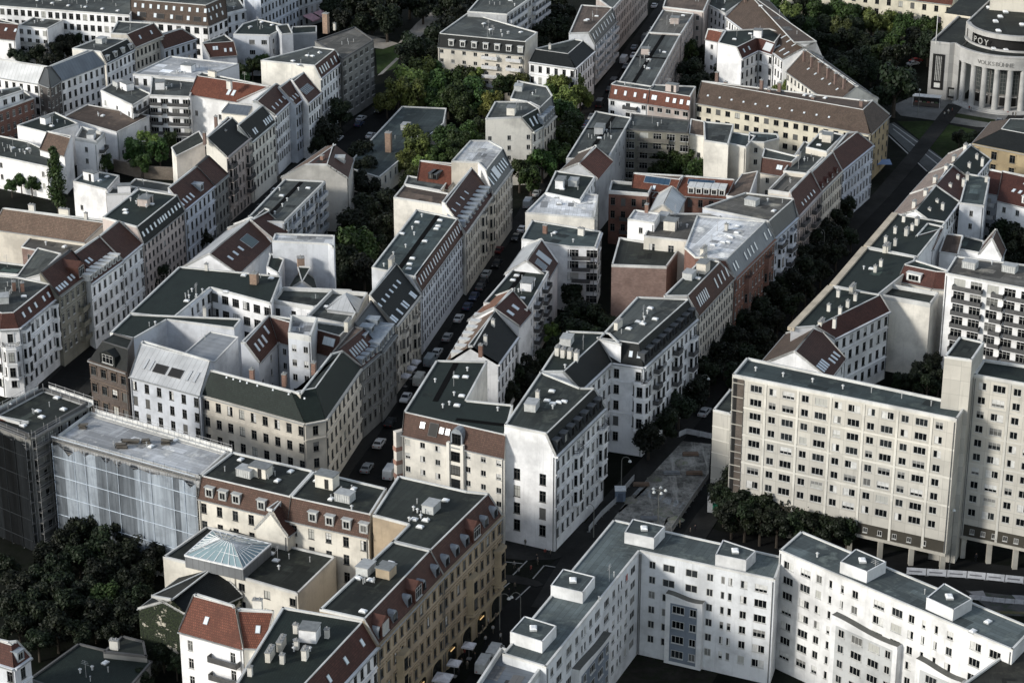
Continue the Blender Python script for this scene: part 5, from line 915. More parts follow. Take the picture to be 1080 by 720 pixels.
def bay(bd, px0, px1, f0, f1, ztop, col, rows, wave=.4):
    a, c = at(*px0, bd['h']), at(*px1, bd['h']); a.z = c.z = 0; d = (c-a).normalized(); n = Vector((d.y, -d.x, 0)); L = (c-a).length; org = bd['org']
    u0, u1 = f0*L, f1*L; W = u1-u0; dep = 1.3; p0 = a+d*u0
    b = MB(org); N = 10; zt = lambda t: ztop+wave*math.cos(t*math.pi*1.3)*(1 if wave else 0)
    Q = lambda t, o, z: p0+d*(W*t)+n*o+Vector((0, 0, z))
    for k in range(N):
        t0, t1 = k/N, (k+1)/N; b.face([Q(t0, dep, .4), Q(t1, dep, .4), Q(t1, dep, zt(t1)), Q(t0, dep, zt(t0))]); b.face([Q(t0, dep+.1, zt(t0)), Q(t1, dep+.1, zt(t1)), Q(t1, -.05, zt(t1)), Q(t0, -.05, zt(t0))], 1)
        b.face([Q(t0, dep+.1, zt(t0)-.5), Q(t1, dep+.1, zt(t1)-.5), Q(t1, dep+.1, zt(t1)), Q(t0, dep+.1, zt(t0))])
    for t in (0, 1): b.face([Q(t, -.05, .4), Q(t, dep, .4), Q(t, dep, zt(t)), Q(t, -.05, zt(t))])
    b.face([Q(0, -.05, .4), Q(1, -.05, .4), Q(1, dep, .4), Q(0, dep, .4)])
    ins = .9/W; b.face([Q(ins, dep+.03, 1.0), Q(1-ins, dep+.03, 1.0), Q(1-ins, dep+.03, ztop-1.3), Q(ins, dep+.03, ztop-1.3)], 2, [(0, 0), (W, 0), (W, 13), (0, 13)])
    o = b.build('bay', [wht, mat('flat', (.11, .11, .10)), mat('plaster', col)], bd['root'])
    for r in range(rows):
        z = ztop-3.1-r*2.88
        for t, w in ((.36, 2.2), (.76, 1.2)) if W < 11 else ((.16, 1.2), (.4, 2.2), (.66, 2.2), (.87, 1.1)):
            fm, pm = win_mesh(w, 1.45, False, True); wo = link('window', fm, o, frame_M(Q(t, dep+.07, z)-org, d*-1, n, Vector((0, 0, 1)))); link('pane', pm, wo)
bay(WL, (674.5,581.5), (817.5,612), .225, .50, 13.6, (.16, .19, .23), 4, .35)
bay(WL, (576,704), (674.5,581.5), .26, .60, 13.6, (.16, .19, .23), 4, .35)
bay(WR, (822,581), (1068,686), .272, .56, 15.6, (.42, .43, .43), 5)
bay(WR, (822,581), (1068,686), .64, .83, 14.4, (.42, .43, .43), 4)
def pillars(bd, px0, px1, z0, n, strip):
    a, c = at(*px0, bd['h']), at(*px1, bd['h']); a.z = c.z = 0; d = (c-a).normalized(); nn = Vector((d.y, -d.x, 0)); L = (c-a).length; org = bd['org']; conc = mat('plaster', (.42, .4, .35))
    pm = MB(); pm.box((0, 0, z0/2), (.45, 0, 0), (0, .45, 0), (0, 0, z0/2)); me = pm.mesh('pillar', [conc])
    for k in range(n):
        for back in (.5, 9.5):
            if back > 5 and k % 2: continue
            link('pillar', me, bd['root'], Matrix.Translation(a+d*(.6+(L-1.2)*k/(n-1))-nn*back-org))
    b = MB(org); b.seg(a, c, .3, z0-.35, z0+.25, .1); b.box((a+c)/2-nn*5+Vector((0, 0, z0-.1)), d*(L/2), nn*-4.8, Vector((0, 0, .2))); b.build('floor_slab', [conc], bd['root'])
    b = MB(org); b.seg(a+d*.4, c-d*.4, .08, z0+.27, z0+2.6, .05); b.build('plinth_band', [mat('plaster', (.045, .04, .03))], bd['root'])
    for k in range(2*(n-1)):
        fm, pn = win_mesh(.85, 1.0, False, True); q = a+d*(2.2+(L-3.6)*k/(2*(n-1)))+nn*.12+Vector((0, 0, z0+.9)); wo = link('window', fm, bd['root'], frame_M(q-org, d*-1, nn, Vector((0, 0, 1)))); link('pane', pn, wo)
pillars(P1, (772.5,397), (1009,444), 4.0, 8, True); pillars(P3, (1027,397), (1120,414), 4.6, 4, True)
def strip(bd, px0, px1, f0, f1, z0, z1):             # recessed-looking brown stair strip with concrete rails at the end of the panel front
    a, c = at(*px0, bd['h']), at(*px1, bd['h']); a.z = c.z = 0; d = (c-a).normalized(); nn = Vector((d.y, -d.x, 0)); L = (c-a).length; b = MB(bd['org'])
    p, q = a+d*(f0*L), a+d*(f1*L); b.seg(p, q, .14, z0, z1, .06)
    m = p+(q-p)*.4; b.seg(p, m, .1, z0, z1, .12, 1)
    k = z0
    while k < z1: b.seg(p, q, .14, k, k+.18, .16, 2); k += 2.84
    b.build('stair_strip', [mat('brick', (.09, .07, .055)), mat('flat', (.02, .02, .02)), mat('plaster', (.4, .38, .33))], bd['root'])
strip(P1, (772.5,397), (1009,444), .004, .056, 4.3, 30.8)
def annex_joints():
    a, c = at(752, 433, 17.5), at(770.5, 437.5, 17.5); a.z = c.z = 0
    for k in range(1, 6): b = MB(P1b['org']); b.seg(a, c, .1, k*2.84, k*2.84+.18, .04); b.build('joint_band', [mat('plaster', (.62, .6, .54))], P1b['root'])
annex_joints()
# side wall of the cream corner house: pink oriels towards the street
def oriels():
    a, c = at(427, 438, E10['top']), at(424, 457, E10['h']); a.z = c.z = 0; d = (c-a).normalized(); n = Vector((d.y, -d.x, 0)); org = E10['org']; L = (c-a).length
    b = MB(org); b.box(a+d*(L*.55)+n*.55+Vector((0, 0, 10.5)), d*1.6, n*-.55, Vector((0, 0, 8.5)))
    for k in range(5): b.box(a+d*(L*.55)+n*.6+Vector((0, 0, 4+k*2.85)), d*1.7, n*-.62, Vector((0, 0, .45)), 1)
    b.build('oriel', [mat('plaster', (.6, .56, .5)), mat('plaster', (.3, .17, .13))], E10['root'])
    a, c = at(424, 457, E10['h']), at(532, 482, E10['h']); a.z = c.z = 0; d = (c-a).normalized(); n = Vector((d.y, -d.x, 0)); L = (c-a).length
    b = MB(org); m = a+d*(L*.537)
    for s_ in (-1, 1): b.box(m+d*(1.5*s_)+n*.35+Vector((0, 0, 9.6)), d*.3, n*-.35, Vector((0, 0, 9.6)))
    b.box(m+n*.2+Vector((0, 0, 9.6)), d*1.2, n*-.2, Vector((0, 0, 9.2)))
    o = b.build('centre_bay', [wallmat('cream')], E10['root'])
    for k in range(6):
        fm, pn = win_mesh(1.9, 1.9, True, True); wo = link('window', fm, o, frame_M(m+n*.46+Vector((0, 0, 15.6-k*2.85))-org, d*-1, n, Vector((0, 0, 1)))); link('pane', pn, wo)
oriels()
# tan Altbau: two stacked stone oriels and arched ground floor on the market side
def tan_trim(bd, px0, px1, us):
    a, c = at(*px0, bd['h']), at(*px1, bd['h']); a.z = c.z = 0; d = (c-a).normalized(); n = Vector((d.y, -d.x, 0)); L = (c-a).length; org = bd['org']; tm = mat('plaster', (.36, .29, .19))
    for f in us:
        p = a+d*(f*L); b = MB(org)
        prof = [(-1.5, 0), (-1.0, 1.0), (1.0, 1.0), (1.5, 0)]
        for z0, z1, k in ((6.2, 13.2, 1.0), (6.0, 6.5, 1.18), (9.6, 10.0, 1.15), (13.0, 13.5, 1.2)):
            r = [p+d*(x*k)+n*(y*k+.02) for x, y in prof]
            for i in range(3): b.face([V3(r[i], z0), V3(r[i+1], z0), V3(r[i+1], z1), V3(r[i], z1)])
            b.face([V3(q, z1) for q in r]); b.face([V3(q, z0) for q in r[::-1]])
        o = b.build('oriel', [tm], bd['root'])
        for z in (7.2, 10.5):
            fm, pn = win_mesh(1.2, 2.0, True, True); wo = link('window', fm, o, frame_M(p+n*1.08+Vector((0, 0, z))-org, d*-1, n, Vector((0, 0, 1)))); link('pane', pn, wo)
    nb = max(2, int(L/5.2))
    for k in range(nb):
        u = (k+.5)*L/nb; W = L/nb*.66; pts = [(-W/2, .2), (W/2, .2), (W/2, 3.0)]+[(W/2*math.cos(t*math.pi/8), 3.0+1.1*math.sin(t*math.pi/8)) for t in range(1, 8)]+[(-W/2, 3.0)]
        b = MB(org); b.face([a+d*(u+x)+n*.06+Vector((0, 0, z)) for x, z in pts]); o = b.build('shop_window', [mat('skyglass', (.02, .022, .02))], bd['root'])
        q = [a+d*(u+x)+n*.12+Vector((0, 0, z)) for x, z in pts]; b = MB(org)
        for i in range(len(q)): b.bar(q[i], q[(i+1) % len(q)], .13, 0, 5)
        b.build('arch_frame', [tm], o)
        if k % 2 == 0:
            b = MB(org); b.seg(a+d*(u-W*.2), a+d*(u+W*.2), .12, 3.0, 3.15, .25); b.build('lit_sign', [mat('lamp')], o)
    b = MB(org); b.seg(a, c, .5, 4.3, 4.75, .22); b.seg(a, c, .4, h_ if (h_ := 0) else 11.9, 12.15, .15) if False else None; b.build('belt_course', [tm], bd['root'])
_tb = [x for x in BL if 'tan' in x[0]['label']]
tan_trim(dict(h=19, org=_tb[0][0].location.copy(), root=_tb[0][0]), (398.5, 679), (467, 605.5), (.32,))
tan_trim(dict(h=19, org=_tb[1][0].location.copy(), root=_tb[1][0]), (467, 605.5), (529, 543), (.45, .93))
# glass hip roof of the courtyard house
def glass_hip():
    org = M2['org']; z = 16.2; rid = 18.4; C4 = [at(194.9, 585.4, z), at(256.3, 599.6, z), at(285.8, 573.6, z), at(224.4, 559.4, z)]; R0, R1 = at(232.7, 568.5, rid), at(246, 573.5, rid)
    b = MB(org)
    for i in range(4): a, c = C4[i], C4[(i+1) % 4]; b.face([V3(a, 13.9), V3(c, 13.9), V3(c, z), V3(a, z)])
    b.build('drum', [mat('zinc', (.2, .21, .22))], M2['root'])
    b = MB(org); f = MB(org); quads = [(C4[0], C4[1], R1, R0), (C4[2], C4[3], R0, R1), (C4[1], C4[2], R1, R1), (C4[3], C4[0], R0, R0)]
    for a, c, t1, t0 in quads:
        b.face([a, c, t1] if (t1-t0).length < .01 else [a, c, t1, t0])
        for k in range(9):
            t = k/8; f.bar(a+(c-a)*t+Vector((0, 0, .05)), t0+(t1-t0)*t+Vector((0, 0, .05)), .09, 0, 4)
        f.bar((a+t0)/2+Vector((0, 0, .05)), (c+t1)/2+Vector((0, 0, .05)), .06, 0, 4); f.bar(a, c, .2, 0, 4)
    o = b.build('glass_roof', [mat('skyglass', (.22, .3, .32))], M2['root']); f.build('glazing_bars', [mat('flat', (.75, .76, .76))], o)
glass_hip()
# ------------------------------------------------------------------ scaffolds
def scaffold(label, segs, z1, levels, sheet=None, group=None):
    A = segs[0][0]; org = Vector((A.x, A.y, 0)); root = thing('scaffold', label, 'scaffold', org, group)
    tube = mat('flat', (.3, .3, .3)); wood = mat('flat', (.19, .185, .175)); fr = MB(org); sh = MB(org)
    for a, c in segs:
        a, c = V3(a), V3(c); d = (c-a).normalized(); n = Vector((d.y, -d.x, 0)); L = (c-a).length; N = max(2, int(L/2.5))
        for k in range(N+1):
            for o in (.35, 1.25): p = a+d*(L*k/N)+n*o; fr.bar(p, p+Vector((0, 0, z1+1.6)), .05, 0, 4)
        for l in levels:
            dk = MB(org); dk.box((a+c)/2+n*.8+Vector((0, 0, l)), d*(L/2), n*-.45, Vector((0, 0, .05))); dk.seg(a, c, .05, l+.05, l+.3, 1.26); dk.build('deck', [wood], root)
            for zz in (.55, 1.05): fr.bar(a+n*1.25+Vector((0, 0, l+zz)), c+n*1.25+Vector((0, 0, l+zz)), .035, 0, 4)
        if sheet:
            rg = random.Random(5); M_ = max(2, int(L/1.25)); P = lambda u, o, z: a+d*u+n*o+Vector((0, 0, z)); run = 0; mk = 0
            O_ = [1.34+rg.uniform(-.05, .14) for _ in range(M_+1)]; T_ = [z1-abs(rg.gauss(.3, .55)) for _ in range(M_+1)]
            for k in range(M_):
                if run <= 0: mk = 1-mk if rg.random() < .75 else mk; run = rg.choice((2, 3, 4, 6)) if mk == 0 else rg.choice((1, 2, 2))
                run -= 1; u0, u1 = L*k/M_, L*(k+1)/M_
                for q_ in range(5):
                    f0, f1 = q_/5, (q_+1)/5; w0, w1 = rg.uniform(-.05, .05), rg.uniform(-.05, .05)
                    sh.face([P(u0, O_[k], .3+(T_[k]-.3)*f0), P(u1, O_[k+1], .3+(T_[k+1]-.3)*f0), P(u1, O_[k+1], .3+(T_[k+1]-.3)*f1), P(u0, O_[k], .3+(T_[k]-.3)*f1)], mk, [(u0, 22*f0), (u1, 22*f0), (u1, 22*f1), (u0, 22*f1)])
            for l in levels[::2]: fr.bar(a+n*1.5+Vector((0, 0, l+1)), c+n*1.5+Vector((0, 0, l+1)), .07, 1, 4)
            for k in range(N+1):
                if k % 3 != 1: p = a+d*(L*k/N)+n*1.5; fr.bar(p, p+Vector((0, 0, z1)), .06, 1, 4)
    fr.build('tube_frame', [tube, mat('flat', sc(sheet, 2.1) if sheet else (.3, .3, .3))], root)
    if sheet: sh.build('sheeting', [mat('net', sheet), mat('net', sc(sheet, .45))], root)
    return root
q = lambda x, y, z: at(x, y, z)
scaffold('scaffold hung with pale torn sheeting facing the dark garden', [(q(60,462,22), q(211,504,22))], 21.6, [2+2.0*k for k in range(11)], (.26, .295, .335))
sc2 = scaffold('scaffold with stacked open decks on the dark corner house', [(q(32,461,23.5), q(58,446,23.5))], 23.5, [2.2*k+1.5 for k in range(11)])
sc3 = scaffold('dark-netted scaffold at the left side of the corner house', [(q(-14,443,23.5), q(32,461,23.5))], 23, [2.2*k+1.5 for k in range(11)], (.011, .013, .015))
def edge_board(label, pts, z, grp=None):
    P = [q(x, y, z) for x, y in pts]; org = V3(P[0]); root = thing('scaffold', label, 'scaffold', org)
    b = MB(org); f = MB(org)
    for a, c in zip(P, P[1:]):
        d = (V3(c)-V3(a)).normalized(); n = Vector((d.y, -d.x, 0)); L = (V3(c)-V3(a)).length
        b.box((V3(a)+V3(c))/2+n*.7+Vector((0, 0, z-.5)), d*(L/2), n*-.75, Vector((0, 0, .06))); b.seg(a, c, .06, z-.4, z+.4, 1.4, 1)
        for k in range(int(L/2.5)+1):
            for o in (.1, 1.35): p = V3(a)+d*min(L, 2.5*k)+n*o; f.bar(p, p+Vector((0, 0, z+1.3)), .05, 0, 4)
        for l in range(9):
            b.box((V3(a)+V3(c))/2+n*.7+Vector((0, 0, z-2.7-2.1*l)), d*(L/2), n*-.7, Vector((0, 0, .05)))
        for zz in (.6, 1.1): f.bar(V3(a)+n*1.35+Vector((0, 0, z+zz)), V3(c)+n*1.35+Vector((0, 0, z+zz)), .04, 0, 4)
    b.build('decks', [mat('flat', (.5, .49, .46)), mat('flat', (.66, .66, .64))], root); f.build('tube_frame', [mat('flat', (.4, .4, .4))], root)
edge_board('street-side scaffold with pale toe boards behind the silver sheet roof', [(240,478),(95,436)], 22.6)
edge_board('street-side scaffold with pale boards round the green and black corner roof', [(93,427),(46,411),(-14,443)], 24)
def roof_clutter():
    for k, (x, y, s) in enumerate(((128,473,1.4),(138,468,2.2),(154,468,1.0),(88,452,1.0),(176,468,1.2))):
        p = q(x, y, 22); b = MB(V3(p, 22)); rg = random.Random(k)
        for i in range(5): c = V3(p, 22.15+.2*i)+Vector((rg.uniform(-.3, .3), rg.uniform(-.3, .3), 0)); b.box(c, Vector((s*.7, .3*rg.uniform(-1, 1), 0)), Vector((0, .35, 0)), (0, 0, .09), i % 2)
        o = b.build('timber_stack', [mat('flat', (.14, .125, .105)), mat('flat', (.06, .055, .05))]); o.location = V3(p, 22)
        tag(o, 'stack of timber and rubble lying on the silver sheet roof', 'building rubble', 'stacks left on the silver sheet roof')
roof_clutter()
# ------------------------------------------------------------------ awnings of the square-side shop house (parts of that house)
def awnings():
    o_, P, h = next(x for x in BL if 'awnings' in x[0]['label']); a, c = at(316, 31, 0), at(343, 22, 0); d = (c-a).normalized(); n = Vector((d.y, -d.x, 0)); L = (c-a).length
    for f0, f1 in ((.14, .48), (.54, .95)):
        b = MB(o_.location); p, r = a+d*(f0*L), a+d*(f1*L); up = Vector((0, 0, 1))
        b.face([p+up*4.2, r+up*4.2, r+n*4+up*3.0, p+n*4+up*3.0]); b.face([p+n*4+up*3.0, r+n*4+up*3.0, r+n*4+up*2.6, p+n*4+up*2.6]); b.build('awning', [mat('flat', (.62, .38, .42))], o_)
awnings()

# rounded oriels climbing the ornate street facades
def oriel_col(bd, px0, px1, us, z0, z1, st=3.5, wall='white', w=1.7, dep=.95, bal=True):
    a, c = at(*px0, bd['h']), at(*px1, bd['h']); a.z = c.z = 0; d = (c-a).normalized(); n = Vector((d.y, -d.x, 0)); L = (c-a).length; org = bd['org']
    for f in us:
        p = a+d*(f*L); b = MB(org); prof = [(-w, 0), (-w*.62, dep), (w*.62, dep), (w, 0)]; nf = int((z1-z0)/st)
        def shell(zz0, zz1, k, m=0):
            r = [p+d*(x*k)+n*(y*k+.01) for x, y in prof]
            for i in range(3): b.face([V3(r[i], zz0), V3(r[i+1], zz0), V3(r[i+1], zz1), V3(r[i], zz1)], m)
            b.face([V3(q_, zz1) for q_ in r], m); b.face([V3(q_, zz0) for q_ in r[::-1]], m)
        shell(z0, z1, 1.0)
        for k in range(nf+1): shell(z0+k*st-.12, z0+k*st+.14, 1.1, 1)
        o = b.build('oriel', [wallmat(wall), wallmat(wall)], bd['root'])
        for k in range(nf):
            for x, y, ang in ((0, dep, 0), (-w*.81, dep*.5, 1), (w*.81, dep*.5, -1)):
                e_ = (Vector((0, 0, 0))+d if ang == 0 else (d*(.38*w)+n*(dep*ang)).normalized()); nn = Vector((e_.y, -e_.x, 0)); fm, pn = win_mesh(1.2 if ang == 0 else .6, 2.1, 2, True)
                wo = link('window', fm, o, frame_M(p+d*x+n*y+nn*.05+Vector((0, 0, z0+k*st+.75))-org, e_*-1, nn, Vector((0, 0, 1)))); link('pane', pn, wo)
        if bal:
            b = MB(org)
            for i in range(3):
                q0, q1 = p+d*(prof[i][0]*1.08)+n*prof[i][1]*1.08, p+d*(prof[i+1][0]*1.08)+n*prof[i+1][1]*1.08
                for zz in (.9, .5): b.bar(V3(q0, z1+zz), V3(q1, z1+zz), .05, 0, 4)
                for t_ in range(5): q_ = q0+(q1-q0)*(t_/4); b.bar(V3(q_, z1), V3(q_, z1+.9), .035, 0, 4)
            b.build('balcony_rail', [mat('flat', (.03, .03, .03))], bd['root'])
oriel_col(W1, (586,481), (638,430), (.42, .93), 6.0, 16.6); oriel_col(W3, (679,387), (735,336), (.03, .30, .62, .92), 6.0, 16.6); oriel_col(W3, (645,382), (679,387), (.93,), 6.0, 16.6, bal=False)
def by(lbl): r = next(x for x in BL if lbl in x[0]['label']); return dict(h=r[2], org=r[0].location.copy(), root=r[0])
bd = by('taller pinkish Altbau'); bd['h'] = 18; oriel_col(bd, (239,166), (264,145), (.15, .85), 4.5, 15, 3.5, 'pink', 1.5)
bd = by('pale blue Altbau with oriels'); bd['h'] = 17.5; oriel_col(bd, (817,251), (841,229), (.25, .75), 5, 15.5, 3.5, 'blue', 1.6)
bd = by('sandstone Altbau'); bd['h'] = 16; oriel_col(bd, (417,344), (443,311), (.3, .75), 5, 12.5, 3.5, 'sand', 1.5)
oriel_col(A1, (20,346), (62,312), (.12, .9), 4.5, 15, 3.5, 'white', 1.6); oriel_col(A1, (0,347), (20,346), (.5,), 4.5, 12, 3.5, 'white', 1.7, 1.1)
bd = by('red brick house with a white-silver'); bd['h'] = 17.5; oriel_col(bd, (775,294), (817,252), (.3, .8), 5, 15, 3.5, 'brick', 1.6)
bd = by('cream Altbau with a red-brown roof and a column'); bd['h'] = 16; oriel_col(bd, (491,246), (520,205), (.6, .9), 4.5, 15, 3.5, 'sand', 1.5)

# one red curtain in the bottom white block
def red_curtain():
    pix = lambda v: (lambda c: (540+FPX*c.x/(c.y*CT-c.z*ST), 360-FPX*(c.y*ST+c.z*CT)/(c.y*CT-c.z*ST)))(v-Vector((0, 0, HC)))
    dist = lambda v: math.hypot(pix(v)[0]-706, pix(v)[1]-602); best = min((o for o in bpy.data.objects if o.parent == WL['root'] and o.name.startswith('window') and o.children), key=lambda o: dist(o.matrix_local.translation+WL['org']))
    best.children[0].data = best.children[0].data.copy(); w_ = max(v.co.x for v in best.data.vertices); hh = max(v.co.z for v in best.data.vertices)
    q_ = MB(); q_.face([(-w_*.9, -.008, .1), (-.05, -.008, .1), (-.05, -.008, hh-.1), (-w_*.9, -.008, hh-.1)]); link('curtain', q_.mesh('curtain', [mat('flat', (.5, .03, .02))]), best)
red_curtain()
# ------------------------------------------------------------------ ground, streets
def sheet(name, px, z, m, kind='structure', curb=0):
    P = [at(x, y, 0) for x, y in px]; b = MB(); b.face([V3(p, z) for p in P])
    if curb:
        for i in range(len(P)):
            a, c = P[i], P[(i+1) % len(P)]; b.face([V3(a, 0), V3(c, 0), V3(c, z), V3(a, z)])
    o = b.build(name, [m]); o['kind'] = kind; return o
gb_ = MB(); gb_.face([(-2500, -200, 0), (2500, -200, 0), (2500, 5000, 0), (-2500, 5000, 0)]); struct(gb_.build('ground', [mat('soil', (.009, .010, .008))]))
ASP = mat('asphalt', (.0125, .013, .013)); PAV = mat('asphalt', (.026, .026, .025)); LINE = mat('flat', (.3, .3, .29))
def offs(P, o):
    out = []
    for i, p in enumerate(P):
        a = P[max(0, i-1)]; c = P[min(len(P)-1, i+1)]; d = V3(c-a).normalized(); out.append(V3(p)+Vector((d.y, -d.x, 0))*o)
    return out
def ribbon(name, P, o0, o1, z, m, kerb=False):
    A, Bq = offs(P, o0), offs(P, o1); b = MB()
    for i in range(len(P)-1):
        b.face([V3(A[i], z), V3(Bq[i], z), V3(Bq[i+1], z), V3(A[i+1], z)])
        if kerb:
            for Q in (A, Bq): b.face([V3(Q[i], 0), V3(Q[i+1], 0), V3(Q[i+1], z), V3(Q[i], z)])
    return struct(b.build(name, [m]))
G = lambda L: [at(x, y, 0) for x, y in L]
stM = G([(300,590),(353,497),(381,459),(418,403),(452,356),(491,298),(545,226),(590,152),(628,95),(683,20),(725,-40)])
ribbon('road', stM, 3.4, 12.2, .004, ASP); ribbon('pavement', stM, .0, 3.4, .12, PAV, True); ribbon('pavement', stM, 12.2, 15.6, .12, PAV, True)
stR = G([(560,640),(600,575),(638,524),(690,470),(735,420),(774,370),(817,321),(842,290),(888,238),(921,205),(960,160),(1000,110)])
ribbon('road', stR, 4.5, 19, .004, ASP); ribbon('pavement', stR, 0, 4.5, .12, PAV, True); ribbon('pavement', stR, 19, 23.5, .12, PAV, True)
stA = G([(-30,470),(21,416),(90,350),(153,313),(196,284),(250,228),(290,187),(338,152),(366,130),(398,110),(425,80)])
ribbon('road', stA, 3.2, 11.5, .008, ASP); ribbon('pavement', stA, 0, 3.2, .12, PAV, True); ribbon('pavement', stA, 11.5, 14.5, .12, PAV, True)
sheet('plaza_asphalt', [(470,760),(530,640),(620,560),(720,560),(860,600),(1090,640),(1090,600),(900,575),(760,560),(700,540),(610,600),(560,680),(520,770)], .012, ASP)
sheet('pavement', [(529,552),(527,588),(552,591),(585,590),(604,584),(613,572),(622,555),(600,540)], .13, PAV, curb=1)
sheet('traffic_island', [(524,606),(545,607),(568,613),(573,617),(566,619),(525,612)], .13, PAV, curb=1)
for a, c in (((556,591),(541,606)),((574,596),(562,610)),((540,612),(528,622)),((560,617),(544,632)),((532,592),(551,594)),((575,596),(600,600))):
    p, r = at(*a), at(*c); b = MB(); d = V3(r-p).normalized(); n = Vector((d.y, -d.x, 0))*.13; b.face([V3(p, .022)-n, V3(r, .022)-n, V3(r, .022)+n, V3(p, .022)+n]); struct(b.build('road_marking', [LINE]))
sheet('building_site', [(622,562),(655,520),(690,488),(720,465),(750,468),(747,505),(722,540),(706,566),(670,575)], .02, mat('dirt', (.25, .245, .225)))
sheet('site_track', [(684,524),(700,522),(722,530),(718,536),(700,530)], .03, mat('dirt', (.3, .31, .31)))
sheet('site_track', [(655,520),(668,512),(690,517),(686,524)], .03, mat('dirt', (.24, .25, .25)))
for a, c in (((640,560),(700,492)),((646,562),(706,494)),((662,566),(726,482)),((668,566),(732,484)),((690,565),(742,500)),((652,540),(684,512)),((700,560),(712,520)),((630,566),(668,524))):
    p, r = at(*a), at(*c); b = MB(); d = V3(r-p).normalized(); n = Vector((d.y, -d.x, 0))*.3; b.face([V3(p, .036)-n, V3(r, .036)-n, V3(r, .036)+n, V3(p, .036)+n]); struct(b.build('wheel_track', [mat('dirt', (.26, .25, .23))]))
sheet('square', [(940,112),(960,103),(1000,104),(1090,117),(1090,136),(1030,134),(985,127),(950,122)], .01, mat('asphalt', (.15, .15, .145)))
sheet('square_road', [(930,133),(943,129),(998,170),(985,186)], .016, mat('asphalt', (.085, .09, .09)))
sheet('square_strip', [(1000,118),(1060,128),(1052,131),(996,122)], .02, mat('soil', (.02, .026, .014)))
for a, c in (((935,141),(978,181)),((942,136),(990,174)),((941,131),(994,169))):
    p, r = at(*a), at(*c); b = MB(); d = V3(r-p).normalized(); n = Vector((d.y, -d.x, 0))*.22; b.face([V3(p, .03)-n, V3(r, .03)-n, V3(r, .03)+n, V3(p, .03)+n]); struct(b.build('road_marking', [LINE]))
sheet('lawn', [(946,128),(985,128),(1028,137),(1033,150),(1000,172)], .02, mat('soil', (.022, .033, .012)))
sheet('sandy_square', [(386,36),(420,46),(440,24),(452,14),(468,12),(462,22),(440,42),(426,44),(404,52),(390,50)], .03, mat('asphalt', (.33, .30, .26)))
sheet('lawn', [(396,52),(425,46),(418,72),(398,78)], .02, mat('soil', (.03, .045, .017)))
sheet('park_path', [(398,80),(404,78),(421,62),(418,61)], .03, mat('asphalt', (.25, .24, .22)))
sheet('court_pavement', [(640,720),(672,683),(760,705),(745,730)], .01, mat('soil', (.03, .028, .024)))

# ------------------------------------------------------------------ trees
def crown_mesh(seed, n=4600, lob=15, zs=.85, size=.1, tall=False):
    rg = random.Random(seed); lobes = []
    for i in range(lob):
        a, h = rg.uniform(0, 6.28), rg.uniform(-.55, .8)
        r = rg.uniform(.3, .8)*(1-.4*max(0, h)); lobes.append((Vector((r*math.cos(a), r*math.sin(a), h*zs)), rg.uniform(.2, .4), rg.random()))
    lobes.append((Vector((0, 0, .25)), .55, .5))
    if tall: lobes = [(Vector((rg.uniform(-.25, .25)*(1-t*.6), rg.uniform(-.25, .25)*(1-t*.6), -1+t*3.4)), .5*(1-.72*abs(t-.38)), rg.random()) for t in [k/13 for k in range(14)]]
    vs, fs, tint = [], [], []
    for k in range(n):
        c, r, tn = lobes[rg.randrange(len(lobes))]
        u = Vector((rg.gauss(0, 1), rg.gauss(0, 1), rg.gauss(0, 1))).normalized(); p = c+u*r*(rg.random()**.35)*(1+.12*rg.gauss(0, 1))
        nn = (u+Vector((rg.gauss(0, .6), rg.gauss(0, .6), rg.gauss(.4, .6)))).normalized(); a = nn.orthogonal().normalized(); b = nn.cross(a); th = rg.uniform(0, 6.28)
        a, b = a*math.cos(th)+b*math.sin(th), b*math.cos(th)-a*math.sin(th); s = size*rg.uniform(.5, 1.25); i = len(vs)
        vs += [tuple(p-a*s), tuple(p-b*s*.55), tuple(p+a*s), tuple(p+b*s*.55)]; fs.append((i, i+1, i+2, i+3)); tint.append(min(1, max(0, .5*tn+.5*rg.random())))
    me = bpy.data.meshes.new('crown'); me.from_pydata(vs, [], fs); ca = me.color_attributes.new('tint', 'FLOAT_COLOR', 'CORNER')
    ca.data.foreach_set('color', [v for t_ in tint for _ in range(4) for v in (t_, t_, t_, 1)]); return me
LEAF = {'dark': (.008, .0125, .006), 'mid': (.026, .044, .014), 'bright': (.082, .104, .034), 'lime': (.15, .175, .055), 'olive': (.05, .055, .02)}  # sun and shade put into the leaf colour: bright where sunlit, dark where shaded
CR = {}
def crown(kind, var):
    if (kind, var) not in CR:
        me = crown_mesh(var*7+1) if kind != 'poplar' else crown_mesh(77, 3200, tall=True)
        me.materials.append(mat('leaf', LEAF['mid' if kind == 'poplar' else kind])); CR[kind, var] = me
    return CR[kind, var]
BARK = mat('flat', (.06, .05, .04)); TRUNK = {}
def trunk(var):
    if var not in TRUNK:
        rg = random.Random(var+50); b = MB(); b.bar((0, 0, -1.9), (0, 0, -.4), .085, 0, 7, .06)
        for k in range(6):
            a = k*1.05+rg.random(); b.bar((0, 0, -.5-.05*k), (.55*math.cos(a), .55*math.sin(a), rg.uniform(-.05, .5)), .04, 0, 5, .012)
        b.bar((0, 0, -.4), (0, 0, .5), .055, 0, 6, .015); TRUNK[var] = b.mesh('trunk', [BARK])
    return TRUNK[var]
TREES = []
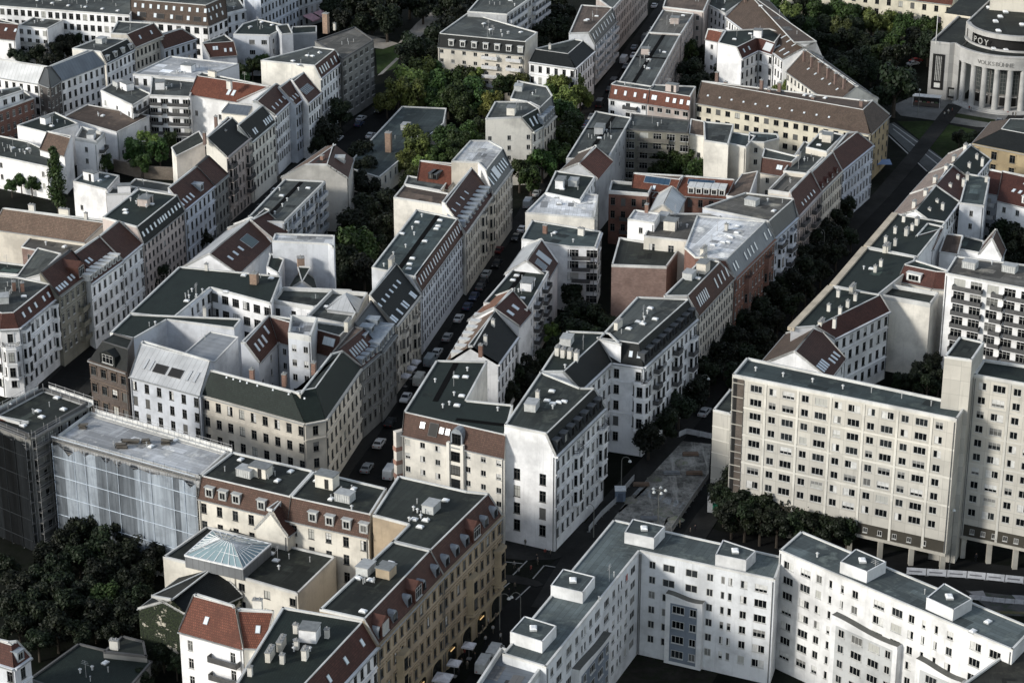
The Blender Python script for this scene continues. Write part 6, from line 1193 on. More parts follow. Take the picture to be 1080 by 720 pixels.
def tree(x, y, rpx, kind='dark', label=None, group=None, zc=None, zs=1.0):
    k = mpp(x, y); R = rpx*1.32/k; rg = random.Random(int(x*31+y*17)); z = R*1.0+1.4 if zc is None else zc
    p = at(x, y, z); v = rg.randrange(5); root = thing('tree', label, 'tree', (p.x, p.y, 0), group)
    Rz = R*zs; M = Matrix.Translation((0, 0, z)) @ Matrix.Rotation(rg.uniform(0, 6.28), 4, 'Z') @ Matrix.Diagonal((R, R*rg.uniform(.88, 1.1), Rz, 1))
    link('crown', crown(kind, v), root, M)
    link('trunk', trunk(v), root, Matrix.Translation((0, 0, z)) @ Matrix.Diagonal((R, R, z/1.9*1.0, 1)))
def grove(label, group, kind, L):
    for q_ in L: tree(q_[0], q_[1], q_[2], q_[3] if len(q_) > 3 else kind, label, group)
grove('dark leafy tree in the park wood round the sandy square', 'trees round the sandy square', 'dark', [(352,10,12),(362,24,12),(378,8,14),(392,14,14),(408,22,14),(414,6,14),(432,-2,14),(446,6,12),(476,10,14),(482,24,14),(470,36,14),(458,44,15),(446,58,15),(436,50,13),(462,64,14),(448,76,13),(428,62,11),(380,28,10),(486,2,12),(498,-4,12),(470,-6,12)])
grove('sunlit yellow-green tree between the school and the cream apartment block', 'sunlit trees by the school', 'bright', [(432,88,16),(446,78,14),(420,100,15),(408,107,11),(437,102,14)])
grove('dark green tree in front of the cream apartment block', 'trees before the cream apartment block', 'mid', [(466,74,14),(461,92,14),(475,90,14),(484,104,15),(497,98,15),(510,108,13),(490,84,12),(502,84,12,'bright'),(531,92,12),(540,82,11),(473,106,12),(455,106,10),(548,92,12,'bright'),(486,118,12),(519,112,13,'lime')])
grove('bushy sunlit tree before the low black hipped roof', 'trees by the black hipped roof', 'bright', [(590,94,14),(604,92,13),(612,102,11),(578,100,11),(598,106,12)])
grove('dark tree lining the pavement below the black hipped roof', 'trees below the black hipped roof', 'mid', [(594,122,15),(604,136,14),(598,150,15),(588,164,13),(572,172,13),(556,168,14),(548,182,13),(560,190,12)])
grove('dark tree in the yard behind the curved balconies', 'trees behind the curved balconies', 'dark', [(580,20,15),(590,34,14),(575,40,14),(586,8,14),(598,20,12),(570,52,11)])
grove('tall sunlit tree beside the school wing', 'tall trees beside the school wing', 'bright', [(437,146,12),(442,160,14),(428,172,11),(446,178,12),(436,190,12)])
grove('dark yard tree between the school and the red courtyard roof', 'yard trees by the school', 'mid', [(470,146,12),(482,152,13),(494,144,13),(462,162,12),(480,166,10),(504,138,11)])
grove('dark tree at the street corner beside the red hipped roof', 'trees beside the red hipped roof', 'dark', [(382,162,12),(386,178,12),(378,192,11),(392,204,13),(404,216,15),(386,224,15),(372,238,14),(402,240,14),(376,262,20,'mid'),(362,276,16),(384,284,14),(396,262,13),(357,292,11)])
grove('round dark street tree on the left-hand street', 'street trees on the left-hand street', 'dark', [(344,142,14),(358,120,13),(168,291,11),(214,252,9),(336,154,9)])
grove('slim sunlit birch in the shaded court behind the grey slab', 'birches behind the grey slab', 'bright', [(708,140,13),(702,156,14),(714,156,12),(706,172,13,'mid'),(722,172,13,'mid'),(734,182,12,'mid'),(694,176,10,'mid')])
grove('dark tree in the shaded court beside the long flat slab', 'trees beside the long flat slab', 'mid', [(722,40,11),(726,58,13),(730,76,13,'dark'),(738,92,12,'dark'),(724,92,10,'dark'),(738,60,10,'dark')])
grove('bright lime tree in front of the curved white courtyard wing', 'lime trees before the curved white wing', 'lime', [(765,66,9),(772,74,8)])
grove('dark tree in front of the curved white courtyard wing', 'dark trees before the curved white wing', 'dark', [(760,80,10),(774,86,9),(750,66,8)])
tree(830, 92, 13, 'bright', 'tree filling the corner between the yellow house and the six chimneys')
grove('tree in the dense wood behind the six chimneys', 'trees of the wood behind the six chimneys', 'mid', [(x+random.uniform(-4,4), y+random.uniform(-3,3), random.uniform(10,14), random.choice(('mid','dark','mid','olive','bright') if y < 40 else ('mid','dark','dark'))) for x, y in ((815,12),(830,20),(846,10),(862,16),(878,14),(892,18),(908,14),(838,34),(854,30),(870,32),(886,34),(902,30),(918,26),(934,26),(950,30),(966,32),(980,34),(862,48),(878,50),(894,48),(910,48),(926,44),(944,44),(960,46),(876,66),(892,66),(908,64),(924,60),(888,80),(904,78),(918,74),(976,48),(942,60))])
tree(944, 92, 21, 'dark', 'big round dark tree on the corner left of the theatre')
grove('low dark bush on the lawn before the theatre', 'bushes on the theatre lawn', 'dark', [(1012,146,7),(1022,148,7),(1030,144,5)])
tree(60, 199, 12.5, 'poplar', 'tall slim poplar among the white courtyard houses', zc=9.0, zs=1.05)
grove('bushy tree in the court before the red-brown monopitch house', 'trees before the monopitch house', 'mid', [(143,158,11),(156,152,11,'bright'),(168,160,11),(178,150,9),(150,172,9),(110,172,8)])
grove('dark bush by the low white house left of the poplar', 'bushes left of the poplar', 'mid', [(22,190,7),(33,194,7),(12,196,6),(42,196,5)])
grove('tree at the end of the faded orange-brown roof', 'trees by the faded orange-brown roof', 'mid', [(8,250,11),(24,243,10),(36,245,9),(14,266,9)])
grove('dark garden tree beside the white loggia house', 'trees beside the white loggia house', 'dark', [(58,56,9),(70,48,10),(82,44,9),(28,50,8),(38,58,9),(16,58,8),(52,66,8),(26,66,8),(88,38,7)])
grove('small dark yard tree behind the long cream firewall', 'yard trees behind the cream firewall', 'mid', [(256,76,8),(266,70,8),(276,66,8),(258,88,8),(290,62,7),(300,60,7)])
grove('dark courtyard tree behind the white corner Altbau', 'courtyard trees behind the white corner Altbau', 'dark', [(612,330,15),(628,336,15),(642,346,13),(606,350,15),(622,358,14),(598,338,13),(582,352,9,'bright'),(556,388,12),(544,400,13),(536,414,11),(560,404,10),(574,378,10),(590,366,11),(604,312,11)])
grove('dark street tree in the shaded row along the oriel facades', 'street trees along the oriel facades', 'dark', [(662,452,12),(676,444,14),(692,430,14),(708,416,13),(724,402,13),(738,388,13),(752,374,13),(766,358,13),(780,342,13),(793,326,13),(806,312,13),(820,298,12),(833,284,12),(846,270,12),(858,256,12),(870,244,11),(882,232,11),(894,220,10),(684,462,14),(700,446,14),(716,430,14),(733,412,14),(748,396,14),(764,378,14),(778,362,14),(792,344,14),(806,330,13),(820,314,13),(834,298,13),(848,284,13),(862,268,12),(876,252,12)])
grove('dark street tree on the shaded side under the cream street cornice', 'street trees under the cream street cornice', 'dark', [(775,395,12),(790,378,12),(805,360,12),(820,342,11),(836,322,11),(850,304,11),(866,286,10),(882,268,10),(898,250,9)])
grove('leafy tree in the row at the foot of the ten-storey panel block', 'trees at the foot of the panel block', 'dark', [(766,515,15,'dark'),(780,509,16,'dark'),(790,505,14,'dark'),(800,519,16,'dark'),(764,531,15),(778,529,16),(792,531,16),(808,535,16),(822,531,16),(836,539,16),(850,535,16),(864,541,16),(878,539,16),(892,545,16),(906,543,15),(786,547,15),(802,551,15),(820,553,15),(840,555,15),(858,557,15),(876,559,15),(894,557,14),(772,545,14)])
grove('dark tree in the court between the cream firewall and the lift tower', 'trees by the lift tower', 'dark', [(974,394,12),(984,386,11),(990,400,11),(964,402,11),(950,402,8),(978,406,11)])
grove('dark tree in the court right of the green roofs', 'trees right of the green roofs', 'dark', [(1058,246,14),(1074,252,14),(1066,266,11),(1078,236,10),(1090,262,14)])
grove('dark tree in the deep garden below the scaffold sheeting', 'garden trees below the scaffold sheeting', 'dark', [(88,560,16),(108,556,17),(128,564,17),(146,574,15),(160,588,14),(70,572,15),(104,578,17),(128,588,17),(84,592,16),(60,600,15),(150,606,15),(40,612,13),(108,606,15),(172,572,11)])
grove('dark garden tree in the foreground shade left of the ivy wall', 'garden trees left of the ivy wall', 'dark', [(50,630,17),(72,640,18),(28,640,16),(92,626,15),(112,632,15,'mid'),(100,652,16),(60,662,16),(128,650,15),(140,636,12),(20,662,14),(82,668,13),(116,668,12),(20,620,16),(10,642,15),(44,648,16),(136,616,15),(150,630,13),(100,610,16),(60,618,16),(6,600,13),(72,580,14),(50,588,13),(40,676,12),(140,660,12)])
tree(191, 569, 5, 'dark', 'small dark conifer beside the wall of the glass-roofed house', zs=1.8)
grove('dark shrub in front of the ivy-covered end wall', 'shrubs before the ivy wall', 'dark', [(168,664,9),(180,676,10),(172,690,10),(186,700,9),(160,706,9),(150,716,10)])
tree(586, 350, 6, 'lime', 'small pale yellow-green tree beside the courtyard balconies', zs=1.6)

# ------------------------------------------------------------------ vehicles
def car_meshes(van=False):
    prof = [(-2.1,.35),(-2.15,.75),(-2.05,.95),(-1.5,1.0),(-1.05,1.42),(.35,1.45),(1.0,1.0),(1.95,.88),(2.15,.65),(2.1,.35)] if not van else [(-2.5,.4),(-2.55,1.0),(-2.5,2.25),(-2.3,2.4),(1.1,2.4),(1.75,1.5),(2.4,1.25),(2.55,.9),(2.5,.4)]
    w = .86 if not van else .98; b = MB(); n = len(prof); top = 1.2 if not van else 2.0
    sec = lambda x, z, s: Vector((x, s*(w-.16*max(0, (z-.9)/.55 if not van else (z-1.5)/2)), z))
    for i in range(n):
        (x0, z0), (x1, z1) = prof[i], prof[(i+1) % n]; b.face([sec(x0, z0, 1), sec(x0, z0, -1), sec(x1, z1, -1), sec(x1, z1, 1)])
    for s in (1, -1): b.face([sec(x, z, s) for x, z in (prof if s > 0 else prof[::-1])])
    body = b.mesh('body', [mat('paint')]); g_ = MB()
    side = [(-1.35,1.03),(-.98,1.36),(.3,1.39),(.85,1.03)] if not van else [(.2,1.55),(.2,2.15),(1.05,2.15),(1.55,1.55)]
    for s in (1, -1): g_.face([sec(x, z, s)+Vector((0, s*.015, 0)) for x, z in side])
    fr = ((.38,1.44),(.98,1.02)) if not van else ((1.13,2.36),(1.73,1.53)); re = ((-1.48,1.02),(-1.07,1.41)) if not van else None
    for q_ in (fr, re):
        if q_:
            (x0, z0), (x1, z1) = q_; dx, dz = x1-x0, z1-z0; l = math.hypot(dx, dz); nx, nz = -dz/l*.02, dx/l*.02; o_ = Vector((abs(nx)*(1 if x0 > 0 else -1), 0, abs(nz)))
            g_.face([sec(x0, z0, .9)+o_, sec(x0, z0, -.9)+o_, sec(x1, z1, -.9)+o_, sec(x1, z1, .9)+o_])
    glass = g_.mesh('windows', [mat('skyglass', (.03, .035, .04))]); wb = MB(); wb.bar((0, -.11, 0), (0, .11, 0), .32, 0, 10); wb.bar((0, -.12, 0), (0, .12, 0), .17, 1, 8)
    wheel = wb.mesh('wheel', [mat('flat', (.015, .015, .015)), mat('flat', (.3, .3, .31))]); lb = MB(); lb.box((0, 0, 0), (.04, 0, 0), (0, .17, 0), (0, 0, .08)); light = lb.mesh('headlight', [mat('flat', (.7, .7, .68))])
    rb = MB(); rb.box((0, 0, 0), (.04, 0, 0), (0, .15, 0), (0, 0, .1)); tail = rb.mesh('tail_light', [mat('flat', (.25, .02, .015))])
    return body, glass, wheel, light, tail, (1.35 if not van else 1.6), w, (2.1 if not van else 2.5)
CM = {False: car_meshes(), True: car_meshes(True)}
def car(p, ang, label, group=None, van=False, name=None):
    body, glass, wheel, light, tail, wx, w, ln = CM[van]; root = thing(name or ('parked_van' if van else 'parked_car'), label, 'van' if van else 'car', V3(p, .02), group); root.rotation_euler = (0, 0, ang)
    bo = link('body', body, root); link('windows', glass, root)
    for x in (-wx, wx):
        for s in (-1, 1): link('wheel', wheel, root, Matrix.Translation((x, s*(w-.05), .32)))
    for s in (-1, 1): link('headlight', light, root, Matrix.Translation((ln-.0, s*.6, .68))); link('tail_light', tail, root, Matrix.Translation((-ln-.02, s*.62, .75)))
    return root
def near_dir(P, p):
    best = None
    for a, c in zip(P, P[1:]):
        a, c = V3(a), V3(c); d = c-a; t_ = max(0, min(1, (V3(p)-a).dot(d)/d.length_squared)); dist = (a+d*t_-V3(p)).length
        if best is None or dist < best[0]: best = (dist, math.atan2(d.y, d.x))
    return best[1]
def white(o, c=(.72, .73, .73)):
    m = mat('flat', tuple(v*.72 for v in c)); bd_ = next(ch for ch in o.children if ch.name.startswith('body')); bd_.data = bd_.data.copy(); bd_.data.materials[0] = m
for x, y, l, v, cc in ((400,470,'white car with a dark sunroof parked in the shaded street below the parasols',False,(.7,.71,.72)),(387,496,'silver-grey car parked nearest to the foreground roofs in the shaded street',False,(.3,.33,.36)),(412,502,'white van half hidden behind the red-tiled cream corner house',True,(.6,.65,.7)),
    (443,404,'white and yellow van beside the red oriels of the shaded street',True,(.7,.7,.65)),(454,384,'grey-blue van parked opposite the street parasols',True,(.35,.4,.43)),(461,374,'white-roofed car parked just above the street parasols',False,(.6,.63,.65)),(484,338,'white car parked near the orange street slope',False,(.72,.73,.73)),(513,291,'light grey car with a dark roof opposite the long pale blue house',False,(.5,.52,.52)),
    (526,266,'dark red car parked beside the pavement of the long pale blue house',False,(.12,.03,.03)),(591,168,'silver car at the kerb left of the grey slab',False,(.5,.52,.53)),(566,206,'silver car at the kerb beside the white roof terrace house',False,(.55,.57,.57)),(557,218,'pale van at the kerb beside the bright white roof terrace',True,(.6,.63,.65)),
    (658,66,'large white van crossing below the curved balconies',True,(.72,.75,.78)),(669,52,'blue-grey car behind the large white van',False,(.3,.35,.4)),(690,8,'white car far up the street at the top edge',False,(.75,.75,.75))):
    p = at(x, y); o = car(p, near_dir(stM, p), l, None, v); white(o, cc)
for x, y, l in ((357,148,'white car parked between the round dark street trees'),(381,127,'white car parked left of the teal school roof edge'),(391,145,'silver hatchback parked close to the school wall')):
    p = at(x, y); o = car(p, near_dir(stA, p), l); white(o, (.65, .67, .68))
p = at(743, 437); o = car(p, near_dir(stR, p), 'white car on the dark street beside the site fence'); white(o, (.7, .72, .74))
for x, y, l in ((511,705,'white van roof beside the zinc roof at the market'),(522,693,'white van squeezed against the wall by the zinc roof railing')):
    p = at(x, y); o = car(p, near_dir(stR, at(560,640)), l, None, True); white(o, (.68, .7, .7))
for x, y, l in ((963,69,'silver car parked below the wood left of the theatre'),(966,66,'dark red car parked below the wood left of the theatre')):
    p = at(x, y); o = car(p, .5, l); white(o, (.6, .62, .63) if 'silver' in l else (.25, .03, .03))
def along(P, off, step, label, group, skip=.25, s0=0, s1=1e9, seed=1):
    rg = random.Random(seed); Q = offs(P, off); s = 0; taken = [V3(o_.location) for o_ in COL.objects if o_.get('category') in ('car', 'van')]
    for a, c in zip(Q, Q[1:]):
        d = c-a; L = d.length; ang = math.atan2(d.y, d.x); u = 0
        while u < L:
            p = a+d*(u/L)
            if s0 < s+u < s1 and rg.random() > skip and min((V3(p)-q_).length for q_ in taken) > 5.2: car(p, ang+(math.pi if rg.random() < .3 else 0)+rg.uniform(-.02, .02), label, group, rg.random() < .08)
            u += step
        s += L
along(stM, 11.2, 5.6, 'parked vehicle in the kerbside line on the right of the shaded middle street', 'vehicles parked on the right kerb of the middle street', .08, 40, 480, 3)
along(stM, 4.5, 6.4, 'parked vehicle in the kerbside line on the left of the shaded middle street', 'vehicles parked on the left kerb of the middle street', .3, 30, 480, 4)
along(stR, 18, 6.0, 'parked vehicle in the dark line under the cream street cornice', 'vehicles parked under the cream street cornice', .35, 110, 420, 5)
along(stA, 4.3, 6.5, 'parked vehicle on the left kerb of the left-hand street', 'vehicles on the left kerb of the left-hand street', .4, 120, 460, 6)
along(stA, 10.6, 6.5, 'parked vehicle on the right kerb of the left-hand street', 'vehicles on the right kerb of the left-hand street', .4, 300, 470, 7)

# ------------------------------------------------------------------ street furniture
def parasol(x, y, r, label, group):
    p = at(x, y, 2.9); root = thing('parasol', label, 'parasol', (p.x, p.y, 0), group); root.rotation_euler = (0, 0, near_dir(stR, p)); b = MB(); R_ = r/mpp(x, y); ap = Vector((0, 0, 3.35)); C4 = [Vector((sx*R_, sy*R_, 2.75)) for sx, sy in ((-1, -1), (1, -1), (1, 1), (-1, 1))]
    for i in range(4):
        a, c = C4[i], C4[(i+1) % 4]; m_ = (a+c)/2+Vector((0, 0, .04)); b.face([a, m_, ap]); b.face([m_, c, ap]); b.face([a-Vector((0, 0, .25)), c-Vector((0, 0, .25)), c, a])
    b.build('canopy', [mat('flat', (.62, .62, .66))], root); b = MB(); b.bar((0, 0, 0), (0, 0, 3.4), .05); b.box((0, 0, .08), (.4, 0, 0), (0, .4, 0), (0, 0, .08)); b.build('pole', [mat('flat', (.25, .25, .25))], root)
for x, y, r, l in ((494.5,679,6.5,'white square market parasol, farthest up of the three by the tan shop arches'),(479,697.5,6.7,'white square market parasol, middle of the three by the tan shop arches'),(467,713,9.5,'large white square market parasol nearest the picture bottom'),
    (427,395,5.6,'white street parasol, lowest of the three by the sandstone houses'),(432.5,387,5.6,'white street parasol, middle of the three by the sandstone houses'),(437,380.5,5.8,'white street parasol, topmost of the three by the sandstone houses')): parasol(x, y, r, l, None)
def lamp(x, y, H_, label, arm=1, ang=0, group=None):
    p = at(x, y); root = thing('street_lamp', label, 'street lamp', V3(p), group); root.rotation_euler = (0, 0, ang); b = MB(); b.bar((0, 0, 0), (0, 0, H_), .11, 0, 7, .07)
    if arm == 1:
        pr = None
        for k in range(7):
            t_ = k/6*math.pi; q_ = Vector((.8-.8*math.cos(t_), 0, H_+.8*math.sin(t_)))
            if pr is not None: b.bar(pr, q_, .06, 0, 5)
            pr = q_
        heads = [pr]
    elif arm == 0: heads = [Vector((0, 0, H_+.1))]
    else:
        heads = [Vector((1.25*math.cos(k*2*math.pi/arm), 1.25*math.sin(k*2*math.pi/arm), H_-.1)) for k in range(arm)]
        for h_ in heads: b.bar((0, 0, H_-.3), h_, .05, 0, 5)
    b.build('mast', [mat('flat', (.2, .2, .18))], root)
    for h_ in heads: hb = MB(); hb.bar(h_-Vector((0, 0, .28)), h_-Vector((0, 0, .02)), .36, 0, 8, .26); hb.bar(h_-Vector((0, 0, .02)), h_+Vector((0, 0, .14)), .26, 0, 8, .08); hb.build('lamp_head', [mat('flat', (.68, .7, .68))], root)
lamp(655, 522, 7.6, 'hooked street lamp by the white site box'); lamp(738, 433, 7.6, 'hooked street lamp left of the panel block annex'); lamp(694, 556, 8.2, 'street lamp with five white heads on the building site', 5)
lamp(527, 664, 6.5, 'hooked street lamp at the tan corner'); lamp(549, 660, 6.0, 'hooked street lamp in the square beside the white block', 1, 3.1); lamp(626, 567, 6.2, 'hooked street lamp beside the arcade of the white corner Altbau', 1, 2.6)
lamp(868, 277, 7.6, 'hooked street lamp between the dark street trees', 1, 2); lamp(990.5, 597, 8, 'pale street lamp before the concrete pillars', 0); lamp(968, 122, 8, 'street lamp in front of the theatre square stall', 0); lamp(1001, 601, 12.5, 'tall pale mast at the corner of the panel block', 0)
def fence(label, px, h_, col, step=2.4, cat='fence', name='site_fence', marks=False):
    P = G(px); root = thing(name, label, cat, V3(P[0])); org = V3(P[0])
    for a, c in zip(P, P[1:]):
        d = V3(c-a); L = d.length; n = max(1, int(L/step))
        for k in range(n):
            p0, p1 = V3(a)+d*(k/n), V3(a)+d*((k+.96)/n); b = MB(org); b.seg(p0, p1, .08, .12, h_)
            if marks: b.seg(p0+(p1-p0)*.12, p0+(p1-p0)*.8, .03, h_*.45, h_*.62, .05, 1)
            b.build('panel', [mat('flat', col), mat('flat', (.2, .2, .22))], root); b = MB(org); b.box(p0+Vector((0, 0, .07)), (.35, 0, 0), (0, .2, 0), (0, 0, .07)); b.build('foot', [mat('flat', (.15, .15, .15))], root)
W_ = (.62, .63, .66)
fence('long white hoarding with dark lettering marks before the panel block pillars', [(956,605.5),(1020,609.5),(1100,617.5)], 1.5, W_, 2.8, marks=True)
fence('low white barrier row on the tram works beside the white block roof', [(1022,632),(1060,636),(1100,639)], 1.0, (.5, .5, .53), 1.6)
fence('pale site fence along the pavement of the white corner Altbau', [(621,561),(634,545),(648,532),(656,521),(669,506)], 1.3, (.42, .43, .44))
fence('site fence with red and white rails on the right of the building site', [(708,561),(722,540),(734,522),(747,504)], 1.2, (.36, .35, .34))
fence('pale hoarding at the top of the building site', [(716,461),(724,457.5),(751,463)], 1.3, (.45, .46, .48))
sheet('tram_works', [(1018,622),(1090,630),(1090,650),(1050,648)], .02, mat('soil', (.07, .07, .07)))
for pts in ([(1022,623.5),(1037,622.5),(1040,629),(1032,633)],[(1067,627),(1085,628),(1088,634),(1074,634)]): sheet('works_slab', pts, .03, mat('asphalt', (.2, .2, .21)))
sheet('works_trench', [(1028,643),(1090,645),(1090,648),(1040,646)], .034, mat('soil', (.12, .1, .07)))
b = MB(at(654,521)*1); p = V3(at(654, 527)); b = MB(p); b.box(p+Vector((0, 0, 1.2)), (1.0, 0, 0), (0, 1.0, 0), (0, 0, 1.2)); b.box(p+Vector((0, 0, 2.5)), (1.1, 0, 0), (0, 1.1, 0), (0, 0, .1), 1); b.box(p+Vector((0, -1.03, 1.0)), (.5, 0, 0), (0, .03, 0), (0, 0, .95), 2)
tag(b.build('site_toilet', [mat('flat', (.16, .2, .26)), mat('flat', (.65, .67, .68)), mat('flat', (.1, .12, .16))]), 'blue-grey site toilet with a white roof under the hooked lamp', 'site toilet')
p = V3(at(760, 538)); root = thing('kiosk', 'small white kiosk with a green window at the foot of the panel block', 'kiosk', p); b = MB(p); b.box(p+Vector((0, 0, 1.4)), (2.4, -.5, 0), (.3, 1.5, 0), (0, 0, 1.4)); b.build('wall', [mat('flat', (.55, .56, .57))], root)
b = MB(p); b.box(p+Vector((-.3, -1.53, 1.6)), (1.4, -.29, 0), (.02, .06, 0), (0, 0, .7)); b.build('shop_window', [mat('flat', (.02, .16, .1))], root); b = MB(p)
for k in range(5): b.box(p+Vector((.1*k, -1.2+.6*k, 2.95)), (2.7, -.56, 0), (.05, .16, 0), (0, 0, .08))
b.build('slatted_roof', [mat('flat', (.5, .5, .5))], root)
# trailer stall on the theatre square
p = V3(at(977, 112)); root = thing('stall', 'white-roofed open market stall in front of the theatre', 'stall', p); root.rotation_euler = (0, 0, -.28)
b = MB(); b.box((0, 0, 3.2), (4.2, 0, 0), (0, 1.4, 0), (0, 0, .1)); b.build('roof', [mat('flat', (.72, .72, .7))], root); b = MB(); b.box((0, 1.2, 1.9), (4.0, 0, 0), (0, .08, 0), (0, 0, 1.2)); b.build('rear_wall', [mat('flat', (.04, .04, .04))], root); b = MB(); b.box((0, -1.1, .9), (4.0, 0, 0), (0, .25, 0), (0, 0, .5)); b.build('counter', [mat('flat', (.1, .08, .07))], root)
for sx in (-4, 4): b = MB(); b.bar((sx, -1.3, 0), (sx, -1.3, 3.2), .07); b.build('post', [mat('flat', (.6, .6, .6))], root)
for k in range(6): b = MB(); b.box((-3+1.2*k, -1.0, 1.55), (.4, 0, 0), (0, .2, 0), (0, 0, .16)); b.build('goods', [mat('flat', ((.3, .1, .08), (.4, .35, .3), (.1, .15, .08))[k % 3])], root)
b = MB(); b.box((0, 0, 0), (1.3, 0, 0), (0, 1.0, 0), (0, 0, .08)); p = V3(at(928, 181)); r_ = thing('awning_stand', 'blue square awning beside the bluish white end house', 'awning', p); o = b.build('canopy', [mat('flat', (.2, .3, .5))], r_); o.location = (0, 0, 2.8); o.scale = (2.2, 2.2, 1); b = MB(); b.bar((0, 0, 0), (0, 0, 2.8), .06); b.build('pole', [mat('flat', (.4, .4, .4))], r_)
# playground net frame on the sandy square
p = V3(at(402, 40)); root = thing('bench', 'long dark bench frame on the sandy square', 'bench', p); b = MB(); b.box((0, 0, .45), (2.2, 0, 0), (0, .3, 0), (0, 0, .05)); b.build('seat', [mat('flat', (.08, .07, .06))], root)
for sx in (-1.8, 1.8): b = MB(); b.box((sx, 0, .2), (.06, 0, 0), (0, .28, 0), (0, 0, .2)); b.build('leg', [mat('flat', (.08, .08, .08))], root)
p = V3(at(57, 669)); b = MB()
p = V3(at(26, 562)); b = MB(p); b.box(p+Vector((0, 0, 1.2)), (2.6, -.9, 0), (.3, .9, 0), (0, 0, 1.2)); b.box(p+Vector((0, 0, 2.45)), (2.8, -.97, 0), (.33, 1.0, 0), (0, 0, .06), 1); tag(b.build('garden_shed', [mat('flat', (.12, .14, .16)), mat('flat', (.3, .34, .4))]), 'small pale garden shed below the iron-framed balconies', 'shed')
p = V3(at(46, 563)); root = thing('garden_pavilion', 'low white glazed garden pavilion by the dark netted scaffold', 'pavilion', p); b = MB(p); b.box(p+Vector((0, 0, 1.3)), (3.6, -1.3, 0), (.4, 1.1, 0), (0, 0, 1.3)); b.build('wall', [mat('flat', (.4, .42, .44))], root)
for k in range(4): b = MB(p); c_ = p+Vector((3.6, -1.3, 0))*(-.75+.5*k)+Vector((-.4, -1.12, 1.5)); b.box(c_, (.55, -.2, 0), (.01, .04, 0), (0, 0, .6)); b.build('window', [mat('flat', (.03, .035, .04))], root)

# ------------------------------------------------------------------ people
def person_mesh(seed):
    rg = random.Random(seed); st = rg.choice((0, .18, .26)); V = [(0,0,.95),(0,0,1.2),(0,.01,1.42),(0,0,1.53),(0,.02,1.66),(-.1,0,.9),(-.1,st,.5),(-.1,st*.6,.06),(.1,0,.9),(.1,-st*.6,.5),(.1,-st*1.2,.08),(-.2,0,1.4),(-.25,-st*.5,1.12),(-.24,.08-st*.4,.86),(.2,0,1.4),(.25,st*.5,1.12),(.24,.08+st*.4,.86),(-.1,st*.6+.16,.04),(.1,-st*1.2+.16,.05)]
    E_ = [(0,1),(1,2),(2,3),(3,4),(0,5),(5,6),(6,7),(0,8),(8,9),(9,10),(2,11),(11,12),(12,13),(2,14),(14,15),(15,16),(7,17),(10,18)]
    R_ = [.15,.15,.16,.055,.11,.1,.07,.05,.1,.07,.05,.07,.05,.035,.07,.05,.035,.04,.04]
    me = bpy.data.meshes.new('person'); me.from_pydata(V, E_, []); o = bpy.data.objects.new('person', me); COL.objects.link(o); m_ = o.modifiers.new('skin', 'SKIN')
    for i, r in enumerate(R_): me.skin_vertices[0].data[i].radius = (r, r*.8)
    me.skin_vertices[0].data[0].use_root = True; s_ = o.modifiers.new('sub', 'SUBSURF'); s_.levels = 1; bpy.context.view_layer.update()
    dg = bpy.context.evaluated_depsgraph_get(); dg.update(); out = bpy.data.meshes.new_from_object(o.evaluated_get(dg)); bpy.data.objects.remove(o)
    top, leg = rg.choice(((.03,.03,.035),(.05,.06,.1),(.4,.4,.38),(.2,.05,.04),(.12,.11,.09))), rg.choice(((.02,.02,.025),(.04,.05,.08),(.1,.09,.07)))
    out.materials.clear()
    for c_ in (leg, top, (.42,.28,.21), (.05,.035,.025), (.03,.03,.03)): out.materials.append(mat('flat', c_))
    for f in out.polygons:
        z = f.center.z; x = abs(f.center.x); f.material_index = 4 if z < .1 else 0 if z < .93 and x < .19 else 3 if z > 1.66 or (z > 1.58 and f.center.y < -.02) else 2 if z > 1.5 or (z < .93 and x > .19) else 1
    return out
PM = [person_mesh(k) for k in range(6)]
def person(x, y, k, label, group=None):
    p = at(x, y); o = link('person', PM[k % 6]); o.location = V3(p, .13); o.rotation_euler = (0, 0, k*1.7); tag(o, label, 'person', group)
for k, (x, y) in enumerate(((575,587),(580.5,588),(566,593),(567,596),(547,607),(542.5,600),(560,604.5),(543,623),(537,629),(554,577),(528,633))): person(x, y, k, 'pedestrian in everyday clothes crossing by the traffic island', 'pedestrians at the junction')
for k, (x, y) in enumerate(((505,676),(509,668),(512,679),(499,689),(490,693),(487,703),(484,712),(503,662),(515,660),(520,668),(511,652),(523,655),(501,697),(493,706),(516,689),(528,676),(506,657))): person(x, y, k+2, 'visitor among the market parasols below the tan facade', 'visitors among the market parasols')
for k, (x, y) in enumerate(((728,565),(733,562),(717,557))): person(x, y, k+1, 'person standing by the fence at the lower end of the building site', 'people by the site fence')
person(1029, 592, 2, 'person in light clothes alone before the panel block pillars'); person(965, 584, 0, 'person walking between the concrete pillars')
for k, (x, y) in enumerate(((1022,117.5),(1024,118.5),(1068,124),(1071,124),(996,124),(1000,121),(1004,120))): person(x, y, k, 'person on the theatre forecourt', 'people on the theatre forecourt')

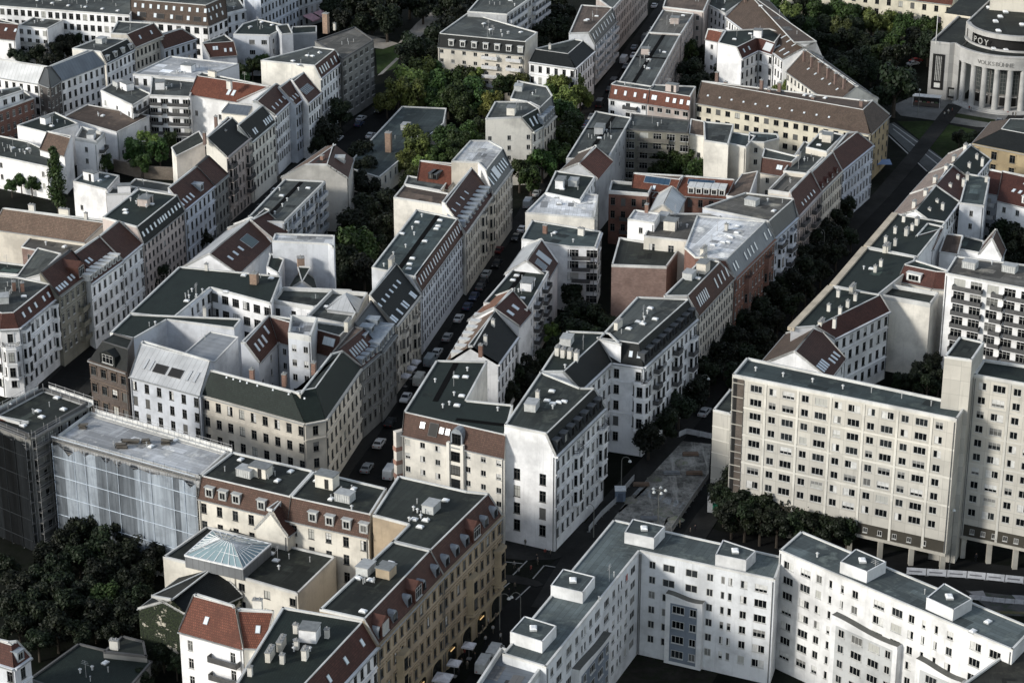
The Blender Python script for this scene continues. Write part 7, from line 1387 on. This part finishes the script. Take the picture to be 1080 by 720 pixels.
# ------------------------------------------------------------------ clutter on the building site
for k, (x, y) in enumerate(((664,528),(676,512),(690,505),(708,500),(718,488),(728,480),(700,540),(684,548),(712,548),(732,500))):
    rg = random.Random(k+9); p = V3(at(x, y)); b = MB(p)
    if k % 2:
        for i in range(4): b.bar(p+Vector((-1.6, .35*i-.5, .25)), p+Vector((1.7, .35*i-.4, .25)), .16, 0, 6)
        for i in range(3): b.bar(p+Vector((-1.5, .35*i-.35, .52)), p+Vector((1.6, .35*i-.3, .52)), .16, 0, 6)
        tag(b.build('pipe_stack', [mat('flat', rg.choice(((.16, .11, .08), (.2, .21, .22))))]), 'short stack of pipes lying on the building site', 'pipe stack', 'pipe stacks on the building site')
    else:
        n_ = 9; R_ = rg.uniform(1.2, 2.2); rim = [p+Vector((R_*rg.uniform(.8, 1.2)*math.cos(i*6.283/n_), R_*rg.uniform(.7, 1.1)*math.sin(i*6.283/n_), .03)) for i in range(n_)]; mid_ = [p+(q_-p)*.5+Vector((0, 0, R_*.32*rg.uniform(.7, 1.2))) for q_ in rim]
        for i in range(n_): b.face([rim[i], rim[(i+1) % n_], mid_[(i+1) % n_], mid_[i]]); b.face([mid_[i], mid_[(i+1) % n_], p+Vector((0, 0, R_*.5))])
        tag(b.build('spoil_heap', [mat('soil', (.2, .19, .17))]), 'low heap of grey spoil on the building site', 'spoil heap', 'spoil heaps on the building site')

P_ = G([(121,181),(150,188),(186,190)]); b = MB(V3(P_[0]))
for a, c in zip(P_, P_[1:]): b.seg(a, c, .6, 0, 3.6)
tag(b.build('stone_wall', [mat('brick', (.16, .13, .10))]), 'old weathered stone wall behind the poplar and the monopitch house', 'wall')
# ------------------------------------------------------------------ camera, sky, sun
cam = bpy.data.cameras.new('camera'); co = bpy.data.objects.new('camera', cam); COL.objects.link(co)
co.location = (0, 0, HC); co.rotation_euler = (math.pi/2-TH, 0, 0); cam.sensor_width = 36; cam.lens = 36*FPX/1080; cam.clip_start = 1; cam.clip_end = 8000
S.camera = co
w = bpy.data.worlds.new('World'); S.world = w; w.use_nodes = True
nt_ = w.node_tree; nt_.nodes.clear(); sk = nt_.nodes.new('ShaderNodeTexSky'); sk.sky_type = 'NISHITA'; sk.sun_disc = False
SUN = Vector((-math.sin(math.radians(62)), -math.cos(math.radians(62)), 0)).normalized(); ELEV = math.radians(22)
sk.sun_elevation = ELEV; sk.sun_rotation = math.atan2(SUN.x, SUN.y); sk.air_density = 1.2; sk.dust_density = .6; sk.ozone_density = 1.5
bg = nt_.nodes.new('ShaderNodeBackground'); bg.inputs[1].default_value = .115; ou = nt_.nodes.new('ShaderNodeOutputWorld')
hs_ = nt_.nodes.new('ShaderNodeHueSaturation'); hs_.inputs['Saturation'].default_value = .55; nt_.links.new(sk.outputs[0], hs_.inputs['Color']); nt_.links.new(hs_.outputs[0], bg.inputs[0]); nt_.links.new(bg.outputs[0], ou.inputs[0])
sl = bpy.data.lights.new('sun', 'SUN'); sl.energy = 2.1; sl.angle = math.radians(9); sl.color = (1, .95, .87)
so = bpy.data.objects.new('sun', sl); COL.objects.link(so); sd = Vector((SUN.x*math.cos(ELEV), SUN.y*math.cos(ELEV), math.sin(ELEV)))
so.rotation_euler = sd.to_track_quat('Z', 'Y').to_euler(); so.location = (0, 0, 400)
S.view_settings.view_transform = 'Standard'; S.view_settings.look = 'None'; S.view_settings.gamma = 1; S.view_settings.exposure = .74
S.render.resolution_x = 1024; S.render.resolution_y = 682
print('windows', WINCOUNT[0], 'objects', len(bpy.data.objects))
